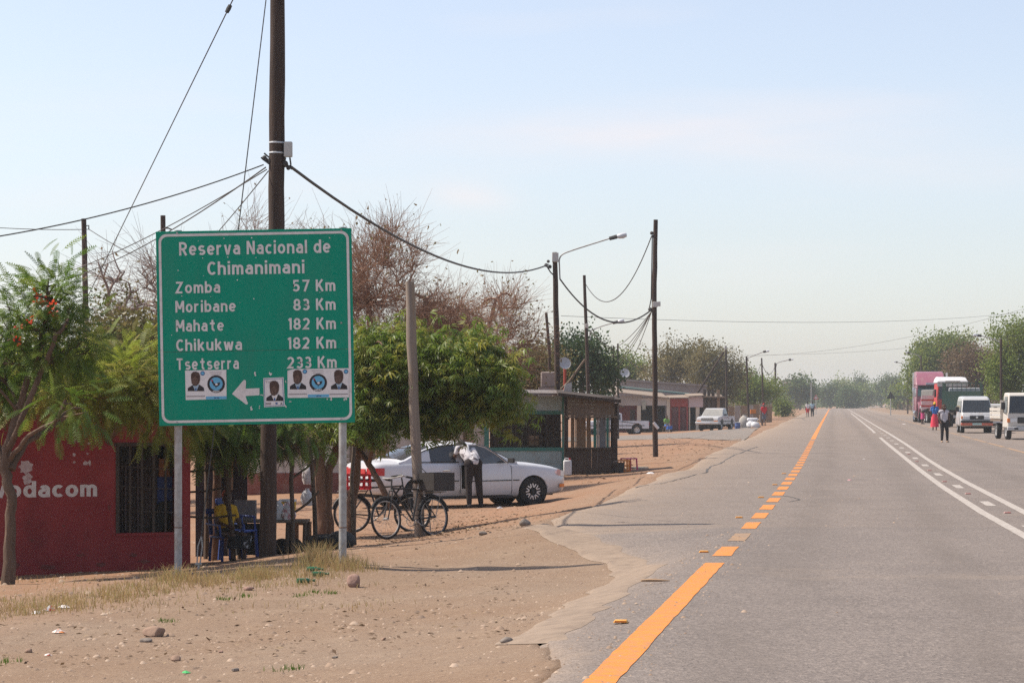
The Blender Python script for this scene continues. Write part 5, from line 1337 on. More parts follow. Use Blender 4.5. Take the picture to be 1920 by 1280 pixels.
M_twig = mat("reddish_twig", (0.27, 0.155, 0.105), (0.34, 0.205, 0.14), 2, .95)
M_greytwig = mat("grey_twig", (0.24, 0.18, 0.155), (0.30, 0.23, 0.2), 2, .95)
M_bark_red = mat("red_brown_bark", (0.13, 0.075, 0.05), (0.19, 0.115, 0.075), 5, .95, bump=.012, stretch=(4, 4, .6))

# flamboyant with red flowers, left edge
ft, fo, fC = tree("flamboyant_tree", "feathery green tree with red flowers at the left edge before the kiosk", 18, 31.5,
    [[(14, 1110, 0, .09), (21, 1000, 0, .07), (20, 930, 0, .065), (11, 880, 0, .068), (14, 840, 0, .06), (32, 770, 0, .045), (60, 690, 0, .04), (80, 620, .1, .036), (98, 570, .1, .028)],
     [(14, 842, 0, .048), (40, 790, -.3, .036), (75, 700, -.3, .036), (105, 628, -.4, .028), (125, 605, -.4, .018)],
     [(16, 862, 0, .035), (55, 815, -.5, .027), (110, 785, -.9, .02), (165, 772, -1.1, .006)], [(12, 880, 0, .05), (-20, 800, .3, .04), (-50, 680, .4, .03)],
     [(20, 880, 0, .05), (50, 830, .2, .035), (85, 806, .4, .03), (135, 775, .6, .02)]],
    [(95, 560, 52, 40, 0, .55), (125, 620, 45, 42, .1, .5), (40, 640, 55, 50, .3, .6), (15, 590, 40, 28, .2, .4), (-20, 700, 75, 60, .4, .7), (150, 660, 38, 45, .2, .4), (95, 655, 45, 40, 0, .4), (95, 545, 45, 30, 0, .4), (130, 762, 60, 16, -.9, .35)],
    165, 9, FROND, .27, LM_flam, bark=mat('dark_grey_bark', (0.085, 0.056, 0.04), (0.135, 0.09, 0.064), 5, .95, bump=.012, stretch=(4, 4, .6)), spread=.13, droop=.12, roll=.6, limb_r=.028, up=.05)
V, Fl = [], []
M_flower = leaf_mat("scarlet_petal", (0.62, 0.045, 0.02), (0.7, 0.08, 0.025), (0.75, 0.14, 0.04), .35)
for px, py in ((67, 550), (70, 563), (80, 564), (98, 570), (97, 585), (56, 597), (76, 590), (70, 588), (37, 612), (103, 592), (34, 640)):
    c = at(px, py, 31.2 + random.uniform(-.3, .2)) - fo
    for q in range(9):
        p = c + Vector((random.gauss(0, .03), random.gauss(0, .03), random.gauss(0, .03))); d = Vector((random.gauss(0, 1), random.gauss(0, 1), random.gauss(0, 1))).normalized() * .045; s = d.orthogonal().normalized() * .02
        k = len(V); V += [tuple(p), tuple(p + d * .5 + s), tuple(p + d), tuple(p + d * .5 - s)]; Fl.append((k, k + 1, k + 2, k + 3))
fl = build_np("blossom", V, np.array(Fl), M_flower, ft, attr=rng.random(len(Fl))); fl["kind"] = "stuff"

# light feathery tree spreading over the kiosk behind the sign
tree("feathery_tree", "pale green feathery tree spreading over the kiosk roof behind the sign", 215, 34.2,
     [[(215, 1060, 2.6, .07), (212, 900, 2.6, .06), (200, 800, 1.5, .05), (190, 730, .6, .04)], [(205, 820, 1.6, .05), (260, 760, 1.0, .04), (330, 720, .8, .03)]],
     [(220, 715, 95, 45, 0, .9), (150, 738, 70, 34, -.5, .7), (290, 718, 80, 48, .2, .9), (110, 708, 70, 40, -.6, .6), (240, 742, 60, 28, -.5, .6), (60, 745, 70, 24, -.8, .5), (185, 680, 60, 35, .5, .7), (340, 785, 60, 28, .2, .6), (275, 665, 45, 35, .8, .6)],
     190, 9, FROND, .30, LM_light, bark=M_bark_red, spread=.16, droop=.18, roll=.7, limb_r=.022)
tree("feathery_tree", "darker drooping feathery tree hanging below the sign's lower edge", 400, 37.3,
     [[(402, 1060, 1.2, .08), (404, 950, 1.2, .07), (410, 850, 1.0, .06), (425, 790, .5, .05)], [(412, 850, 1.0, .05), (460, 800, .4, .04), (520, 770, .2, .03)]],
     [(330, 795, 45, 24, -.3, .5), (400, 790, 70, 44, 0, .8), (470, 795, 70, 42, 0, .8), (540, 790, 70, 42, .3, .9), (430, 740, 120, 50, .5, 1.0)],
     110, 8, FROND, .36, LM_flam, bark=M_bark_red, spread=.18, droop=.35, roll=.7, limb_r=.022)

# the glossy dark tree over the car
mt, mo, mC = tree("shade_tree", "dense glossy green tree with several trunks shading the car and bicycles", 612, 43.0,
     [[(600, 1040, 0, .13), (603, 960, 0, .11), (598, 890, 0, .10), (600, 820, .1, .09), (640, 760, .3, .07), (700, 700, .3, .05)],
      [(622, 1035, .2, .10), (612, 960, .2, .09), (616, 880, .2, .085), (640, 820, .3, .07), (700, 770, .5, .055), (780, 720, .5, .04)],
      [(655, 1000, .6, .10), (662, 930, .6, .085), (668, 860, .6, .08), (690, 800, .8, .07), (760, 740, 1.0, .05), (860, 700, 1.0, .04)],
      [(735, 955, -.4, .05), (712, 905, -.4, .05), (692, 870, -.1, .05), (668, 835, .3, .05), (650, 800, .3, .05)],
      [(604, 900, .0, .06), (570, 850, -.1, .05), (530, 800, 0, .04)]],
     [(700, 690, 70, 70, 0, 1.0), (790, 690, 80, 66, .2, 1.2), (870, 700, 75, 66, .2, 1.2), (935, 715, 52, 60, .2, 1.0), (740, 770, 90, 42, .2, 1.0), (850, 767, 85, 38, .3, 1.0), (690, 792, 62, 40, -.2, .8), (615, 780, 70, 40, .2, .9), (905, 650, 40, 26, .4, .7), (730, 640, 50, 25, .5, .7), (845, 785, 40, 22, .2, .6), (560, 795, 60, 34, .6, .8), (950, 760, 34, 36, .2, .7)],
     330, 18, WHORL, .165, LM_mango, bark=M_bark_red, spread=.17, droop=.6, roll=.5, limb_r=.05)

def bare_tree(name, label, px, Y, trunk, ells, n_node, n_twig, m, leaf=0, grp="bare brown trees behind the sign", lenr=(.35, .95), lm=None):
    X = wx(px, Y); z0 = g1(X, Y); o = Vector((X, Y, z0)); t = thing(name, label, "tree", o, 0, grp)
    tm = MB(); ends = []
    for pl in trunk:
        pts = [(wx(a, Y + c) - X, c, wz(b, Y + c) - z0) for a, b, c, r in pl]; tm.tube(pts, [q[3] for q in pl], 8, jitter=.06); ends += [np.array(p) for p in pts[1:]]
    tm.build("trunk", m, t, smooth=True)
    E = px_ells(ells, Y, o); C = in_ellipsoids(E, n_node, .62)
    segs = grow(ends, C, lambda d: max(.008, .045 * .68 ** d), wob=.14, kseg=4)
    build_np("limbs", *tubes_np(segs, 4), m, t)["kind"] = "stuff"
    P = np.concatenate([np.repeat(C, n_twig, 0), np.repeat(np.concatenate([s[0][1:-1] for s in segs]), max(1, n_twig // 3), 0)])
    d = rng.normal(size=P.shape); cen = np.mean(np.array([e[:3] for e in E]), 0); d += 1.0 * (P - cen) / np.linalg.norm(P - cen, axis=1, keepdims=True); d[:, 2] += .45
    d /= np.linalg.norm(d, axis=1, keepdims=True); L = rng.uniform(*lenr, len(P))
    b1 = P + d * (L * .5)[:, None] + rng.normal(size=P.shape) * .05; b2 = P + d * L[:, None] + rng.normal(size=P.shape) * .10
    tri = [(np.stack([P[i], b1[i], b2[i]]), (.0065, .0045, .002)) for i in range(len(P))]
    tw = build_np("twigs", *tubes_np(tri, 3), m, t); tw["kind"] = "stuff"
    if leaf:
        Q = b2[rng.random(len(b2)) < leaf]
        V, Fq, ti = scatter(*t_clump(2, .06, .10, 4), Q, frames(rng.normal(size=Q.shape), rng.uniform(-3, 3, len(Q))), rng.uniform(.7, 1.5, len(Q)))
        lf = build_np("dry_leaves", V, Fq, lm or LM_dry, t, attr=ti); lf["kind"] = "stuff"
    return t
bare_tree("bare_tree", "leafless reddish-brown thicket tree rising right of the sign", 720, 62,
     [[(720, 960, 0, .2), (716, 800, 0, .16), (700, 680, 0, .1), (690, 560, 0, .06)], [(716, 800, 0, .12), (770, 690, .3, .1), (800, 560, .3, .05)], [(718, 820, 0, .12), (650, 700, .3, .09), (620, 580, .3, .05)]],
     [(690, 560, 95, 95, 0, 2.2), (780, 600, 85, 75, .5, 2.0), (620, 520, 70, 80, .5, 1.8), (720, 480, 80, 55, 0, 1.4), (850, 610, 60, 55, .5, 1.4), (560, 560, 80, 90, .5, 1.5)],
     540, 7, M_twig, .08, lenr=(.4, 1.25))
bare_tree("bare_tree", "leafless thorny tree with scattered dry leaves above the teal shop", 880, 70,
     [[(880, 940, 0, .18), (878, 780, 0, .14), (900, 680, 0, .08), (930, 560, 0, .04)], [(878, 780, 0, .1), (840, 680, .2, .08), (810, 600, .2, .04)]],
     [(850, 620, 90, 60, 0, 1.8), (920, 630, 80, 60, .3, 1.6), (945, 590, 50, 45, .2, 1.0), (975, 655, 40, 50, .2, 1.0), (900, 700, 100, 50, .2, 1.4)],
     300, 6, M_twig, .18, lenr=(.4, 1.2))
bare_tree("bare_tree", "bare grey tree with fine twigs between the left poles and the sign", 262, 60,
     [[(262, 960, 0, .16), (265, 800, 0, .12), (280, 680, 0, .08), (300, 560, 0, .05)], [(264, 780, 0, .09), (230, 680, .2, .07), (200, 560, .2, .04)], [(272, 720, 0, .05), (230, 585, -.2, .04), (205, 560, -.2, .02)]],
     [(260, 570, 60, 70, 0, 1.4), (220, 520, 50, 50, .3, 1.0), (310, 520, 60, 80, 0, 1.4), (200, 600, 50, 50, .2, 1.0), (480, 470, 110, 70, .8, 1.6), (400, 560, 110, 90, .8, 1.8)],
     240, 5, M_greytwig, .10, lenr=(.4, 1.2))
def bush(name, label, px, Y, ells, n, k, size, lm, trunk=None, spread=.45, tm=None, limb=.06, grp=None, cat="tree", shell=.55, limbs_n=None):
    tr = trunk or [[(px, YH + F * (EYE - g1(wx(px, Y), Y)) / Y, 0, .16), (px, ells[0][1] + ells[0][3] * .4, 0, .11), (ells[0][0], ells[0][1], 0, .06)]]
    return tree(name, label, px, Y, tr, ells, n, k, tm or CLUMP, size, lm, spread=spread, limb_r=limb, shell=shell, grp=grp, cat=cat, limbs_n=limbs_n)
bush("leafy_tree", "olive bushy tree filling the gap between the left poles and sign", 235, 56, [(215, 650, 55, 45, 0, 1.2), (265, 640, 45, 50, 0, 1.2), (190, 690, 60, 40, 0, 1.0), (280, 700, 50, 50, 0, 1.0)], 90, 9, .30, LM_olive, spread=.3)
bush("leafy_tree", "deep green tree behind the satellite dish left of the shops", 1090, 118, [(1088, 665, 45, 42, 0, 1.6), (1060, 690, 42, 40, .3, 1.5), (1118, 700, 34, 34, 0, 1.3), (1020, 720, 50, 34, 1, 1.3), (1136, 722, 16, 14, 0, .6)], 130, 10, .42, LM_deep, spread=.34)
bush("leafy_tree", "olive green shrub crown behind the arm lamp pole", 1000, 95, [(985, 700, 45, 45, 0, 1.4), (1010, 680, 36, 40, .3, 1.2), (960, 740, 40, 30, 0, 1.0)], 90, 9, .36, LM_olive, spread=.34)
bush("leafy_tree", "pale green tree behind the pair of thin poles", 1170, 260, [(1160, 695, 32, 26, 0, 2.4), (1192, 700, 26, 22, 0, 2.0), (1140, 705, 26, 22, 0, 2.0)], 70, 9, .75, LM_bright, spread=.6)
bush("leafy_tree", "thin yellowish tree behind the shop roofs, left of the strut", 1275, 250, [(1262, 690, 42, 30, 0, 3), (1300, 688, 36, 34, 0, 3), (1232, 705, 34, 18, 0, 2), (1250, 672, 24, 18, 0, 1.5), (1290, 665, 22, 14, 0, 1.5)], 120, 9, .62, LM_olive, spread=.55, limb=.1)
bush("leafy_tree", "tall thin yellowish tree behind the propped pole", 1335, 245, [(1325, 685, 30, 34, 0, 3), (1350, 690, 38, 40, .5, 3), (1318, 664, 22, 14, 0, 1.5), (1340, 720, 50, 34, 0, 2.5), (1378, 705, 22, 34, 0, 1.8)], 130, 9, .6, LM_olive, spread=.55, limb=.1)
bush("leafy_tree", "flat topped olive tree behind the man in red", 1415, 265, [(1412, 722, 30, 14, 0, 3), (1440, 728, 20, 14, 0, 2.5), (1395, 735, 26, 18, 0, 2.5)], 90, 9, .62, LM_bright, spread=.5, limb=.1)
bush("round_bush", "small round bright green bush beside the farthest left lamp", 1468, 285, [(1466, 764, 13, 14, 0, 1.0), (1474, 768, 9, 9, 0, .7)], 40, 9, .5, LM_bright, spread=.25, cat="bush")
bush("leafy_tree", "large rounded green tree above the purple truck on the right", 1765, 300, [(1760, 665, 46, 34, 0, 3.4), (1735, 690, 36, 36, 0, 3), (1795, 660, 30, 26, 0, 2.6), (1725, 720, 26, 30, 0, 2), (1815, 640, 14, 10, 0, 1), (1780, 640, 26, 14, 0, 1.6), (1770, 710, 50, 40, 1, 3)], 190, 10, .85, LM_bright, spread=.6, limb=.14)
bush("leafy_tree", "brown half-dry tree between the two green trees on the right", 1825, 230, [(1815, 685, 42, 32, 0, 2.6), (1845, 690, 34, 36, 0, 2.4), (1825, 730, 50, 34, 0, 2.4), (1855, 670, 24, 22, 0, 1.6)], 150, 9, .55, LM_brown, spread=.5, limb=.12)
bush("leafy_tree", "bright green tree at the right edge over the light truck", 1900, 185, [(1900, 650, 40, 46, 0, 2.4), (1880, 690, 34, 40, 0, 2), (1925, 640, 36, 50, 0, 2), (1895, 720, 44, 36, .5, 2), (1870, 720, 24, 24, 0, 1.4), (1940, 700, 50, 50, 0, 2)], 210, 9, .46, LM_bright, spread=.42, limb=.12)
# the far trees either side of the road's end
far = [("dull green tree left of the thin mast far ahead", 1500, 520, 24, 14, 726, LM_green), ("low grey-brown thicket far left of the road", 1470, 560, 26, 16, 736, LM_brown), ("wide hazy green tree right of the mast far ahead", 1556, 640, 20, 16, 734, LM_green),
       ("rounded far tree at the road's end, left of centre", 1580, 700, 22, 18, 728, LM_bright), ("dense low far tree at the middle of the road's end", 1592, 600, 16, 14, 742, LM_green), ("tall far tree with open crown right of the road's end", 1613, 760, 10, 14, 722, LM_green),
       ("broad far tree right of the road's end", 1622, 690, 14, 12, 738, LM_bright), ("conical far tree left of the triangular sign's back", 1652, 700, 13, 18, 728, LM_green), ("tall grey-green far tree behind the triangular sign", 1676, 640, 16, 18, 722, LM_green), ("yellowish low far shrub beside the right lamp", 1690, 520, 14, 12, 742, LM_bright), ("far shrub left of the round bush", 1432, 480, 22, 12, 745, LM_green)]
for lab, px, Y, rx, ry, py, lm in far:
    e = [(px, py, rx, ry, 0, rx * Y / F * .8), (px - rx * .5, py + ry * .45, rx * .6, ry * .6, 0, rx * Y / F * .6), (px + rx * .55, py + ry * .4, rx * .6, ry * .6, 0, rx * Y / F * .6), (px + rx * .1, py + ry * .9, rx * .9, ry * .6, 0, rx * Y / F * .6)]
    bush("distant_tree", lab, px, Y, e, 46, 8, 1.4, lm, spread=.75, limb=.16, grp="far trees at the road's end")
# far bush belt that reads as one mass
V = []; belt = []
for i in range(1500):
    Y = random.uniform(560, 1100); px = random.choice([random.uniform(1380, 1560), random.uniform(1600, 1990), random.uniform(1555, 1605) if Y > 900 else random.uniform(900, 1500), random.uniform(-50, 1450)])
    hgt = random.uniform(.3, 2.8) * (1.25 if random.random() < .3 else 1); belt.append((wx(px, Y), Y, -.4 + hgt))
belt = np.array(belt); uu_ = u_of(belt[:, 0], belt[:, 1]); belt = belt[(uu_ < -9) | (uu_ > 16)]
belt = np.repeat(belt, 3, 0) + rng.normal(size=(len(belt) * 3, 3)) * np.array([2.2, 2.0, .8])
V, Fq, ti = scatter(*CLUMP, belt, frames(rng.normal(size=belt.shape), rng.uniform(-3, 3, len(belt))), rng.uniform(1.6, 2.9, len(belt)))
tag(build_np("far_scrub", V, Fq, LM_green, attr=ti), "hazy belt of scrub along the horizon", kind='stuff')
# dry brown scrub on the verges left and right of the far road
belt = []
for i in range(500):
    Y = random.uniform(300, 560); u = random.choice([random.uniform(-26, -9), random.uniform(14, 34)]); belt.append((float(x_of(u, Y)), Y, -.2 + random.random() * .9))
for i in range(260):
    Y = random.uniform(215, 300); u = random.uniform(18, 30); belt.append((float(x_of(u, Y)), Y, -.2 + random.random() * 1.6))
belt = np.array(belt); belt = np.repeat(belt, 4, 0) + rng.normal(size=(len(belt) * 4, 3)) * np.array([1.2, 1.0, .35])
V, Fq, ti = scatter(*CLUMP_S, belt, frames(rng.normal(size=belt.shape), rng.uniform(-3, 3, len(belt))), rng.uniform(.8, 1.5, len(belt)))
tag(build_np("dry_scrub", V, Fq, LM_brown, attr=ti), "low brown dry scrub along the far verges", kind='stuff')
# green bushes behind the kiosk and stalls on the left, closing the view to the horizon
bush("leafy_tree", "olive tree far behind the vendor table left of the low house", 470, 92, [(470, 800, 60, 50, 0, 1.5), (400, 790, 60, 50, 0, 1.5), (540, 780, 60, 60, 1, 1.5), (330, 780, 60, 60, 1, 1.5), (260, 760, 70, 60, 1, 1.5)], 90, 8, .5, LM_olive, spread=.5)
bush("leafy_tree", "green tree behind the kiosk at the left frame edge", 60, 62, [(40, 700, 70, 60, 0, 1.5), (120, 720, 70, 55, 0, 1.5), (-20, 740, 70, 60, 0, 1.5), (200, 740, 60, 40, 0, 1.2)], 110, 9, .36, LM_light, spread=.4)

# ------------------------------------------------------------------ dry grass on the bank
LM_grass = leaf_mat("straw_grass", (0.30, 0.20, 0.09), (0.50, 0.35, 0.17), (0.36, 0.33, 0.12), .35, .8, scale=2.2)
V, Fg_ = [], []
def blades(px, py, n, hmax, spread):
    c = gpt(px, py)
    X = c.x + rng.normal(size=n) * spread; Yv = c.y + rng.normal(size=n) * spread * 1.3; Z = gh(X, Yv)
    for i in range(n):
        h = hmax * rng.uniform(.35, 1.0); a = rng.uniform(0, 6.28); l = rng.uniform(.15, .9) * h; w = rng.uniform(.002, .0045)
        dx, dy = math.cos(a) * l, math.sin(a) * l; k = len(V)
        V.extend([(X[i] - w, Yv[i], Z[i] - .01), (X[i] + w, Yv[i], Z[i] - .01), (X[i] + dx * .4 + w * .7, Yv[i] + dy * .4, Z[i] + h * .6), (X[i] + dx * .4 - w * .7, Yv[i] + dy * .4, Z[i] + h * .6)])
        V.extend([(X[i] + dx + .0005, Yv[i] + dy, Z[i] + h), (X[i] + dx - .0005, Yv[i] + dy, Z[i] + h)])
        Fg_.extend([(k, k + 1, k + 2, k + 3), (k + 3, k + 2, k + 4, k + 5)])
crest = [(-20, 1148), (60, 1138), (130, 1130), (200, 1122), (260, 1112), (310, 1100), (360, 1094), (420, 1090), (470, 1082), (520, 1078), (570, 1072), (610, 1066), (645, 1066)]
for i in range(170):
    t = random.random() * (len(crest) - 1); k = int(t); a, b = crest[k], crest[min(k + 1, len(crest) - 1)]; f = t - k
    blades(a[0] + (b[0] - a[0]) * f + random.gauss(0, 6), a[1] + (b[1] - a[1]) * f + random.gauss(0, 9), random.randint(8, 34), random.uniform(.06, .16), random.uniform(.06, .18))
for px, py, n, h in ((600, 1062, 200, .34), (585, 1058, 160, .30), (650, 1068, 150, .20), (335, 1090, 150, .22), (665, 1062, 110, .16), (480, 1085, 120, .22), (690, 1068, 60, .1)): blades(px, py, n, h, .13)
for i in range(46): blades(random.uniform(-10, 700), random.uniform(1085, 1150), 10, .08, .2)
tag(build_np("dry_grass", V, np.array(Fg_), LM_grass, attr=rng.random(len(Fg_))), "dry yellow grass along the crest of the bank below the sign", kind='stuff')
# small green weeds
V, Fg_ = [], []
for px, py in ((15, 1242), (460, 1119), (595, 1112), (620, 1113), (568, 1118), (310, 1165), (422, 1124), (540, 1255)): blades(px, py, 34, .05, .06)
tag(build_np("weeds", V, np.array(Fg_), LM_flam, attr=rng.random(len(Fg_))), "tiny green weeds dotted on the bare dirt", kind='stuff')
# ------------------------------------------------------------------ vehicles (local x forward, y left, z up)
def paint(name, c, dirty=(0.35, 0.27, 0.2), amt=.35, rough=.32):
    return mat(name, c, tuple(x * .93 for x in c), 1.5, rough, spec=.5, dirt=dirty, dirt_amt=amt, dirt_scale=2.2, coat=.35)
M_white_car = paint("white_car_paint", (0.57, 0.575, 0.60), amt=.12)
M_white_dusty = paint("dusty_white_paint", (0.45, 0.455, 0.46), amt=.45, rough=.42)
M_trim = mat("black_trim", (0.03, 0.03, 0.032), (0.04, 0.038, 0.037), 6, .6)
def wheel(parent, x, y, r, w, style="steel", hub=None):
    """tyre, rim and spokes; y sign gives the outward side"""
    t = thing_part("wheel", parent); t.location = (x, y, r)
    s = 1 if y > 0 else -1
    MB().lathe((0, 0, 0), [(r * .60, -w / 2 * .8), (r * .9, -w / 2), (r * .985, -w / 2 * .75), (r, 0), (r * .985, w / 2 * .75), (r * .9, w / 2), (r * .60, w / 2 * .8)], (0, 1, 0), 28).build("tyre", M_black, t, smooth=True)
    m = hub or M_alloy
    rim = MB().lathe((0, 0, 0), [(r * .615, s * w * .36), (r * .60, s * w * .44), (r * .56, s * w * .40), (r * .54, s * w * .1), (.0, s * w * .06)], (0, 1, 0), 28).build("rim", M_trim if style == "pairs" else m, t, smooth=True)
    if style == "pairs":
        for i in range(8):
            a = 2 * math.pi * (i + .25) / 8
            for o in (-.16, .16):
                d = Vector((math.cos(a), 0, math.sin(a))); q = Vector((-math.sin(a), 0, math.cos(a)))
                p0 = d * r * .27 + q * r * o * .52; p1 = d * r * .565 + q * r * o * .62
                rot = Matrix((((d.x), 0, q.x), (0, 1, 0), (d.z, 0, q.z)))
                c = (p0 + p1) / 2 + Vector((0, s * w * .36, 0))
                MB().box(c, ((p1 - p0).length, .018, r * .088), rot).build("spoke", m, rim, bevel=.003)
        MB().lathe((0, 0, 0), [(r * .13, s * w * .30), (r * .12, s * w * .38), (0, s * w * .40)], (0, 1, 0), 14).build("hub_cap", M_trim, rim, smooth=True)
    else:
        for i in range(6):
            a = 2 * math.pi * i / 6; MB().box((math.cos(a) * r * .36, s * w * .16, math.sin(a) * r * .36), (r * .2, .02, r * .11), Matrix.Rotation(-a, 3, 'Y')).build("rim_slot", M_trim, rim)
        MB().lathe((0, 0, 0), [(r * .18, s * w * .1), (r * .17, s * w * .36), (0, s * w * .38)], (0, 1, 0), 14).build("hub_cap", m, rim, smooth=True)
    return t
def arch_liner(parent, x, y, r, w): MB().lathe((x, y, r * .98), [(0.0, -w), (r * 1.1, -w), (r * 1.1, w * .2), (r * 1.02, w * .2), (r * 1.02, -w * .9), (0, -w * .9)], (0, 1 if y > 0 else -1, 0), 26).build("wheel_well", M_dark, parent)

# ---- white sedan: body lofted from cross sections
def sedan(label, loc, rz):
    t = thing("sedan_car", label, "car", loc, rz)
    ax = (1.45, -1.28); R = .355; zr = .315
    xs = sorted(set([round(v, 3) for v in list(np.linspace(-2.36, 2.36, 60)) + [a + R * c for a in ax for c in np.cos(np.linspace(0, math.pi, 17))] + [-.30, .92, -.28, .90]]))
    top = lambda x: np.interp(x, [-2.36, -2.34, -2.28, -2.15, -1.5, -1.2, .8, 1.05, 1.5, 1.95, 2.2, 2.3, 2.36], [.60, .80, .95, .985, 1.0, .99, .97, .965, .93, .865, .80, .74, .60])
    wid = lambda x: np.interp(x, [-2.36, -2.3, -2.15, -1.8, -1.0, 0, 1.0, 1.7, 2.05, 2.22, 2.31, 2.36], [.66, .76, .82, .855, .872, .875, .872, .86, .82, .745, .64, .54])
    bot = lambda x: np.interp(x, [-2.36, -2.2, -1.7, -.9, 1.0, 1.9, 2.36], [.42, .30, .25, .20, .20, .24, .33])
    rings = []
    for x in xs:
        w, zt, zb = float(wid(x)), float(top(x)), float(bot(x))
        pr = [(0, zb), (.86 * w, zb), (.955 * w, zb + .06), (.99 * w, zb + .20), (1.0 * w, .5), (.998 * w, .62), (.985 * w, zt - .17), (.955 * w, zt - .075), (.90 * w, zt - .03), (.72 * w, zt - .005), (.38 * w, zt + .012), (0, zt + .016)]
        za = None
        for a in ax:
            if abs(x - a) < R: za = zr + math.sqrt(R * R - (x - a) ** 2)
        o = []
        last = -1
        for i, (y, z) in enumerate(pr):
            z = max(z, last + .001) if i > 0 and i < 9 else z
            if za is not None and 1 <= i <= 6 and z < za: z = za; y = y if i > 1 else .55 * w
            if i > 0 and i < 9: last = z
            o.append((y, min(z, zt + .02)))
        rings.append(o)
    m = len(rings[0])
    V, Fs = [], []
    for x, o in zip(xs, rings):
        for y, z in o: V.append((x, -y, z))
        for y, z in o: V.append((x, y, z))
    for i in range(len(xs) - 1):
        for s in (0, 1):
            for k in range(m - 1):
                xm = (xs[i] + xs[i + 1]) / 2
                if s == 0 and -.28 < xm < .90 and 3 <= k <= 6: continue                         # the open driver's doorway
                a, b = i * 2 * m + s * m + k, (i + 1) * 2 * m + s * m + k
                Fs.append((a, b, b + 1, a + 1) if s == 0 else (a, a + 1, b + 1, b))
    for i in (0, len(xs) - 1):
        ring = [i * 2 * m + k for k in range(m)] + [i * 2 * m + m + k for k in range(m - 1, 0, -1)]
        Fs.append(tuple(ring if i == 0 else ring[::-1]))
    MB().add(V, Fs).build("body", M_white_car, t, smooth=True)
    # cabin
    ztop = lambda x: np.interp(x, [-1.72, -1.45, -1.1, -.85, -.6, -.3, 0, .22, .45, .75, 1.08], [.985, 1.11, 1.265, 1.345, 1.385, 1.40, 1.395, 1.365, 1.275, 1.13, .955])
    yside = lambda z: .80 - max(z - .95, 0) * .46
    cx = np.linspace(-1.72, 1.08, 57)
    V, Fs = [], []
    for x in cx:
        zt = float(ztop(x)); p = [(yside(.93), .93), (yside(.96 + (zt - .96) * .5), .96 + (zt - .96) * .5), (yside(zt - .05), max(zt - .05, .94)), (yside(zt) * .93, zt - .015), (yside(zt) * .6, zt + .008), (0, zt + .015)]
        for y, z in p: V.append((x, -y, z))
        for y, z in p: V.append((x, y, z))
    m2 = 6
    for i in range(len(cx) - 1):
        xm = (cx[i] + cx[i + 1]) / 2
        for s in (0, 1):
            for k in range(m2 - 1):
                if k <= 1 and (-.95 < xm < -.36 or -.20 < xm < .62): continue                     # side window openings
                if k >= 3 and (.30 < xm < .98 or -1.6 < xm < -.95): continue                      # screens
                a, b = i * 2 * m2 + s * m2 + k, (i + 1) * 2 * m2 + s * m2 + k
                Fs.append((a, b, b + 1, a + 1) if s == 0 else (a, a + 1, b + 1, b))
    MB().add(V, Fs).build("cabin", M_white_car, t, smooth=True)
    M_cg = mat("tinted_car_glass", (0.05, 0.055, 0.06), (0.04, 0.045, 0.05), 1.5, .06, spec=.8)
    def side_glass(x0, x1, s, name="window"):
        n = 10; V = []
        for i in range(n + 1):
            x = x0 + (x1 - x0) * i / n; zt = float(ztop(x)) - .065
            for z in (.985, max(zt, .99)): V.append((x, s * (yside(z) - .012), z))
        MB().add(V, [(2 * i, 2 * i + 2, 2 * i + 3, 2 * i + 1) for i in range(n)]).build(name, M_cg, t)
    for s in (-1, 1):
        side_glass(-1.28, -.35, s)
        if s > 0: side_glass(-.22, .74, s)
        # quarter window surround
        tr = [(x, s * (yside(.985) + .004), .972) for x in np.linspace(-1.36, .86, 20)]
        if s > 0: MB().tube(tr, .012, 6).build("belt_trim", M_trim, t)
    MB().tube([(x, -(yside(.985) + .004), .972) for x in np.linspace(-1.36, -.30, 12)], .012, 6).build("belt_trim", M_trim, t)
    fr = [(x, -(yside(float(ztop(x)) - .06) + .003), float(ztop(x)) - .055) for x in np.linspace(-1.34, .0, 16)]
    MB().tube(fr, .011, 6).build("window_trim", M_trim, t)
    MB().box((-.29, -.70, 1.16), (.085, .05, .40), Matrix.Rotation(.43, 3, 'X')).build("pillar", M_trim, t)
    # screens
    for x0, x1, nm in ((.30, .99, "windscreen"), (-1.60, -.93, "rear_window")):
        V = []; n = 8
        for i in range(n + 1):
            x = x0 + (x1 - x0) * i / n; z = float(ztop(x))
            for k in range(9): 
                f = -1 + k / 4; y = f * yside(z) * .95; V.append((x, y, z + .012 - .02 * abs(f) ** 3))
        MB().add(V, [(i * 9 + k, (i + 1) * 9 + k, (i + 1) * 9 + k + 1, i * 9 + k + 1) for i in range(n) for k in range(8)]).build(nm, M_cg, t, smooth=True)
    # interior
    M_int = mat("car_interior", (0.10, 0.095, 0.09), (0.07, 0.066, 0.062), 5, .9)
    MB().span((-1.3, -.74, .24), (1.0, .76, .30)).build("floor", M_int, t)
    MB().span((-1.3, .74, .30), (1.0, .78, .95)).build("door_lining", M_int, t)
    MB().span((.80, -.72, .45), (1.1, .72, .93)).build("dashboard", M_int, t)
    for y in (-.36, .36):
        q = thing_part("seat", t)
        MB().box((.12, y, .45), (.5, .5, .16)).build("cushion", M_int, q, bevel=.04)
        MB().box((-.2, y, .82), (.16, .48, .68), Matrix.Rotation(-.22, 3, 'Y')).build("backrest", M_int, q, bevel=.05)
        MB().box((-.30, y, 1.22), (.1, .26, .18)).build("headrest", M_int, q, bevel=.04)
    MB().box((-.95, 0, .62), (.6, 1.3, .4)).build("rear_seat", M_int, t, bevel=.05)
    MB().torus((.62, -.36, .86), .18, .014, (-.85, 0, .5), 20, 6).build("steering_wheel", M_trim, t)
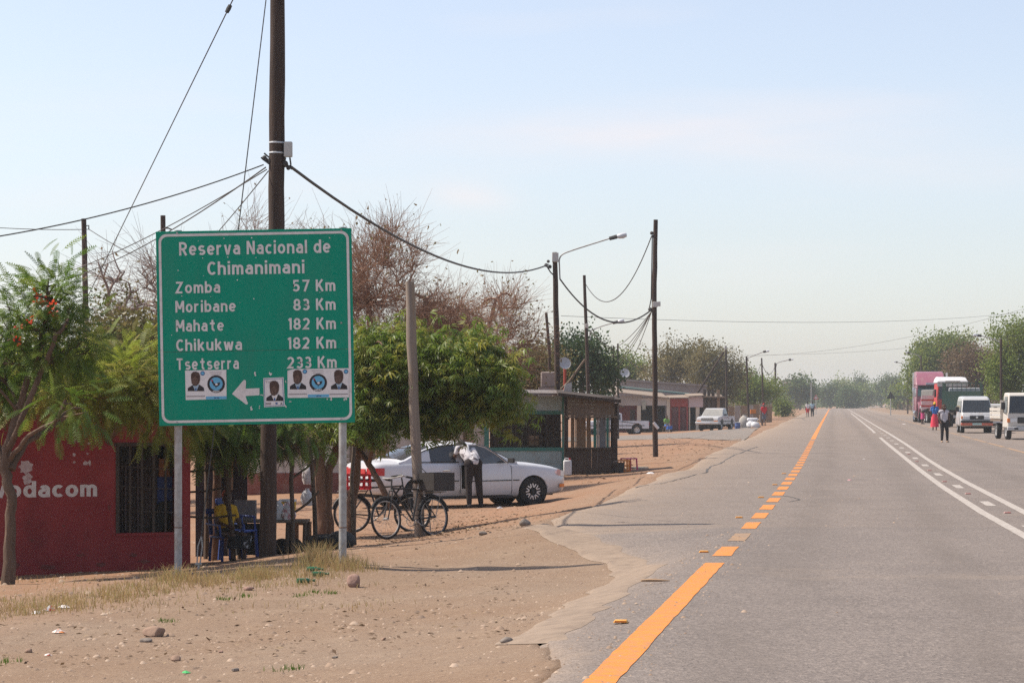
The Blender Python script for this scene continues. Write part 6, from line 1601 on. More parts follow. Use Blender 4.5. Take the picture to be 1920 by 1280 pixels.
    # open front door, hinged at the front
    dh = bpy.data.objects.new("door", None); COL.objects.link(dh); dh.parent = t; dh.location = (.90, -.865, 0); dh.rotation_euler = (0, 0, math.radians(17))
    dh["label"] = "driver's door standing open"
    P = [(0, .26), (-1.14, .26), (-1.18, .5), (-1.18, .93), (0, .93), (0.02, .55)]
    V = []; n = 12; rows = [(.26, -.03), (.34, 0.012), (.5, .02), (.66, .018), (.8, .0), (.93, -.045)]
    for z, b in rows:
        for i in range(n + 1): V.append((-1.17 * i / n, -b + .0, z))
    for z, b in rows:
        for i in range(n + 1): V.append((-1.17 * i / n, -b + .075, z))
    nr_, k_ = len(rows), n + 1
    Fs = [(r * k_ + i, r * k_ + i + 1, (r + 1) * k_ + i + 1, (r + 1) * k_ + i) for r in range(nr_ - 1) for i in range(n)]
    o_ = nr_ * k_
    Fs += [tuple(o_ + q for q in f[::-1]) for f in Fs]
    Fs += [(i, o_ + i, o_ + i + 1, i + 1) for i in range(n)] + [((nr_ - 1) * k_ + i, (nr_ - 1) * k_ + i + 1, o_ + (nr_ - 1) * k_ + i + 1, o_ + (nr_ - 1) * k_ + i) for i in range(n)]
    Fs += [(r * k_, (r + 1) * k_, o_ + (r + 1) * k_, o_ + r * k_) for r in range(nr_ - 1)] + [(r * k_ + n, o_ + r * k_ + n, o_ + (r + 1) * k_ + n, (r + 1) * k_ + n) for r in range(nr_ - 1)]
    MB().add(V, Fs).build("door_panel", M_white_car, dh, smooth=True)
    MB().tube([(-.05, .05, .94), (-.35, .10, 1.14), (-.62, .155, 1.29), (-.85, .19, 1.345), (-1.08, .19, 1.34), (-1.16, .06, .94)], .022, 8).build("window_frame", M_white_car, dh, smooth=True)
    MB().tube([(-.05, .035, .94), (-.36, .085, 1.15), (-.63, .14, 1.3), (-.86, .175, 1.355)], .01, 6).build("window_seal", M_trim, dh, smooth=True)
    MB().add([(-.08, .055, .94), (-.35, .10, 1.13), (-.62, .15, 1.27), (-.85, .185, 1.33), (-1.06, .185, 1.33), (-1.14, .06, .94)], [(0, 1, 2, 3, 4, 5)]).build("door_glass", M_cg, dh)
    MB().box((-1.02, -.012, .80), (.17, .03, .035)).build("handle", M_chrome, dh, bevel=.008)
    MB().tube([(-1.16, -.015, .57), (0, -.026, .57)], .012, 6).build("rub_strip", M_trim, dh)
    mr = MB().box((-.10, -.12, 1.0), (.09, .17, .11)).build("mirror", M_trim, dh, bevel=.03)
    MB().box((-.153, -.14, 1.0), (.006, .16, .10)).build("mirror_glass", M_trim, mr)
    # trim lines, gaps and lamps
    for s in (-1, 1):
        for x in ((-.31,) if s < 0 else (-.31, .91)): MB().tube([(x, s * (float(wid(x)) * q + .001), z) for q, z in ((.985, .30), (.999, .5), (1.0, .62), (.985, .80), (.955, .90))], .006, 5).build("door_gap", M_trim, t)
        MB().tube([(.915, s * (.872 * q + .001), z) for q, z in ((.985, .28), (.999, .5), (1.0, .62), (.985, .80), (.955, .885))], .006, 5).build("wing_gap", M_trim, t)
        xr = [-1.02, -1.12, -1.20, -1.24]; MB().tube([(x, s * (float(wid(x)) * q + .001), z) for x, q, z in zip(xr, (1.0, .998, .985, .955), (.68, .76, .84, .90))], .006, 5).build("door_gap", M_trim, t)
        MB().box((-.98 + .35, s * (.873), .80), (.17, .03, .035)).build("handle", M_chrome, t, bevel=.008)
        MB().tube([(x, s * (float(wid(x)) + .002), .57) for x in np.linspace(-.9, -.35, 5)], .012, 6).build("rub_strip", M_trim, t)
        MB().tube([(x, s * (float(wid(x)) + .002), .57) for x in np.linspace(.95, 1.1, 3)], .012, 6).build("rub_strip", M_trim, t)
        MB().box((.0, s * .845, .215), (1.9, .05, .06)).build("sill_skirt", M_trim, t, bevel=.01)
        # tail lamps wrap the corner
        lp = [(-2.325, .50), (-2.345, .62), (-2.30, .745), (-2.20, .80), (-2.05, .832)]
        V = [(x - .012, s * (y + .006), z) for x, y in lp for z in (.70, .86)]
        MB().add(V, [(2 * i, 2 * i + 2, 2 * i + 3, 2 * i + 1) for i in range(4)]).build("tail_lamp", M_lens_red, t)
        hp = [(2.335, .40), (2.325, .58), (2.25, .715), (2.13, .79), (2.02, .823)]
        V = [(x + .012, s * (y + .006), z) for (x, y), zz in zip(hp, (.62, .62, .63, .655, .68)) for z in (zz, zz + .12)]
        MB().add(V, [(2 * i, 2 * i + 2, 2 * i + 3, 2 * i + 1) for i in range(3)]).build("headlamp", M_lens_clear, t)
        MB().add(V[6:], [(0, 2, 3, 1)]).build("side_lamp", mat("pink_lens", (0.6, 0.35, 0.33), (0.5, 0.3, 0.28), 9, .2), t)
        V = [(x + .006, s * (y + .008), z) for x, y in ((2.27, .705), (2.17, .775), (2.1, .805)) for z in (.40, .47)]
        MB().add(V, [(0, 2, 3, 1), (2, 4, 5, 3)]).build("indicator", M_lens_amber, t)
    MB().span((-2.375, -.5, .72), (-2.35, .5, .84)).build("rear_panel", M_lens_red, t)
    MB().span((-2.385, -.26, .55), (-2.365, .26, .66)).build("number_plate", M_plasticw, t)
    MB().tube([(-2.33, -.78, .62), (-2.375, -.6, .62), (-2.385, 0, .62), (-2.375, .6, .62), (-2.33, .78, .62)], .012, 6).build("bumper_strip", M_trim, t)
    MB().span((2.33, -.42, .42), (2.385, .42, .5)).build("front_grille", M_trim, t)
    MB().lathe((2.28, -.25, .70), [(.02, 0), (.02, .03), (0, .035)], n=8).build("bonnet_emblem", M_chrome, t)
    for x, r in zip(ax, (.315, .315)):
        for y in (-.755, .755): wheel(t, x, y, .315, .205, "pairs"); arch_liner(t, x, y * 1.02, R * .9, .16)
    MB().span((-2.1, -.5, .22), (2.1, .5, .30)).build("underbody", M_dark, t)
    return t
car_yaw = math.radians(26)
cX, cY = -1.21, 55.1
sedan("white sedan parked under the tree with its driver's door open", (cX, cY, -.575), car_yaw)

# ---- simpler bodies: a side profile carried across the width, narrowing upwards
def profile_body(name, prof, wf, m, parent, bevel=.03, nose=None):
    """prof: closed (x, z) outline; wf(z, x): half width"""
    n = len(prof)
    V = [(x, -wf(z, x), z) for x, z in prof] + [(x, wf(z, x), z) for x, z in prof]
    Fs = [tuple(range(n)), tuple(range(2 * n - 1, n - 1, -1))] + [(i, n + i, n + (i + 1) % n, (i + 1) % n) for i in range(n)]
    return MB().add(V, Fs).build(name, m, parent, bevel=bevel, seg=4)
def arched(x0, x1, zb, arches, R):
    """bottom edge from x0 to x1 with wheel arches cut in"""
    out = [(x0, zb)]
    for a in sorted(arches, reverse=x1 < x0):
        th = np.linspace(math.pi, 0, 9) if x1 > x0 else np.linspace(0, math.pi, 9)
        out += [(a + R * math.cos(q), zb + R * math.sin(q) * 1.02) for q in th]
    return out + [(x1, zb)]
def panel(name, pts, m, parent, th=.012):
    """a thin plate from 3-D corner points, thickened along its normal"""
    P = [Vector(p) for p in pts]; nrm = (P[1] - P[0]).cross(P[-1] - P[0]).normalized() * th; n = len(P)
    return MB().add([p + nrm * .5 for p in P] + [p - nrm * .5 for p in P], [tuple(range(n)), tuple(range(2 * n - 1, n - 1, -1))] + [(i, n + i, n + (i + 1) % n, (i + 1) % n) for i in range(n)]).build(name, m, parent)

def pickup(label, loc, rz, stripe=False, m=None, grp=None):
    t = thing("pickup_truck", label, "pickup", loc, rz, grp); m = m or M_white_dusty
    Rw, ax = .40, (1.42, -1.45)
    wf = lambda z, x: (.83 if z < .9 else .80) * (1 if x < 1.9 else .95)
    bot = arched(-2.35, 2.3, .42, ax, Rw)
    prof = bot + [(2.36, .55), (2.34, .80), (2.2, .93), (1.05, 1.02), (.95, 1.02), (-.32, 1.02), (-.36, .98), (-2.35, .98)]
    profile_body("body", prof, wf, m, t, .035)
    cab = [(-.36, 1.0), (1.02, 1.0), (.42, 1.50), (.2, 1.56), (-.22, 1.56), (-.36, 1.50)]
    profile_body("cab", cab, lambda z, x: .79 - (z - 1.0) * .24, m, t, .04)
    yb, yt = .735, .62
    panel("windscreen", [(.985, -yb, 1.045), (.985, yb, 1.045), (.46, yt + .03, 1.485), (.46, -yt - .03, 1.485)], mat("dusty_sheen_glass", (0.30, 0.29, 0.26), (0.22, 0.215, 0.2), 3, .25, spec=.6), t)  # pale screen colour holds both dust and reflected light
    for s in (-1, 1):
        panel("side_window", [(.82, s * .790, 1.06), (-.22, s * .790, 1.06), (-.22, s * .692, 1.46), (.36, s * .692, 1.46)], M_glass, t)
        panel("rub_strip", [(2.0, s * .835, .62), (-2.0, s * .835, .62), (-2.0, s * .835, .68), (2.0, s * .835, .68)], M_trim, t, .02)
        MB().box((.88, s * .93, 1.10), (.08, .18, .14)).build("mirror", M_trim, t, bevel=.02)
        MB().box((-.05, s * .835, .92), (.14, .03, .035)).build("handle", M_trim, t)
        MB().tube([(-.34, s * .833, .45), (-.34, s * .83, .98)], .008, 5).build("door_gap", M_trim, t)
        MB().box((2.345, s * .60, .80), (.05, .32, .16)).build("headlamp", M_lens_clear, t, bevel=.01)
        MB().box((2.33, s * .60, .66), (.05, .30, .07)).build("indicator", M_lens_amber, t)
        MB().box((-2.36, s * .72, .78), (.03, .16, .26)).build("tail_lamp", M_lens_red, t)
        MB().span((-2.3, s * .70, .98), (-.45, s * .80, 1.0)).build("bed_rail", m, t)
        if stripe:
            for k in range(4): panel("stripe", [(-1.4 + k * .22, s * .836, .80 + k * .03), (-.9 + k * .22, s * .836, .84 + k * .03), (-.82 + k * .22, s * .836, .88 + k * .03), (-1.25 + k * .22, s * .836, .845 + k * .03)], M_trim, t, .014)
    MB().span((2.34, -.42, .72), (2.385, .42, .88)).build("grille", M_trim, t)
    for z in (.76, .80, .84): MB().span((2.385, -.40, z - .008), (2.395, .40, z + .008)).build("grille_bar", M_chrome, t)
    MB().span((2.3, -.84, .45), (2.5, .84, .62)).build("bumper", m, t, bevel=.03)
    MB().span((2.505, -.22, .49), (2.515, .22, .58)).build("number_plate", M_plasticw, t)
    MB().span((-2.5, -.78, .46), (-2.36, .78, .60)).build("rear_bumper", M_trim, t, bevel=.02)
    MB().span((-2.28, -.70, .90), (-.42, .70, 1.002)).build("load_bed", M_dark, t)
    for x in ax:
        for y in (-.70, .70): wheel(t, x, y, .34, .21, "steel"); arch_liner(t, x, y * 1.04, .36, .13)
    MB().span((-2.1, -.6, .30), (2.1, .6, .44)).build("chassis", M_dark, t)
    return t
def gz(px, Y): return (wx(px, Y), Y, g1(wx(px, Y), Y))
pickup("dusty white pickup facing the road in front of the pink signboard", gz(1342, 179), math.radians(-72 - 37))
pickup("white pickup with dark side stripes, its rear showing past the wooden stall", gz(1153, 184), math.radians(180 + 12), True, M_white_car)

def box_van(label, loc, rz):
    t = thing("minibus", label, "minibus", loc, rz); m = M_white_dusty; ax = (1.45, -1.15); Rw = .38
    wf = lambda z, x: np.interp(z, [.3, .9, 1.0, 1.95], [.83, .845, .84, .70]) * (1 if x < 2.1 else .97)
    prof = arched(-2.3, 2.3, .36, ax, Rw) + [(2.36, .5), (2.34, .95), (2.22, 1.10), (1.55, 1.78), (1.35, 1.90), (.8, 1.97), (-2.0, 1.97), (-2.28, 1.86), (-2.34, .9)]
    profile_body("body", prof, wf, m, t, .11)
    def ws(s, z): return s * (float(wf(z, 0)) - .055)
    panel("windscreen", [(2.205, ws(-1, 1.14), 1.14), (2.205, ws(1, 1.14), 1.14), (1.60, ws(1, 1.75), 1.755), (1.60, ws(-1, 1.75), 1.755)], M_glass, t, .03)
    for s in (-1, 1):
        for x0, x1 in ((1.0, 1.75), (.05, .9), (-.95, -.05), (-2.0, -1.05)):
            panel("side_window", [(x1, s * (float(wf(1.16, 0)) + .004), 1.16), (x0, s * (float(wf(1.16, 0)) + .004), 1.16), (x0, s * (float(wf(1.72, 0)) + .004), 1.72), (min(x1, 1.45), s * (float(wf(1.72, 0)) + .004), 1.72)], M_glass, t)
        MB().box((2.335, s * .55, .84), (.06, .36, .17)).build("headlamp", M_lens_clear, t, bevel=.015)
        MB().box((2.31, s * .76, .84), (.08, .12, .15)).build("indicator", M_lens_amber, t, bevel=.015)
        MB().box((1.85, s * 1.0, 1.28), (.08, .2, .26)).build("mirror", M_trim, t, bevel=.03)
        MB().tube([(1.9, s * .8, 1.1), (1.86, s * .95, 1.2)], .018, 6).build("mirror_arm", M_trim, t)
        MB().box((-2.33, s * .70, .95), (.03, .16, .4)).build("tail_lamp", M_lens_red, t)
        MB().tube([(.95, s * .848, .45), (.95, s * .845, 1.1)], .008, 5).build("door_gap", M_trim, t)
    MB().span((2.34, -.36, .74), (2.375, .36, .94)).build("grille", M_trim, t)
    MB().lathe((2.376, 0, .85), [(.06, 0), (.06, .012), (0, .014)], (1, 0, 0), 14).build("badge", M_chrome, t)
    MB().span((2.28, -.84, .56), (2.46, .84, .70)).build("bumper", M_trim, t, bevel=.03)
    MB().span((2.27, -.84, .42), (2.465, .84, .558)).build("bumper_skirt", mat("orange_red_paint", (0.55, 0.16, 0.10), (0.48, 0.13, 0.08), 4, .6), t, bevel=.03)
    MB().span((2.466, -.24, .44), (2.474, .24, .55)).build("number_plate", mat("plate_green", (0.4, 0.55, 0.5), (0.35, 0.5, 0.45), 9, .6), t)
    for s in (-1, 1): MB().tube([(2.225, s * .1, 1.13), (2.0, s * .45, 1.36)], .01, 5).build("wiper", M_trim, t)
    for x in ax:
        for y in (-.72, .72): wheel(t, x, y, .33, .2, "steel"); arch_liner(t, x, y * 1.03, .34, .13)
    MB().span((-2.1, -.6, .26), (2.1, .6, .38)).build("chassis", M_dark, t)
    return t
ROADDIR = math.atan2(1, .133)
box_van("dusty white minibus with orange bumper skirt facing the camera", gz(1826, 136), math.radians(-90 - 6.5))

def light_truck(label, loc, rz):
    t = thing("light_truck", label, "truck", loc, rz); m = paint("cream_truck_paint", (0.56, 0.52, 0.46), amt=.45, rough=.5)
    wf = lambda z, x: np.interp(z, [.5, 1.1, 2.05], [.86, .86, .78])
    profile_body("cab", [(.5, .52), (1.95, .52), (2.02, .62), (2.0, 1.12), (1.78, 1.98), (1.62, 2.08), (.62, 2.08), (.5, 1.98)], wf, m, t, .09)
    panel("windscreen", [(2.005, -.80, 1.18), (2.005, .80, 1.18), (1.81, .72, 1.93), (1.81, -.72, 1.93)], M_glass, t, .03)
    for s in (-1, 1):
        panel("side_window", [(1.80, s * .865, 1.2), (.85, s * .865, 1.2), (.85, s * .80, 1.9), (1.62, s * .80, 1.9)], M_glass, t)
        MB().box((2.01, s * .60, .86), (.05, .30, .16)).build("headlamp", M_lens_clear, t, bevel=.01)
        MB().box((2.0, s * .82, .86), (.08, .12, .17)).build("indicator", M_lens_amber, t, bevel=.01)
        MB().box((1.98, s * 1.05, 1.5), (.07, .18, .32)).build("mirror", M_trim, t, bevel=.02)
        MB().tube([(1.9, s * .85, 1.75), (1.97, s * 1.03, 1.72), (1.97, s * 1.03, 1.2), (1.95, s * .86, 1.1)], .014, 6).build("mirror_frame", M_trim, t)
    MB().span((2.0, -.42, .74), (2.045, .42, 1.0)).build("grille", M_trim, t)
    MB().span((1.95, -.88, .42), (2.12, .88, .58)).build("bumper", M_white_dusty, t, bevel=.02)
    for y in (-.5, .5): MB().box((2.125, y, .5), (.02, .16, .08)).build("fog_lamp", M_trim, t)
    MB().span((-2.6, -.92, .80), (.42, .92, .90)).build("load_bed", M_timber, t)
    for s in (-1, 1):
        for k in range(3): MB().span((-2.6, s * .90, .93 + k * .17), (.42, s * .94, 1.07 + k * .17)).build("side_board", m, t)
    MB().span((.38, -.92, .9), (.44, .92, 1.75)).build("headboard", m, t)
    for y in (-.35, .35): MB().span((-2.5, y - .05, .55), (1.7, y + .05, .70)).build("chassis_rail", M_dark, t)
    for x in (1.35, -1.4):
        for y in (-.74, .74): wheel(t, x, y, .37, .22, "steel", M_white_dusty)
    return t
light_truck("cream light truck with orange corner lamp cut by the right frame edge", gz(1912, 113), math.radians(-90 - 2))
pickup("white pickup parked between the minibus and the cream truck", gz(1872, 145), math.radians(-90 - 9), False, M_white_dusty)

def big_rig(label, loc, rz):
    t = thing("haulage_truck", label, "truck", loc, rz); m = paint("plum_paint", (0.27, 0.085, 0.125), amt=.35, rough=.45)
    wf = lambda z, x: np.interp(x, [-3.2, 1.0, 1.05, 3.2], [1.22, 1.22, 1.12, .84])
    profile_body("cab", [(-3.2, .95), (1.05, .95), (1.05, 2.05), (.80, 2.95), (-3.2, 2.95)], lambda z, x: np.interp(z, [.9, 2.0, 2.95], [1.2, 1.2, 1.12]), m, t, .05)
    profile_body("roof_fairing", [(-3.2, 2.96), (.85, 2.96), (.55, 3.25), (-.3, 3.95), (-1.0, 4.10), (-3.2, 4.10)], lambda z, x: np.interp(z, [2.9, 3.6, 4.1], [1.18, 1.16, 1.05]), m, t, .08)
    profile_body("bonnet", [(1.06, .95), (3.15, .95), (3.25, 1.1), (3.2, 1.62), (2.6, 1.86), (1.06, 2.05)], lambda z, x: float(np.interp(x, [1.0, 2.4, 3.25], [1.05, .86, .74])) * float(np.interp(z, [.9, 1.3, 2.05], [1, 1, .82])), m, t, .09)
    panel("windscreen", [(1.09, -1.08, 2.1), (1.09, 1.08, 2.1), (.86, 1.03, 2.9), (.86, -1.03, 2.9)], mat("teal_glass", (0.05, 0.11, 0.11), (0.04, 0.08, 0.085), 2, .1, spec=.7), t, .03)
    MB().span((.85, -1.12, 2.93), (1.3, 1.12, 2.99)).build("sun_visor", M_trim, t)
    MB().span((.72, -.4, 3.05), (.8, .4, 3.18)).build("name_board", M_plasticw, t)
    gr_ = thing_part("grille", t)
    for i in range(7): MB().span((3.2, -.52, 1.0 + i * .095), (3.28, .52, 1.05 + i * .095)).build("bar", M_chrome, gr_)
    for s in (-1, 1):
        MB().lathe((1.9, s * .92, .98), [(.58, -.22), (.66, -.2), (.68, 0), (.66, .2), (.58, .22)], (0, 1, 0), 24).build("wing", m, t, smooth=True)
        MB().box((3.05, s * .88, 1.2), (.16, .32, .24)).build("headlamp", M_lens_clear, t, bevel=.04)
        MB().tube([(-.1, s * 1.32, .9), (-.1, s * 1.32, 4.0)], .075, 10).build("exhaust_stack", M_chrome, t, smooth=True)
        MB().box((1.25, s * 1.38, 2.4), (.1, .2, .75)).build("mirror", M_chrome, t, bevel=.03)
        MB().tube([(1.1, s * 1.15, 2.75), (1.22, s * 1.36, 2.75)], .02, 6).build("mirror_arm", M_trim, t)
        panel("side_window", [(.95, s * 1.205, 2.1), (.1, s * 1.205, 2.1), (.1, s * 1.15, 2.75), (.78, s * 1.15, 2.75)], M_glass, t)
        MB().lathe((-.6, s * .95, .72), [(0, -.75), (.32, -.75), (.34, -.7), (.34, .7), (.32, .75), (0, .75)], (1, 0, 0), 18).build("fuel_tank", M_chrome, t, smooth=True)
    MB().span((3.2, -1.15, .45), (3.42, 1.15, .82)).build("bumper", M_trim, t, bevel=.04)
    for x in (1.9, -2.2, -3.5):
        for y in (-.95, .95): wheel(t, x, y, .52, .3, "steel", M_chrome)
    for y in (-.4, .4): MB().span((-5.0, y - .06, .75), (3.0, y + .06, .95)).build("chassis_rail", M_dark, t)
    return t
big_rig("plum coloured long-nosed haulage truck with tall roof fairing", gz(1744, 203), math.radians(-90 - 5))
# striped barrier board standing before the truck
sb = thing("striped_board", "red and white striped board in front of the plum truck", "board", gz(1741, 192))
M_wboard, M_rboard = mat("board_white", (0.6, 0.57, 0.56), (0.5, 0.47, 0.46), 3, .7), mat("board_red", (0.42, 0.05, 0.05), (0.36, 0.045, 0.045), 3, .7)
for i, (a, b, m) in enumerate(((741, 747.5, M_wboard), (748, 751.5, M_rboard), (752, 758.5, M_wboard), (759, 762.5, M_rboard), (763, 770, M_wboard))):
    MB().span((-.55, -.04, wz(b, 192) - sb.location.z), (.55, .04, wz(a, 192) - sb.location.z)).build("board", m, sb)
for x in (-.5, .5): MB().box((x, .07, 1.0), (.07, .06, 2.1)).build("leg", M_timber, sb)

def cabover(label, loc, rz):
    t = thing("lorry", label, "truck", loc, rz); m = M_white_dusty; rd = M_rboard
    profile_body("cab", [(.0, .8), (2.1, .8), (2.2, 1.0), (2.2, 1.9), (2.0, 3.05), (0, 3.05)], lambda z, x: np.interp(z, [.8, 2, 3.05], [1.2, 1.2, 1.1]), rd, t, .05)
    profile_body("roof_spoiler", [(-.1, 3.06), (2.1, 3.06), (2.15, 3.2), (1.7, 3.5), (.2, 3.55), (-.1, 3.4)], lambda z, x: np.interp(z, [3.0, 3.3, 3.55], [1.18, 1.16, 1.0]), M_plasticw, t, .09)
    MB().span((2.0, -.55, 3.17), (2.19, .55, 3.23)).build("spoiler_slot", M_trim, t)
    panel("windscreen", [(2.205, -1.08, 1.85), (2.205, 1.08, 1.85), (2.03, 1.0, 2.8), (2.03, -1.0, 2.8)], M_glass, t, .03)
    MB().span((2.02, -1.14, 2.82), (2.06, 1.14, 3.05)).build("head_panel", m, t)
    for s in (-1, 1): MB().box((2.2, s * 1.0, 1.0), (.08, .36, .2)).build("headlamp", M_lens_clear, t); MB().box((2.2, s * 1.32, 2.3), (.1, .16, .6)).build("mirror", M_trim, t, bevel=.03)
    MB().span((2.15, -1.2, .45), (2.32, 1.2, .78)).build("bumper", m, t, bevel=.03)
    MB().span((-7, -1.22, 1.1), (-.2, 1.22, 1.3)).build("load_bed", M_dark, t)
    MB().span((-7, -1.22, 1.3), (-.25, 1.22, 2.6)).build("tarpaulin_load", mat("grey_tarp", (0.16, 0.15, 0.14), (0.12, 0.115, 0.11), 2, .8), t, bevel=.1)
    for x in (1.3, -4.6, -5.8):
        for y in (-.95, .95): wheel(t, x, y, .5, .3)
    return t
cabover("white topped red lorry parked behind the green cattle truck", gz(1779, 192), math.radians(-90 - 2))

def stake_truck(label, loc, rz):
    t = thing("cattle_truck", label, "truck", loc, rz); m = paint("dark_green_paint", (0.030, 0.085, 0.055), (0.12, 0.1, 0.07), .4, .55)
    # seen from behind: the box body with a rail frame on top
    MB().span((-3.4, -1.2, 1.0), (1.6, 1.2, 1.14)).build("load_bed", M_dark, t)
    MB().span((-3.45, -1.2, 1.14), (-3.40, 1.2, 2.35)).build("tailgate", m, t)
    for s in (-1, 1):
        sd_ = MB().span((-3.40, s * 1.17, 1.14), (1.6, s * 1.2, 2.35)).build("side_wall", m, t)
        for k in range(9): MB().box((-3.3 + k * .6, s * 1.225, 1.75), (.07, .05, 1.25)).build("stake", m, sd_)
        for k in range(9): MB().box((-3.3 + k * .6, s * 1.19, 2.62), (.05, .05, .55)).build("rail_post", m, t)
        MB().span((-3.4, s * 1.16, 2.87), (1.6, s * 1.22, 2.92)).build("top_rail", m, t)
    for k in range(8): MB().box((1.58, -1.05 + k * .3, 2.62), (.05, .04, .52)).build("rail_post", m, t)
    MB().span((1.55, -1.2, 2.875), (1.6, 1.2, 2.925)).build("cross_rail", m, t)
    MB().span((1.55, -1.19, 1.14), (1.6, 1.19, 2.35)).build("headboard", m, t)
    profile_body("cab", [(1.75, .8), (3.5, .8), (3.55, 1.7), (3.35, 2.6), (1.75, 2.6)], lambda z, x: np.interp(z, [.8, 1.7, 2.6], [1.1, 1.1, 1.0]), M_white_dusty, t, .05)
    panel("windscreen", [(3.56, -1.0, 1.7), (3.56, 1.0, 1.7), (3.37, .92, 2.5), (3.37, -.92, 2.5)], M_glass, t)
    for s in (-1, 1): MB().box((-3.46, s * .95, 1.02), (.04, .3, .14)).build("tail_lamp", M_lens_red, t)
    for y in (-.45, .45): MB().span((-3.3, y - .06, .8), (3.3, y + .06, .98)).build("chassis_rail", M_dark, t)
    for x in (2.6, -1.5, -2.6):
        for y in (-.9, .9): wheel(t, x, y, .48, .3)
    return t
stake_truck("dark green stake-sided truck body with rails behind the minibus", gz(1806, 166), math.radians(90 - 12))

# ------------------------------------------------------------------ bicycles
def bicycle(label, loc, rz, lean, crate=None, crate_m=None, grp=None):
    t = thing("bicycle", label, "bicycle", loc, rz, grp); t.rotation_euler = (lean, 0, rz)
    R = .335; xb, xf = -.53, .55; m = mat("black_bike_paint", (0.025, 0.025, 0.028), (0.045, 0.04, 0.036), 8, .5)
    for x in (xb, xf):
        w = thing_part("wheel", t); w.location = (x, 0, R)
        MB().torus((0, 0, 0), R - .018, .019, (0, 1, 0), 40, 8).build("tyre", M_black, w, smooth=True)
        MB().torus((0, 0, 0), R - .043, .010, (0, 1, 0), 40, 6).build("rim", M_steel, w, smooth=True)
        for k in range(18):
            a = 2 * math.pi * k / 18; MB().tube([(math.cos(a + .25) * .03, .02 * (-1) ** k, math.sin(a + .25) * .03), (math.cos(a) * (R - .045), 0, math.sin(a) * (R - .045))], .0022, 4).build("spoke", M_steel, w)
        MB().cyl((0, -.05, 0), (0, .05, 0), .024, n=10).build("hub", M_steel, w)
    hd, st, bb = (xf - .17, 0, .86), (-.22, 0, .80), (-.05, 0, .29)
    fm = MB()
    for a, b, r in ((hd, bb, .017), (st, bb, .016), ((hd[0] - .01, 0, hd[2] - .03), st, .016), (st, (xb, .05, R), .010), (st, (xb, -.05, R), .010), (bb, (xb, .05, R), .011), (bb, (xb, -.05, R), .011)): fm.tube([a, b], r, 8)
    fm.build("frame", m, t, smooth=True)
    fk = MB()
    for s in (-1, 1): fk.tube([(xf - .16, s * .04, .80), (xf - .06, s * .05, .5), (xf, s * .05, R)], .011, 8)
    fk.tube([(xf - .16, -.05, .80), (xf - .16, .05, .80)], .014, 6); fk.tube([(xf - .16, 0, .78), (xf - .19, 0, .98)], .014, 8)
    fk.build("fork", m, t, smooth=True)
    MB().tube([(xf - .38, -.26, .98), (xf - .22, -.24, 1.02), (xf - .17, -.08, 1.0), (xf - .17, .08, 1.0), (xf - .22, .24, 1.02), (xf - .38, .26, .98)], .012, 8).build("handlebar", M_steel, t, smooth=True)
    for s in (-1, 1): MB().tube([(xf - .40, s * .26, .978), (xf - .28, s * .25, 1.0)], .018, 8).build("grip", M_black, t)
    MB().tube([st, (-.25, 0, .93)], .013, 8).build("seat_post", M_steel, t)
    MB().add([(-.42, -.11, .95), (-.42, .11, .95), (-.22, .08, .96), (-.02, .02, .95), (-.02, -.02, .95), (-.22, -.08, .96), (-.40, -.09, .89), (-.40, .09, .89), (-.04, .0, .91)], [(0, 1, 2, 5), (5, 2, 3, 4), (0, 6, 7, 1), (1, 7, 8, 3, 2), (0, 5, 4, 8, 6), (3, 8, 4), (6, 8, 7)]).build("saddle", M_black, t, bevel=.015)
    for x in (xb, xf): MB().tube([(x + (R + .02) * math.cos(a), 0, R + (R + .02) * math.sin(a)) for a in np.linspace(.35 if x == xb else .6, 2.9, 14)], .022, 6).build("mudguard", m, t, smooth=True)
    MB().torus((bb[0], -.05, bb[2]), .09, .006, (0, 1, 0), 24, 5).build("chainring", M_steel, t)
    MB().tube([(bb[0], -.06, bb[2] + .09), (xb, -.06, R + .035), (xb - .035, -.06, R), (xb, -.06, R - .035), (bb[0], -.06, bb[2] - .09)], .006, 5).build("chain", M_trim, t)
    for s, a in ((-1, .7), (1, .7 + math.pi)):
        p = (bb[0] + .17 * math.cos(a), s * .1, bb[2] + .17 * math.sin(a)); MB().tube([(bb[0], s * .07, bb[2]), p], .010, 6).build("crank", M_steel, t); MB().box((p[0], s * .15, p[2]), (.09, .09, .022)).build("pedal", M_black, t)
    cr_ = MB()
    for s in (-1, 1):
        cr_.tube([(xb - .25, s * .09, .74), (-.24, s * .09, .74)], .007, 6); cr_.tube([(xb, s * .06, R), (xb - .12, s * .09, .74)], .006, 6)
    for x in np.linspace(xb - .25, -.26, 5): cr_.tube([(x, -.09, .74), (x, .09, .74)], .005, 5)
    cr_.build("carrier", M_steel, t)
    MB().tube([(xb + .02, -.08, R - .02), (xb - .08, -.16, .02)], .009, 6).build("kickstand", M_steel, t)
    return t, (xb - .02, 0, .76)
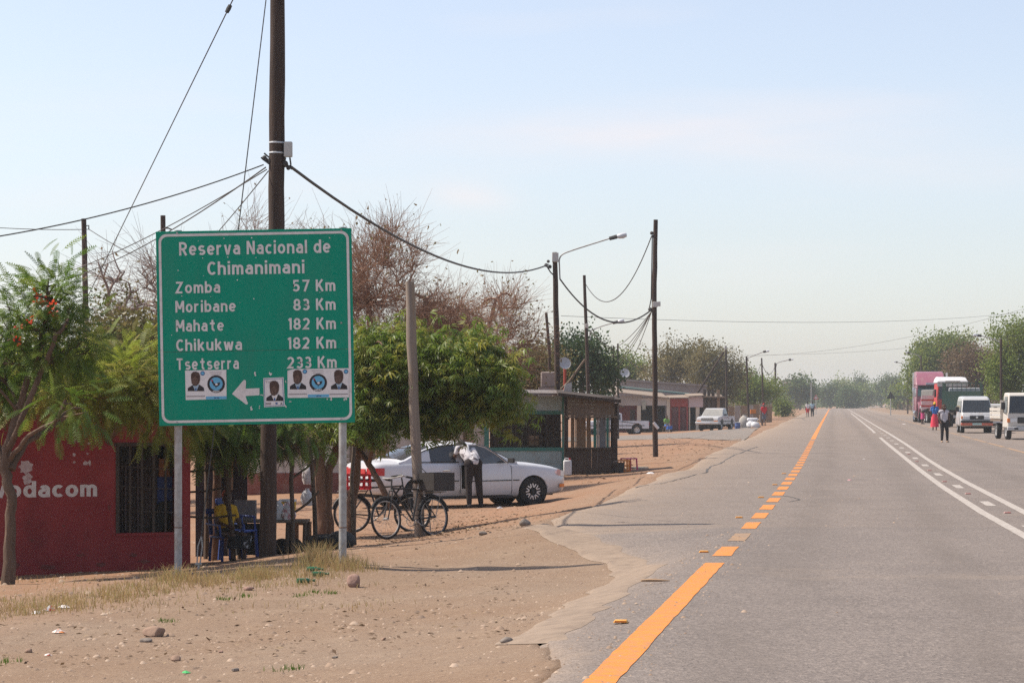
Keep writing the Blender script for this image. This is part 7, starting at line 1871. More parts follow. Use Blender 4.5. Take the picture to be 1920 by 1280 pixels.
def crate(label, loc, rz, w, d, h, m, name="crate", lattice=True):
    t = thing(name, label, "crate", loc, rz)
    MB().span((-w / 2, -d / 2, 0), (w / 2, d / 2, .015)).build("base", m, t)
    for s in (-1, 1):
        if lattice:
            for z in (.03, h * .5, h - .025): MB().box((0, s * d / 2, z + .012), (w, .014, .035)).build("slat", m, t); MB().box((s * w / 2, 0, z + .0125), (.014, d - .016, .035)).build("slat", m, t)
            for k in range(5): MB().box((-w / 2 + .02 + k * (w - .04) / 4, s * (d / 2 - .012), h / 2), (.03, .008, h - .01)).build("rib", m, t)
            for k in range(4): MB().box((s * (w / 2 - .012), -d / 2 + .03 + k * (d - .06) / 3, h / 2), (.008, .03, h - .01)).build("rib", m, t)
        else:
            MB().span((-w / 2, s * d / 2 - .006, .016), (w / 2, s * d / 2 + .006, h)).build("side", m, t); MB().span((s * w / 2 - .006, -d / 2 + .007, .016), (s * w / 2 + .006, d / 2 - .007, h)).build("side", m, t)
    return t
by = 41.6
bl = Vector((wx(772, by), by, g1(wx(772, by), by)))
M_redplastic = mat("red_crate_plastic", (0.55, 0.02, 0.03), (0.48, 0.018, 0.025), 6, .45)
byaw = math.radians(180 + 46)
bicycle("black bicycle leaning on the wooden post with a dark box on its carrier", bl, byaw, .10, grp=None)
def on_bike(base, yaw, p): return Vector((base.x + p[0] * math.cos(yaw) - p[1] * math.sin(yaw), base.y + p[0] * math.sin(yaw) + p[1] * math.cos(yaw), base.z + p[2]))
crate("dark box strapped on the carrier of the bicycle by the post", on_bike(bl, byaw, (-.50, .08, .77)), byaw, .46, .36, .30, mat("dark_box", (0.035, 0.03, 0.028), (0.05, 0.043, 0.04), 6, .7), "carrier_box", False)
b2 = Vector((wx(716, 45.0), 45.0, g1(wx(716, 45.0), 45.0))); y2 = math.radians(8)
bicycle("older bicycle behind the tree trunk carrying a red plastic crate", b2, y2, -.08)
crate("red plastic bottle crate on the bicycle behind the sign post", on_bike(b2, y2, (-.42, 0, .77)), y2, .44, .34, .27, M_redplastic)
# ------------------------------------------------------------------ people (local: facing -y, x to the viewer's right)
M_skin = mat("dark_brown_skin", (0.075, 0.038, 0.024), (0.10, 0.052, 0.034), 9, .6)
M_hair = mat("black_hair", (0.012, 0.01, 0.009), (0.02, 0.016, 0.014), 30, .9)
M_eye = mat("eye_white", (0.7, 0.66, 0.6), (0.6, 0.56, 0.5), 9, .4)
STAND = dict(head=(0, -.01, 1.57), neck=(0, .01, 1.42), chest=(0, .01, 1.24), waist=(0, .01, 1.05), hipL=(.085, 0, .92), hipR=(-.085, 0, .92), shL=(.185, .01, 1.37), shR=(-.185, .01, 1.37),
             elL=(.235, .03, 1.10), elR=(-.235, .03, 1.10), haL=(.245, -.05, .86), haR=(-.245, -.05, .86), knL=(.095, -.02, .50), knR=(-.095, -.02, .50), anL=(.10, .02, .075), anR=(-.10, .02, .075))
def cloth(name, c1, c2=None, scale=8): return mat(name, c1, c2, scale, .95, bump=.004, bscale=22)
def person(label, loc, rz, h=1.7, pose=None, shirt=None, sleeves=1, legs=None, legs_to="ankle", skirt=None, shoes=None, hair=None, head_wear=None, facing_up=0.0, vox=.013, extra_hair=False):
    t = thing("person", label, "person", loc, rz)
    k = h / 1.7
    J = {a: Vector(b) * k for a, b in {**STAND, **(pose or {})}.items() if a != 'seated'}
    hd = (J['head'] - J['neck']).normalized()
    fw = Vector((0, -1, 0)); fw = (fw - hd * fw.dot(hd)).normalized() if 'face' not in (pose or {}) else Vector(pose['face']).normalized()
    sd = hd.cross(fw)
    def mesh_of(caps, name, m, v=vox):
        mb = MB()
        for a, b, r0, r1 in caps: mb.capsule(a, b, r0 * k, r1 * k, 9)
        o = mb.build(name, m, t, True)
        r = o.modifiers.new("remesh", 'REMESH'); r.mode = 'VOXEL'; r.voxel_size = v; r.use_smooth_shade = True
        s = o.modifiers.new("smooth", 'SMOOTH'); s.iterations = 3; s.factor = .5
        return o
    ax_ = (J['shL'] - J['shR']).normalized()
    tors = []
    for s in (-1, 1):
        tors += [(J['waist'] + ax_ * s * .065 * k, J['chest'] + ax_ * s * .08 * k, .098, .105), (J['chest'] + ax_ * s * .08 * k, J['neck'].lerp(J['shL'] if s > 0 else J['shR'], .55) - Vector((0, 0, .02 * k)), .105, .06)]
    hc = (J['hipL'] + J['hipR']) / 2
    pel = [(J['hipL'], J['hipR'], .105, .105), (hc, J['waist'], .115, .105)]
    sho = [(J['neck'].lerp(J['shL'], .4), J['shL'], .058, .056), (J['neck'].lerp(J['shR'], .4), J['shR'], .058, .056)]
    ua = [(J['shL'], J['elL'], .052, .040), (J['shR'], J['elR'], .052, .040)]
    fa = [(J['elL'], J['haL'], .040, .027), (J['elR'], J['haR'], .040, .027)]
    th = [(J['hipL'], J['knL'], .092, .060), (J['hipR'], J['knR'], .092, .060)]
    ca_ = [(J['knL'], J['anL'], .058, .036), (J['knR'], J['anR'], .058, .036)]
    ft = []
    for s in ('L', 'R'):
        d = Vector((.12 if s == 'L' else -.12, -1, 0)).normalized() if 'toe' + s not in (pose or {}) else Vector(pose['toe' + s]).normalized()
        a = J['an' + s]; ft.append((a + Vector((0, 0, -.035 * k)) - d * .03 * k, a + Vector((0, 0, -.045 * k)) + d * .13 * k, .038, .026))
    head = [(J['head'] - hd * .045 * k + fw * .015 * k, J['head'] + hd * .05 * k - fw * .01 * k, .078, .092), (J['head'] - hd * .07 * k + fw * .035 * k, J['head'] - hd * .02 * k + fw * .03 * k, .045, .06), (J['neck'] - hd * .04 * k, J['head'] - hd * .06 * k, .055, .05),
            (J['head'] + fw * .088 * k + hd * .015 * k, J['head'] + fw * .105 * k - hd * .025 * k, .010, .016)]
    for s in (-1, 1): head.append((J['head'] + sd * s * .088 * k + hd * .02 * k, J['head'] + sd * s * .09 * k - hd * .025 * k, .014, .012))
    hands = []
    for s in ('L', 'R'):
        e, w = J['el' + s], J['ha' + s]; d = (w - e).normalized(); q = d.orthogonal().normalized(); q = (ax_ - d * ax_.dot(d)).normalized() if abs(ax_.dot(d)) < .9 else q; n = d.cross(q)
        pc = w + d * .05 * k; hands.append((w, pc + d * .02 * k, .026, .030)); hands.append((pc + n * .02 * k, pc - n * .02 * k, .026, .026))
        for i, (off, ln) in enumerate(((-.030, .062), (-.010, .075), (.010, .072), (.030, .055))):
            b = pc + d * .03 * k + n * off * k; mid = b + d * ln * .55 * k; hands.append((b, mid, .0115, .0105)); hands.append((mid, mid + (d * .8 - q * .5 * (1 if s == 'L' else -1)).normalized() * ln * .5 * k, .0105, .009))
        hands.append((pc - n * .02 * k - d * .02 * k, pc - n * .055 * k + d * .03 * k, .013, .010))
    mesh_of(tors + pel + sho + ua + fa + th + ca_ + ft + head + hands, "body", M_skin, vox * .85)
    fat = lambda cs, e: [(a, b, r0 + e, r1 + e) for a, b, r0, r1 in cs]
    if shirt is not None:
        cut = sleeves
        arms = [] if cut == 0 else [(a, a.lerp(b, .62), r0, r1) for a, b, r0, r1 in ua] if cut == 1 else ua + [(a, a.lerp(b, .9), r0, r1) for a, b, r0, r1 in fa]
        mesh_of(fat(tors + sho + arms + [(hc + Vector((0, 0, .03 * k)), J['waist'], .125, .112)], .016), "shirt", shirt)
    if legs is not None:
        f = {"ankle": .93, "calf": .45, "knee": -1}[legs_to]
        lo = [(a, a.lerp(b, f), r0, r0 + (r1 - r0) * f) for a, b, r0, r1 in ca_] if f > 0 else []
        tt = th if f > 0 else [(a, a.lerp(b, .92), r0, r1) for a, b, r0, r1 in th]
        mesh_of(fat(pel[:1] + [(hc, J['waist'], .115, .104)] + tt + lo, .020), "trousers" if f > 0 else "shorts", legs)
    if skirt is not None:
        m, bot, flare = skirt
        kn, an = (J['knL'] + J['knR']) / 2, (J['anL'] + J['anR']) / 2
        V = []; n = 24; lv = []
        if (pose or {}).get('seated'):
            lv = [(J['waist'], .135, .12), (hc + Vector((0, -.02, .02)), .2, .18), (hc.lerp(kn, .5) + Vector((0, 0, .0)), .22, .14), (kn + Vector((0, -.06, 0)), .24, .13), (kn.lerp(an, bot), .25, .16)]
        else:
            lv = [(J['waist'], .13, .11), (hc, .165, .145), (hc.lerp(kn, .6), .165 + flare * .4, .15 + flare * .3), (kn, .165 + flare * .7, .15 + flare * .5), (kn.lerp(an, bot), .165 + flare, .15 + flare * .8)]
        for i, (c, rx, ry) in enumerate(lv):
            for q in range(n):
                a = 2 * math.pi * q / n; j = 1 + (.06 * math.sin(a * 7 + 1) * i / 4)
                V.append(c + Vector((rx * j * math.cos(a), ry * j * math.sin(a), 0)) * k)
        MB().add(V, [(i * n + q, i * n + (q + 1) % n, (i + 1) * n + (q + 1) % n, (i + 1) * n + q) for i in range(4) for q in range(n)]).build("skirt", m, t, True)
    if shoes is not None: mesh_of(fat(ft, .010), "shoes", shoes)
    if hair is not None: mesh_of([(J['head'] + hd * .045 * k - fw * .022 * k, J['head'] + hd * .06 * k - fw * .015 * k, .094, .088), (J['head'] - fw * .04 * k - hd * .03 * k, J['head'] - fw * .03 * k + hd * .04 * k, .078, .09)] + ([(J['head'] + sd * s * .07 * k - fw * .03 * k, J['neck'] + sd * s * .08 * k - fw * .04 * k, .05, .045) for s in (-1, 1)] if extra_hair else []), "hair", hair)
    if head_wear is not None: mesh_of([(J['head'] + hd * .05 * k - fw * .03 * k, J['head'] + hd * .085 * k - fw * .04 * k, .100, .085), (J['head'] + hd * .03 * k - fw * .1 * k, J['head'] + hd * .06 * k - fw * .09 * k, .06, .06)], "headwear", head_wear)
    for s in (-1, 1): MB().ball(J['head'] + fw * .090 * k + sd * s * .033 * k + hd * .012 * k, .011 * k, 8, 6).build("eye", M_eye, t, True)
    MB().capsule(J['head'] + fw * .083 * k - hd * .058 * k - sd * .018 * k, J['head'] + fw * .083 * k - hd * .058 * k + sd * .018 * k, .008 * k, .008 * k, 6).build("mouth", mat("lips", (0.12, 0.04, 0.035), (0.1, 0.035, 0.03), 9, .5), t, True)
    return t
C_grey = cloth("pale_grey_cotton", (0.50, 0.46, 0.48), (0.40, 0.37, 0.39)); C_black = cloth("black_cotton", (0.022, 0.02, 0.022), (0.035, 0.03, 0.032)); C_blue = cloth("blue_cotton", (0.04, 0.14, 0.38), (0.03, 0.11, 0.32))
C_red = cloth("red_cotton", (0.55, 0.02, 0.03), (0.46, 0.018, 0.025)); C_crimson = cloth("crimson_wrap", (0.62, 0.025, 0.06), (0.55, 0.06, 0.09), 14); C_pink = cloth("pink_wrap", (0.55, 0.07, 0.2), (0.42, 0.05, 0.15)); C_yellow = cloth("yellow_cotton", (0.60, 0.36, 0.03), (0.52, 0.30, 0.025))
C_jean = cloth("grey_jean", (0.14, 0.15, 0.19), (0.11, 0.12, 0.15)); C_dk = cloth("dark_trouser", (0.018, 0.014, 0.014), (0.03, 0.022, 0.021)); C_green = cloth("lime_cotton", (0.18, 0.36, 0.08), (0.15, 0.3, 0.07)); C_white = cloth("white_cotton", (0.62, 0.6, 0.6), (0.52, 0.5, 0.5))
C_pattern = mat("patterned_shirt_cloth", (0.50, 0.48, 0.49), (0.12, 0.10, 0.11), 9, .9, lo=.53, hi=.58)
C_swirl = mat("black_white_wrap", (0.02, 0.02, 0.022), (0.42, 0.40, 0.40), 5.5, .95, lo=.56, hi=.60)
def pl(px, Y): return (wx(px, Y), Y, g1(wx(px, Y), Y) + .012 * (float(u_of(wx(px, Y), Y)) > -3))
# woman walking on the road towards the camera
person("woman in pale vest and black leggings walking on the road", pl(1770, 104), math.radians(8), 1.56, dict(elR=(-.25, .02, 1.12), haR=(-.20, -.10, .93), elL=(.25, .05, 1.12), haL=(.235, .0, .88), knL=(.13, -.05, .5), anL=(.17, .05, .075), knR=(-.09, -.03, .5), anR=(-.10, .0, .075)), C_grey, 0, C_black, "ankle", hair=mat("reddish_braids", (0.07, 0.028, 0.02), (0.04, 0.02, 0.016), 40, .9), shoes=cloth("tan_sandal", (0.4, 0.28, 0.2)), extra_hair=True)
person("woman with yellow headwrap, blue top and long red skirt walking away", pl(1752.5, 148), math.radians(172), 1.62, None, C_blue, 1, None, skirt=(C_crimson, .72, .09), head_wear=C_yellow, hair=M_hair, shoes=C_dk)
person("person in pink wrap bending forward in front of the plum truck", pl(1730, 188), math.radians(58), 1.62, dict(head=(0, -.46, 1.14), neck=(0, -.36, 1.12), chest=(0, -.24, 1.06), waist=(0, -.08, .99), shL=(.18, -.33, 1.10), shR=(-.18, -.33, 1.10), elL=(.2, -.42, .86), elR=(-.2, -.42, .86), haL=(.12, -.52, .66), haR=(-.12, -.52, .66), face=(0, -.7, -.5)), C_black, 1, None, skirt=(C_pink, .25, .03), hair=M_hair, shoes=C_dk)
person("man in red shirt, red cap and grey shorts standing by the road on the left", pl(1432.5, 197), math.radians(20), 1.72, dict(elL=(.26, .06, 1.1), haL=(.27, .0, .87)), C_red, 1, C_jean, "knee", hair=M_hair, head_wear=C_red, shoes=C_dk)
person("distant person in white top and red shorts on the left verge", pl(1514.5, 275), math.radians(180), 1.65, None, C_white, 1, C_red, "knee", hair=M_hair, shoes=C_dk)
person("distant person in pale blue top and dark trousers on the left verge", pl(1523, 278), math.radians(175), 1.7, None, cloth("pale_blue_cotton", (0.3, 0.42, 0.5)), 1, C_dk, "ankle", hair=M_hair, shoes=C_dk)
# person leaning into the car's open door
pc = Vector((cX, cY, 0)); fwd = Vector((math.cos(car_yaw), math.sin(car_yaw), 0)); rgt = Vector((math.sin(car_yaw), -math.cos(car_yaw), 0))
pp = pc + fwd * (-.16) + rgt * 1.20
person("person in patterned white shirt and dark trousers leaning into the open car door", (pp.x, pp.y, g1(pp.x, pp.y) + .01), math.radians(180 + 26), 1.72,
       dict(head=(0.02, -.54, 1.30), neck=(0.01, -.42, 1.25), chest=(0, -.26, 1.16), waist=(0, -.07, 1.03), shL=(.18, -.36, 1.24), shR=(-.18, -.36, 1.24), elL=(.24, -.40, 1.08), elR=(-.24, -.40, 1.08), haL=(.2, -.62, 1.02), haR=(-.18, -.62, .98), knL=(.10, -.02, .5), anL=(.12, .06, .075), knR=(-.13, .0, .5), anR=(-.17, .02, .075), face=(0, -.8, -.35)), C_pattern, 1, C_dk, "ankle", hair=M_hair, shoes=C_black)
# seated vendor on a blue plastic chair
vz = pl(424, 37.6)
SEAT = dict(hipL=(.09, 0, .50), hipR=(-.09, 0, .50), waist=(0, .03, .66), chest=(0, .03, .86), neck=(0, .0, 1.04), head=(0, -.03, 1.19), shL=(.18, .02, .99), shR=(-.18, .02, .99), elL=(.23, -.06, .74), elR=(-.23, -.06, .74), haL=(.13, -.28, .68), haR=(-.13, -.28, .68), knL=(.13, -.44, .50), knR=(-.13, -.44, .50), anL=(.13, -.44, .075), anR=(-.13, -.44, .075), seated=1)
person("seated vendor in yellow shirt and swirled black wrap beside the table", vz, math.radians(38), 1.34, {k_: v for k_, v in SEAT.items()}, C_yellow, 1, None, skirt=(C_swirl, .55, 0), head_wear=cloth("orange_scarf", (0.5, 0.13, 0.05), (0.4, 0.1, 0.04)), hair=M_hair, shoes=C_dk)
def plastic_chair(label, loc, rz, m, stool=False, s=1.0):
    t = thing("plastic_chair" if not stool else "plastic_stool", label, "chair" if not stool else "stool", loc, rz)
    MB().box((0, 0, .43 * s), (.44 * s, .44 * s, .03)).build("seat", m, t, bevel=.012)
    for x in (-.19, .19):
        for y in (-.19, .19): MB().tube([(x * s * 1.12, y * s * 1.12, 0), (x * s, y * s, .42 * s)], [.028 * s, .024 * s], 6).build("leg", m, t)
    if not stool:
        b = thing_part("backrest", t)
        for k in range(4): MB().box((-.15 + k * .10, .24 * s, .66 * s), (.06, .02, .40 * s), Matrix.Rotation(-.12, 3, 'X')).build("slat", m, b)
        MB().box((0, .265 * s, .88 * s), (.44, .03, .08)).build("top_rail", m, b, bevel=.012)
        for x in (-.21, .21): MB().tube([(x, -.18, .44 * s), (x, -.16, .64 * s), (x, .22, .66 * s)], .018, 6).build("armrest", m, t)
    return t
M_bluepl = mat("blue_plastic", (0.02, 0.05, 0.22), (0.018, 0.045, 0.19), 6, .45); M_pinkpl = mat("magenta_plastic", (0.6, 0.03, 0.16), (0.52, 0.025, 0.14), 6, .45); M_orangepl = mat("orange_plastic", (0.7, 0.22, 0.03), (0.6, 0.19, 0.03), 6, .45)
plastic_chair("blue plastic chair under the seated vendor", vz, math.radians(38), M_bluepl, False, .84)
plastic_chair("empty blue plastic chair between the vendor and the table", pl(447, 38.0), math.radians(70), M_bluepl)
# seated shopkeeper by the grey shop
vs_ = pl(1250, 192)
person("seated person in lime top and blue wrap before the grey shop", vs_, math.radians(25), 1.65, dict(SEAT), C_green, 1, None, skirt=(cloth("bright_blue_wrap", (0.04, 0.14, 0.5), (0.03, 0.11, 0.42)), .6, 0), hair=M_hair, shoes=C_dk)
plastic_chair("low stool under the seated person at the grey shop", vs_, math.radians(25), M_timber, True)
# things by the wooden stall
plastic_chair("magenta plastic stool on the dirt right of the wooden stall", pl(1179, 73.4), math.radians(-60), M_pinkpl, True, .85)
crate("orange plastic crate beside the wooden stall's right corner", pl(1167, 72.6), .2, .4, .34, .36, M_orangepl)
bk = thing("bucket", "dark bucket at the right corner of the wooden stall", "bucket", pl(1161, 72.0)); MB().lathe((0, 0, 0), [(0, 0), (.12, 0), (.16, .3), (.165, .3), (.15, .28), (.11, .03), (0, .03)], n=18).build("pail", M_trim, bk, True); MB().torus((0, 0, .3), .16, .008, (0, .3, 1), 18, 5).build("rim", M_steel, bk)
for i, (px, dy, a) in enumerate(((1190, .5, .3), (1196, .8, -.2), (1200, .2, .6))):
    p = pl(px, 74 + dy); tag(MB().box((0, 0, .03), (.55, .12, .05), a).build("wood_offcut", M_cream, None, loc=p), f"yellow wood offcut lying right of the magenta stool, {['nearest to it','middle one','farthest to the right'][i]}", "wood", "wood offcuts by the stall")
jc = thing("jerrycan", "white water container standing at the stall's left corner", "container", pl(1064, 71.8))
MB().box((0, 0, .22), (.24, .17, .44)).build("body", M_plasticw, jc, bevel=.04); MB().cyl((.06, 0, .44), (.06, 0, .5), .03, n=10).build("cap", M_rboard, jc); MB().tube([(-.08, 0, .44), (-.06, 0, .49), (.02, 0, .49), (.03, 0, .45)], .015, 6).build("handle", M_plasticw, jc)
# clutter by the shops' right end
dr = thing("blue_drum", "small blue drum between the pickup and the white sacks", "drum", pl(1383, 182)); MB().lathe((0, 0, 0), [(0, 0), (.2, 0), (.21, .02), (.2, .2), (.21, .22), (.2, .24), (.2, .42), (.21, .44), (.0, .44)], n=18).build("barrel", mat("drum_blue", (0.07, 0.12, 0.3), (0.06, 0.1, 0.25), 5, .5), dr, True); MB().lathe((0, 0, .44), [(.205, 0), (.205, .02), (0, .03)], n=18).build("lid", M_plasticw, dr, True)
sack("grain_sack", "grey sack leaning behind the blue drum", pl(1396, 186), .42, mat("grey_sack", (0.36, 0.34, 0.31), (0.3, 0.28, 0.25), 5, .9), .95)
sack("grain_sack", "white sack on the ground by the road, left of a pair", pl(1408.5, 181), .36, M_plasticw, .5)
sack("grain_sack", "white sack on the ground by the road, right of a pair", pl(1416, 180), .32, M_plasticw, .45)
tag(MB().box((0, 0, .22), (.8, .45, .26)).build("grain_sack", M_plasticw, None, bevel=.12, loc=Vector(pl(1411, 181.5)) + Vector((0, 0, .36)), seg=3), "white sack lying across the two roadside sacks", "sack")
tp = thing("timber_pile", "heap of pale cut branches behind the sacks", "wood pile", pl(1388, 196))
for i in range(22):
    a = random.uniform(-.5, .5); z = .1 + .09 * (i // 5); x = random.uniform(-.8, .8)
    MB().tube([(x - .8 * math.cos(a), -.3 * math.sin(a) + random.uniform(-.4, .4), z), (x + .8 * math.cos(a), .3 * math.sin(a) + random.uniform(-.3, .3), z + random.uniform(0, .25))], random.uniform(.04, .07), 7).build("branch", M_cream if i % 3 else M_tan, tp)
st_ = thing("street_stall", "small stick table with an orange board beside the man in red", "table", pl(1410, 199))
for x in (-.8, .8):
    for y in (-.35, .35): MB().tube([(x, y, -.05), (x * .97, y, .9)], .035, 6).build("leg", M_branch, st_)
for k_ in range(5): MB().box((0, -.32 + k_ * .16, .92), (1.8, .13, .04)).build("plank", M_timber, st_)
MB().box((.1, .1, 1.12), (.42, .3, .34)).build("orange_board", M_orangepl, st_)
hs = thing("reed_hut", "low broken wall behind the clutter right of the shops", "wall", pl(1395, 222))
for k_ in range(9): MB().box((-2.2 + k_ * .55, .02 * (k_ % 2), .8), (.5, .12, 1.5 + random.uniform(-.2, .3))).build("wall_panel", M_greyfas if k_ % 2 else M_tan, hs)

# distant road signs
def tri_sign(label, px, py, Y, hpx, back=False, zb=None):
    X = wx(px, Y); z0 = g1(X, Y); t = thing("warning_sign", label, "sign", (X, Y, z0)); s = hpx * Y / F; zc = wz(py, Y) - z0
    R_ = M_rboard if not back else M_trim
    MB().prism([(-s * .58, zc - s / 2), (s * .58, zc - s / 2), (0, zc + s / 2)], 'y', -.02, .0).build("plate", R_, t)
    if not back: MB().prism([(-s * .36, zc - s * .36), (s * .36, zc - s * .36), (0, zc + s * .27)], 'y', -.026, -.021).build("plate_centre", M_signw, t); MB().box((0, -.03, zc - s * .13), (s * .1, .006, s * .3)).build("symbol", M_suit, t)
    MB().tube([(0, .05, -.3), (0, .05, zc + s * .3)], .045 if not back else .06, 8).build("post", M_steel, t)
    return t
tri_sign("red bordered triangular warning sign on the far left verge", 1530, 744, 330, 9)
tri_sign("red bordered triangular sign beyond the first on the left verge", 1526, 761, 300, 8)
tri_sign("dark back of a triangular sign before the plum truck", 1670, 740, 300, 14, True)
mk = thing("hazard_marker", "red and white marker board beyond the two distant walkers", "sign", pl(1511, 330))
for k_ in range(3): MB().box((0, 0, .75 + k_ * .18), (.28, .03, .17)).build("stripe", M_rboard if k_ % 2 == 0 else M_wboard, mk)
MB().tube([(0, .03, -.2), (0, .03, 1.2)], .03, 6).build("post", M_steel, mk)
ma = thing("thin_mast", "thin tall mast on the far left verge", "mast", pl(1521, 335)); MB().tube([(0, 0, -.2), (0, 0, wz(717, 335) - ma.location.z)], .06, 6).build("shaft", M_steel, ma); MB().box((0, 0, 1.0), (.16, .12, .25)).build("box", M_box, ma)

# ------------------------------------------------------------------ stones and litter
def rock(label, px, py, wpx, hpx, m, name="stone", n=14):
    p = gpt(px, py); Y = p.y; rx = wpx / 2 * Y / F; rz_ = hpx / 2 * Y / F
    bm = bmesh.new(); bmesh.ops.create_icosphere(bm, subdivisions=3, radius=1.0)
    ph = random.random() * 50; cuts = [(Vector((random.gauss(0, 1), random.gauss(0, 1), random.gauss(0, 1))).normalized(), random.uniform(.55, .85)) for _ in range(7)]
    V = []
    for v in bm.verts:
        c = v.co.copy()
        for nn, dd in cuts:
            e = c.dot(nn) - dd
            if e > 0: c -= nn * e * .85
        c *= 1 + .10 * float(vnoise(np.array(c.x * 2 + ph), np.array(c.y * 2 + c.z * 1.7)))
        V.append((c.x * rx * 1.1, c.y * rx * .85, c.z * rz_ * 1.2 + rz_ * .72))
    Fs = [tuple(q.index for q in f.verts) for f in bm.faces]; bm.free()
    tag(MB().add(V, Fs).build(name, m, None, True, loc=p), label, "stone", "loose stones on the dirt")
M_rock1 = mat("brown_stone", (0.25, 0.165, 0.12), (0.32, 0.22, 0.16), 9, .9, bump=.008); M_rock2 = mat("grey_stone", (0.17, 0.145, 0.125), (0.24, 0.2, 0.17), 9, .9, bump=.008); M_rock3 = mat("pinkish_stone", (0.30, 0.19, 0.15), (0.24, 0.15, 0.12), 9, .9, bump=.01)
rock("rounded brown stone, largest on the bare dirt at lower left", 290, 1193, 42, 21, M_rock1); rock("small grey stone touching the large brown stone", 272, 1203, 26, 9, M_rock2); rock("pinkish upright rock beside the right sign post's grass", 664, 1100, 28, 26, M_rock3)
rock("small brown stone below the large rounded stone", 330, 1238, 20, 11, M_rock1); rock("tan stone at the edge of the dry grass", 467, 1106, 20, 9, M_rock3); rock("small grey-brown stone near the bottom of the dirt", 441, 1258, 14, 8, M_rock2)
rock("pale small stone right of the large rounded stone", 414, 1223, 9, 5, M_rock3); rock("tiny stone in the middle of the dirt patch", 719, 1200, 10, 7, M_rock1); rock("flat stone right of the middle of the dirt patch", 628, 1233, 12, 5, M_rock2)
rock("small stone by the left weeds", 55, 1224, 14, 10, M_rock1); rock("dark clod at the tar edge beside the tree shadow", 985, 985, 22, 14, M_rock2); rock("small dark clod left of the tar edge", 905, 1003, 16, 8, M_rock2)
rock("flat grey stone at the broken tar tip", 948, 1206, 26, 14, M_rock2)
# pebbles, too many to count
tv = np.array([(1, 0, .0), (.2, .9, 0), (-.8, .5, 0), (-.7, -.6, 0), (.3, -.9, 0), (.35, .1, .6), (-.35, -.05, .55)], float); tfq = np.array([(0, 1, 5), (1, 2, 6), (1, 6, 5), (2, 3, 6), (3, 4, 6), (4, 5, 6), (4, 0, 5)])
Pp = []
for i in range(6500):
    Y = 13.5 * (44 / 13.5) ** random.random(); px = random.uniform(-30, 1150); Pp.append((wx(px, Y), Y))
Pp = np.array(Pp); u_ = u_of(Pp[:, 0], Pp[:, 1]); Pp = Pp[u_ < uL(Pp[:, 1]) + .1]
cl = vnoise(Pp[:, 0] * .8, Pp[:, 1] * .6) + .5; Pp = Pp[rng.random(len(Pp)) < .25 + .75 * cl]
sz_ = np.minimum(.006 + rng.exponential(.0075, len(Pp)), .05)
Z = gh(Pp[:, 0], Pp[:, 1]); pos = np.column_stack([Pp, Z])
V, Fq, ti = scatter(tv, tfq, pos, frames(np.column_stack([rng.normal(size=(len(pos), 2)), np.zeros(len(pos))]), np.zeros(len(pos))), sz_)
M_peb = leaf_mat("pebble", (0.14, 0.10, 0.075), (0.27, 0.19, 0.135), (0.38, 0.29, 0.22), 0.0, .95, scale=3)
tag(build_np("pebbles", V, Fq, M_peb, attr=ti), "loose pebbles strewn over the dirt", kind='stuff')
# grit on the tar near the edge
Pp = []
for i in range(900):
    Y = 15 * (60 / 15) ** random.random(); Pp.append((float(x_of(random.uniform(-2.8, 2.0) if Y > 33 else random.uniform(-.5, .3), Y)), Y))
for i in range(240):
    Y = 20 * (110 / 20) ** random.random(); Pp.append((float(x_of(random.uniform(.2, 8), Y)), Y))
Pp = np.array(Pp); pos = np.column_stack([Pp, gh(Pp[:, 0], Pp[:, 1]) + .012])
V, Fq, ti = scatter(tv, tfq, pos, frames(np.column_stack([rng.normal(size=(len(pos), 2)), np.zeros(len(pos))]), np.zeros(len(pos))), np.minimum(.005 + rng.exponential(.004, len(pos)), .03))
tag(build_np("grit", V, Fq, M_peb, attr=ti), "scattered grit on the tar near its edge", kind='stuff')
M_glassg = mat("green_bottle_glass", (0.02, 0.12, 0.045), (0.015, 0.09, 0.035), 6, .12, spec=.7)
def bottle(label, px, py, a, L=.19):
    p = gpt(px, py); t = thing("bottle", label, "bottle", p + Vector((0, 0, .035)), a, "green bottles in the grass")
    MB().lathe((0, 0, 0), [(0, -L * .5), (.027, -L * .5), (.029, -L * .42), (.029, L * .12), (.014, L * .3), (.011, L * .46)], (1, 0, 0), 16).build("body", M_glassg, t, True)
    MB().lathe((L * .46, 0, 0), [(.013, 0), (.017, .002), (.017, .02), (0, .021)], (1, 0, 0), 12).build("neck_ring", M_glassg, t, True)
bottle("green glass bottle nearest the camera in the dry grass", 573, 1094, .35, .2); bottle("green glass bottle half hidden in the dry grass behind the nearest one", 590, 1072, -.2); bottle("pale green bottle lying under the sign's right end", 600, 1081, .1)
def litter(label, px, py, r, m, h=.04):
    p = gpt(px, py); n = 9; V = [(0, 0, h)]; 
    for ring, q in ((.5, .8), (1.0, .1)):
        for k_ in range(n): a = 2 * math.pi * k_ / n; j = random.uniform(.6, 1.3); V.append((r * ring * j * math.cos(a), r * ring * .7 * j * math.sin(a), h * q * random.uniform(.3, 1.2) + .004))
    Fs = [(0, 1 + k_, 1 + (k_ + 1) % n) for k_ in range(n)] + [(1 + k_, 1 + n + k_, 1 + n + (k_ + 1) % n, 1 + (k_ + 1) % n) for k_ in range(n)]
    tag(MB().add(V, Fs).build("litter", m, None, loc=p), label, "litter", "scraps of litter on the ground")
M_redw = mat("red_white_wrapper", (0.65, 0.62, 0.6), (0.6, 0.12, 0.06), 22, .4, lo=.48, hi=.55); M_orw = mat("orange_wrapper", (0.6, 0.55, 0.52), (0.65, 0.25, 0.08), 24, .4, lo=.48, hi=.56)
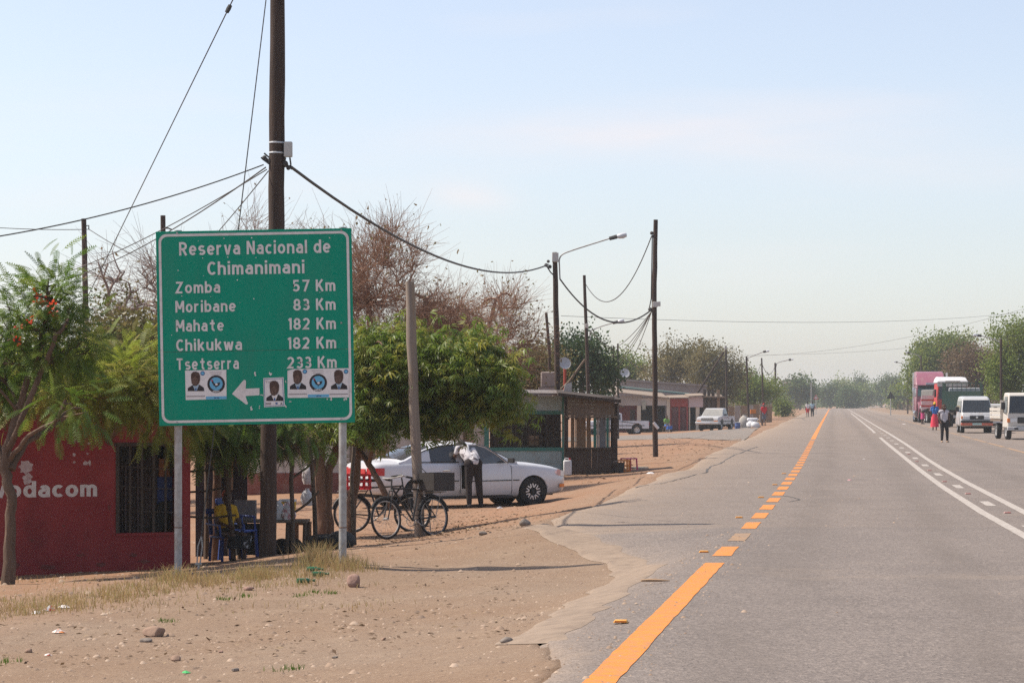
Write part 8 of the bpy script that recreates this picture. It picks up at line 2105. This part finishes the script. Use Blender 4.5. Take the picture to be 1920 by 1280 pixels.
litter("red and white crumpled wrapper at the left grass edge", 93, 1145, .07, M_redw, .06); litter("white plastic scrap just left of the red wrapper", 68, 1150, .06, M_plasticw, .03); litter("grey plastic scrap right of the red wrapper", 120, 1140, .07, M_paper, .03)
litter("orange and clear wrapper on the bare dirt below the grass", 112, 1187, .07, M_orw, .04); litter("small pink wrapper near the left weeds", 91, 1229, .035, M_redw, .02); litter("bright green plastic scrap at the bottom of the dirt", 348, 1262, .045, mat("green_plastic", (0.08, 0.42, 0.12), (0.06, 0.35, 0.1), 9, .4), .02)
litter("pink scrap in the middle of the traffic lane", 1592, 901, .08, mat("pink_scrap", (0.6, 0.3, 0.32), (0.5, 0.25, 0.27), 9, .6), .03); litter("white scrap on the lane beyond the pink one", 1620, 861, .07, M_paper, .02); litter("white scrap on the tar by the plum truck", 1695, 795, .2, M_paper, .03)
litter("white scrap on the dirt behind the car's front wheel", 937, 953, .07, M_plasticw, .04); litter("pale scrap on the dirt before the wooden stall", 1220, 888, .1, M_paper, .05)
sk = gpt(1228, 1095); tag(MB().tube([(-.13, 0, .016), (-.05, .02, .02), (.04, .0, .018), (.14, .03, .014)], [.012, .016, .014, .006], 7, jitter=.2).build("stick", mat("pale_stick", (0.4, 0.27, 0.17), (0.32, 0.21, 0.13), 9, .9), None, True, loc=sk + Vector((0, 0, .02))), "pale broken stick lying on the tar by the edge", "stick")

# fallen leaves and twig bits under the trees and along the tar edge
Pp = []
for i in range(4000):
    px, py = (random.gauss(830, 90), random.gauss(985, 24)) if i % 3 else (random.uniform(-20, 1000), random.uniform(1000, 1270))
    Y = F * 2.15 / (py - YH); Pp.append((wx(px, Y), Y))
for i in range(1600): Y = random.uniform(60, 125); Pp.append((float(x_of(random.uniform(-12, -3.4), Y)), Y))
Pp = np.array(Pp); Pp = Pp[u_of(Pp[:, 0], Pp[:, 1]) < uL(Pp[:, 1]) + .2]; pos = np.column_stack([Pp, gh(Pp[:, 0], Pp[:, 1]) + .004])
lv_ = np.array([(0, 0, 0), (.5, .22, .06), (1, 0, .02), (.5, -.22, .04)], float)
V, Fq, ti = scatter(lv_, np.array([(0, 1, 2, 3)]), pos, frames(np.column_stack([rng.normal(size=(len(pos), 2)), rng.normal(size=len(pos)) * .15]), rng.normal(size=len(pos)) * .4), rng.uniform(.02, .075, len(pos)) * np.where(pos[:, 1] > 60, 2.0, 1.0))
tag(build_np("leaf_litter", V, Fq, leaf_mat("fallen_leaf", (0.09, 0.055, 0.035), (0.15, 0.095, 0.055), (0.33, 0.24, 0.15), .1, .9, scale=2), attr=ti), "dry fallen leaves and chaff scattered on the dirt", kind='stuff')

# ------------------------------------------------------------------ air
hz = MB().span((-5300, -140, -3.0), (5300, 3280, 15.5)).build("haze", mat("haze_placeholder", (1, 1, 1)))
hm = bpy.data.materials.new("haze_air"); hm.use_nodes = True
for nd in list(hm.node_tree.nodes):
    if nd.type == 'BSDF_PRINCIPLED': hm.node_tree.nodes.remove(nd)
pv = hm.node_tree.nodes.new("ShaderNodeVolumePrincipled"); pv.inputs["Color"].default_value = (0.87, 0.94, 1.0, 1); pv.inputs['Density'].default_value = 0.00028; pv.inputs['Anisotropy'].default_value = 0.15
hm.node_tree.links.new(pv.outputs[0], hm.node_tree.nodes["Material Output"].inputs['Volume'])
hz.data.materials[0] = hm
tag(hz, "thin dusty haze in the air", kind='stuff')
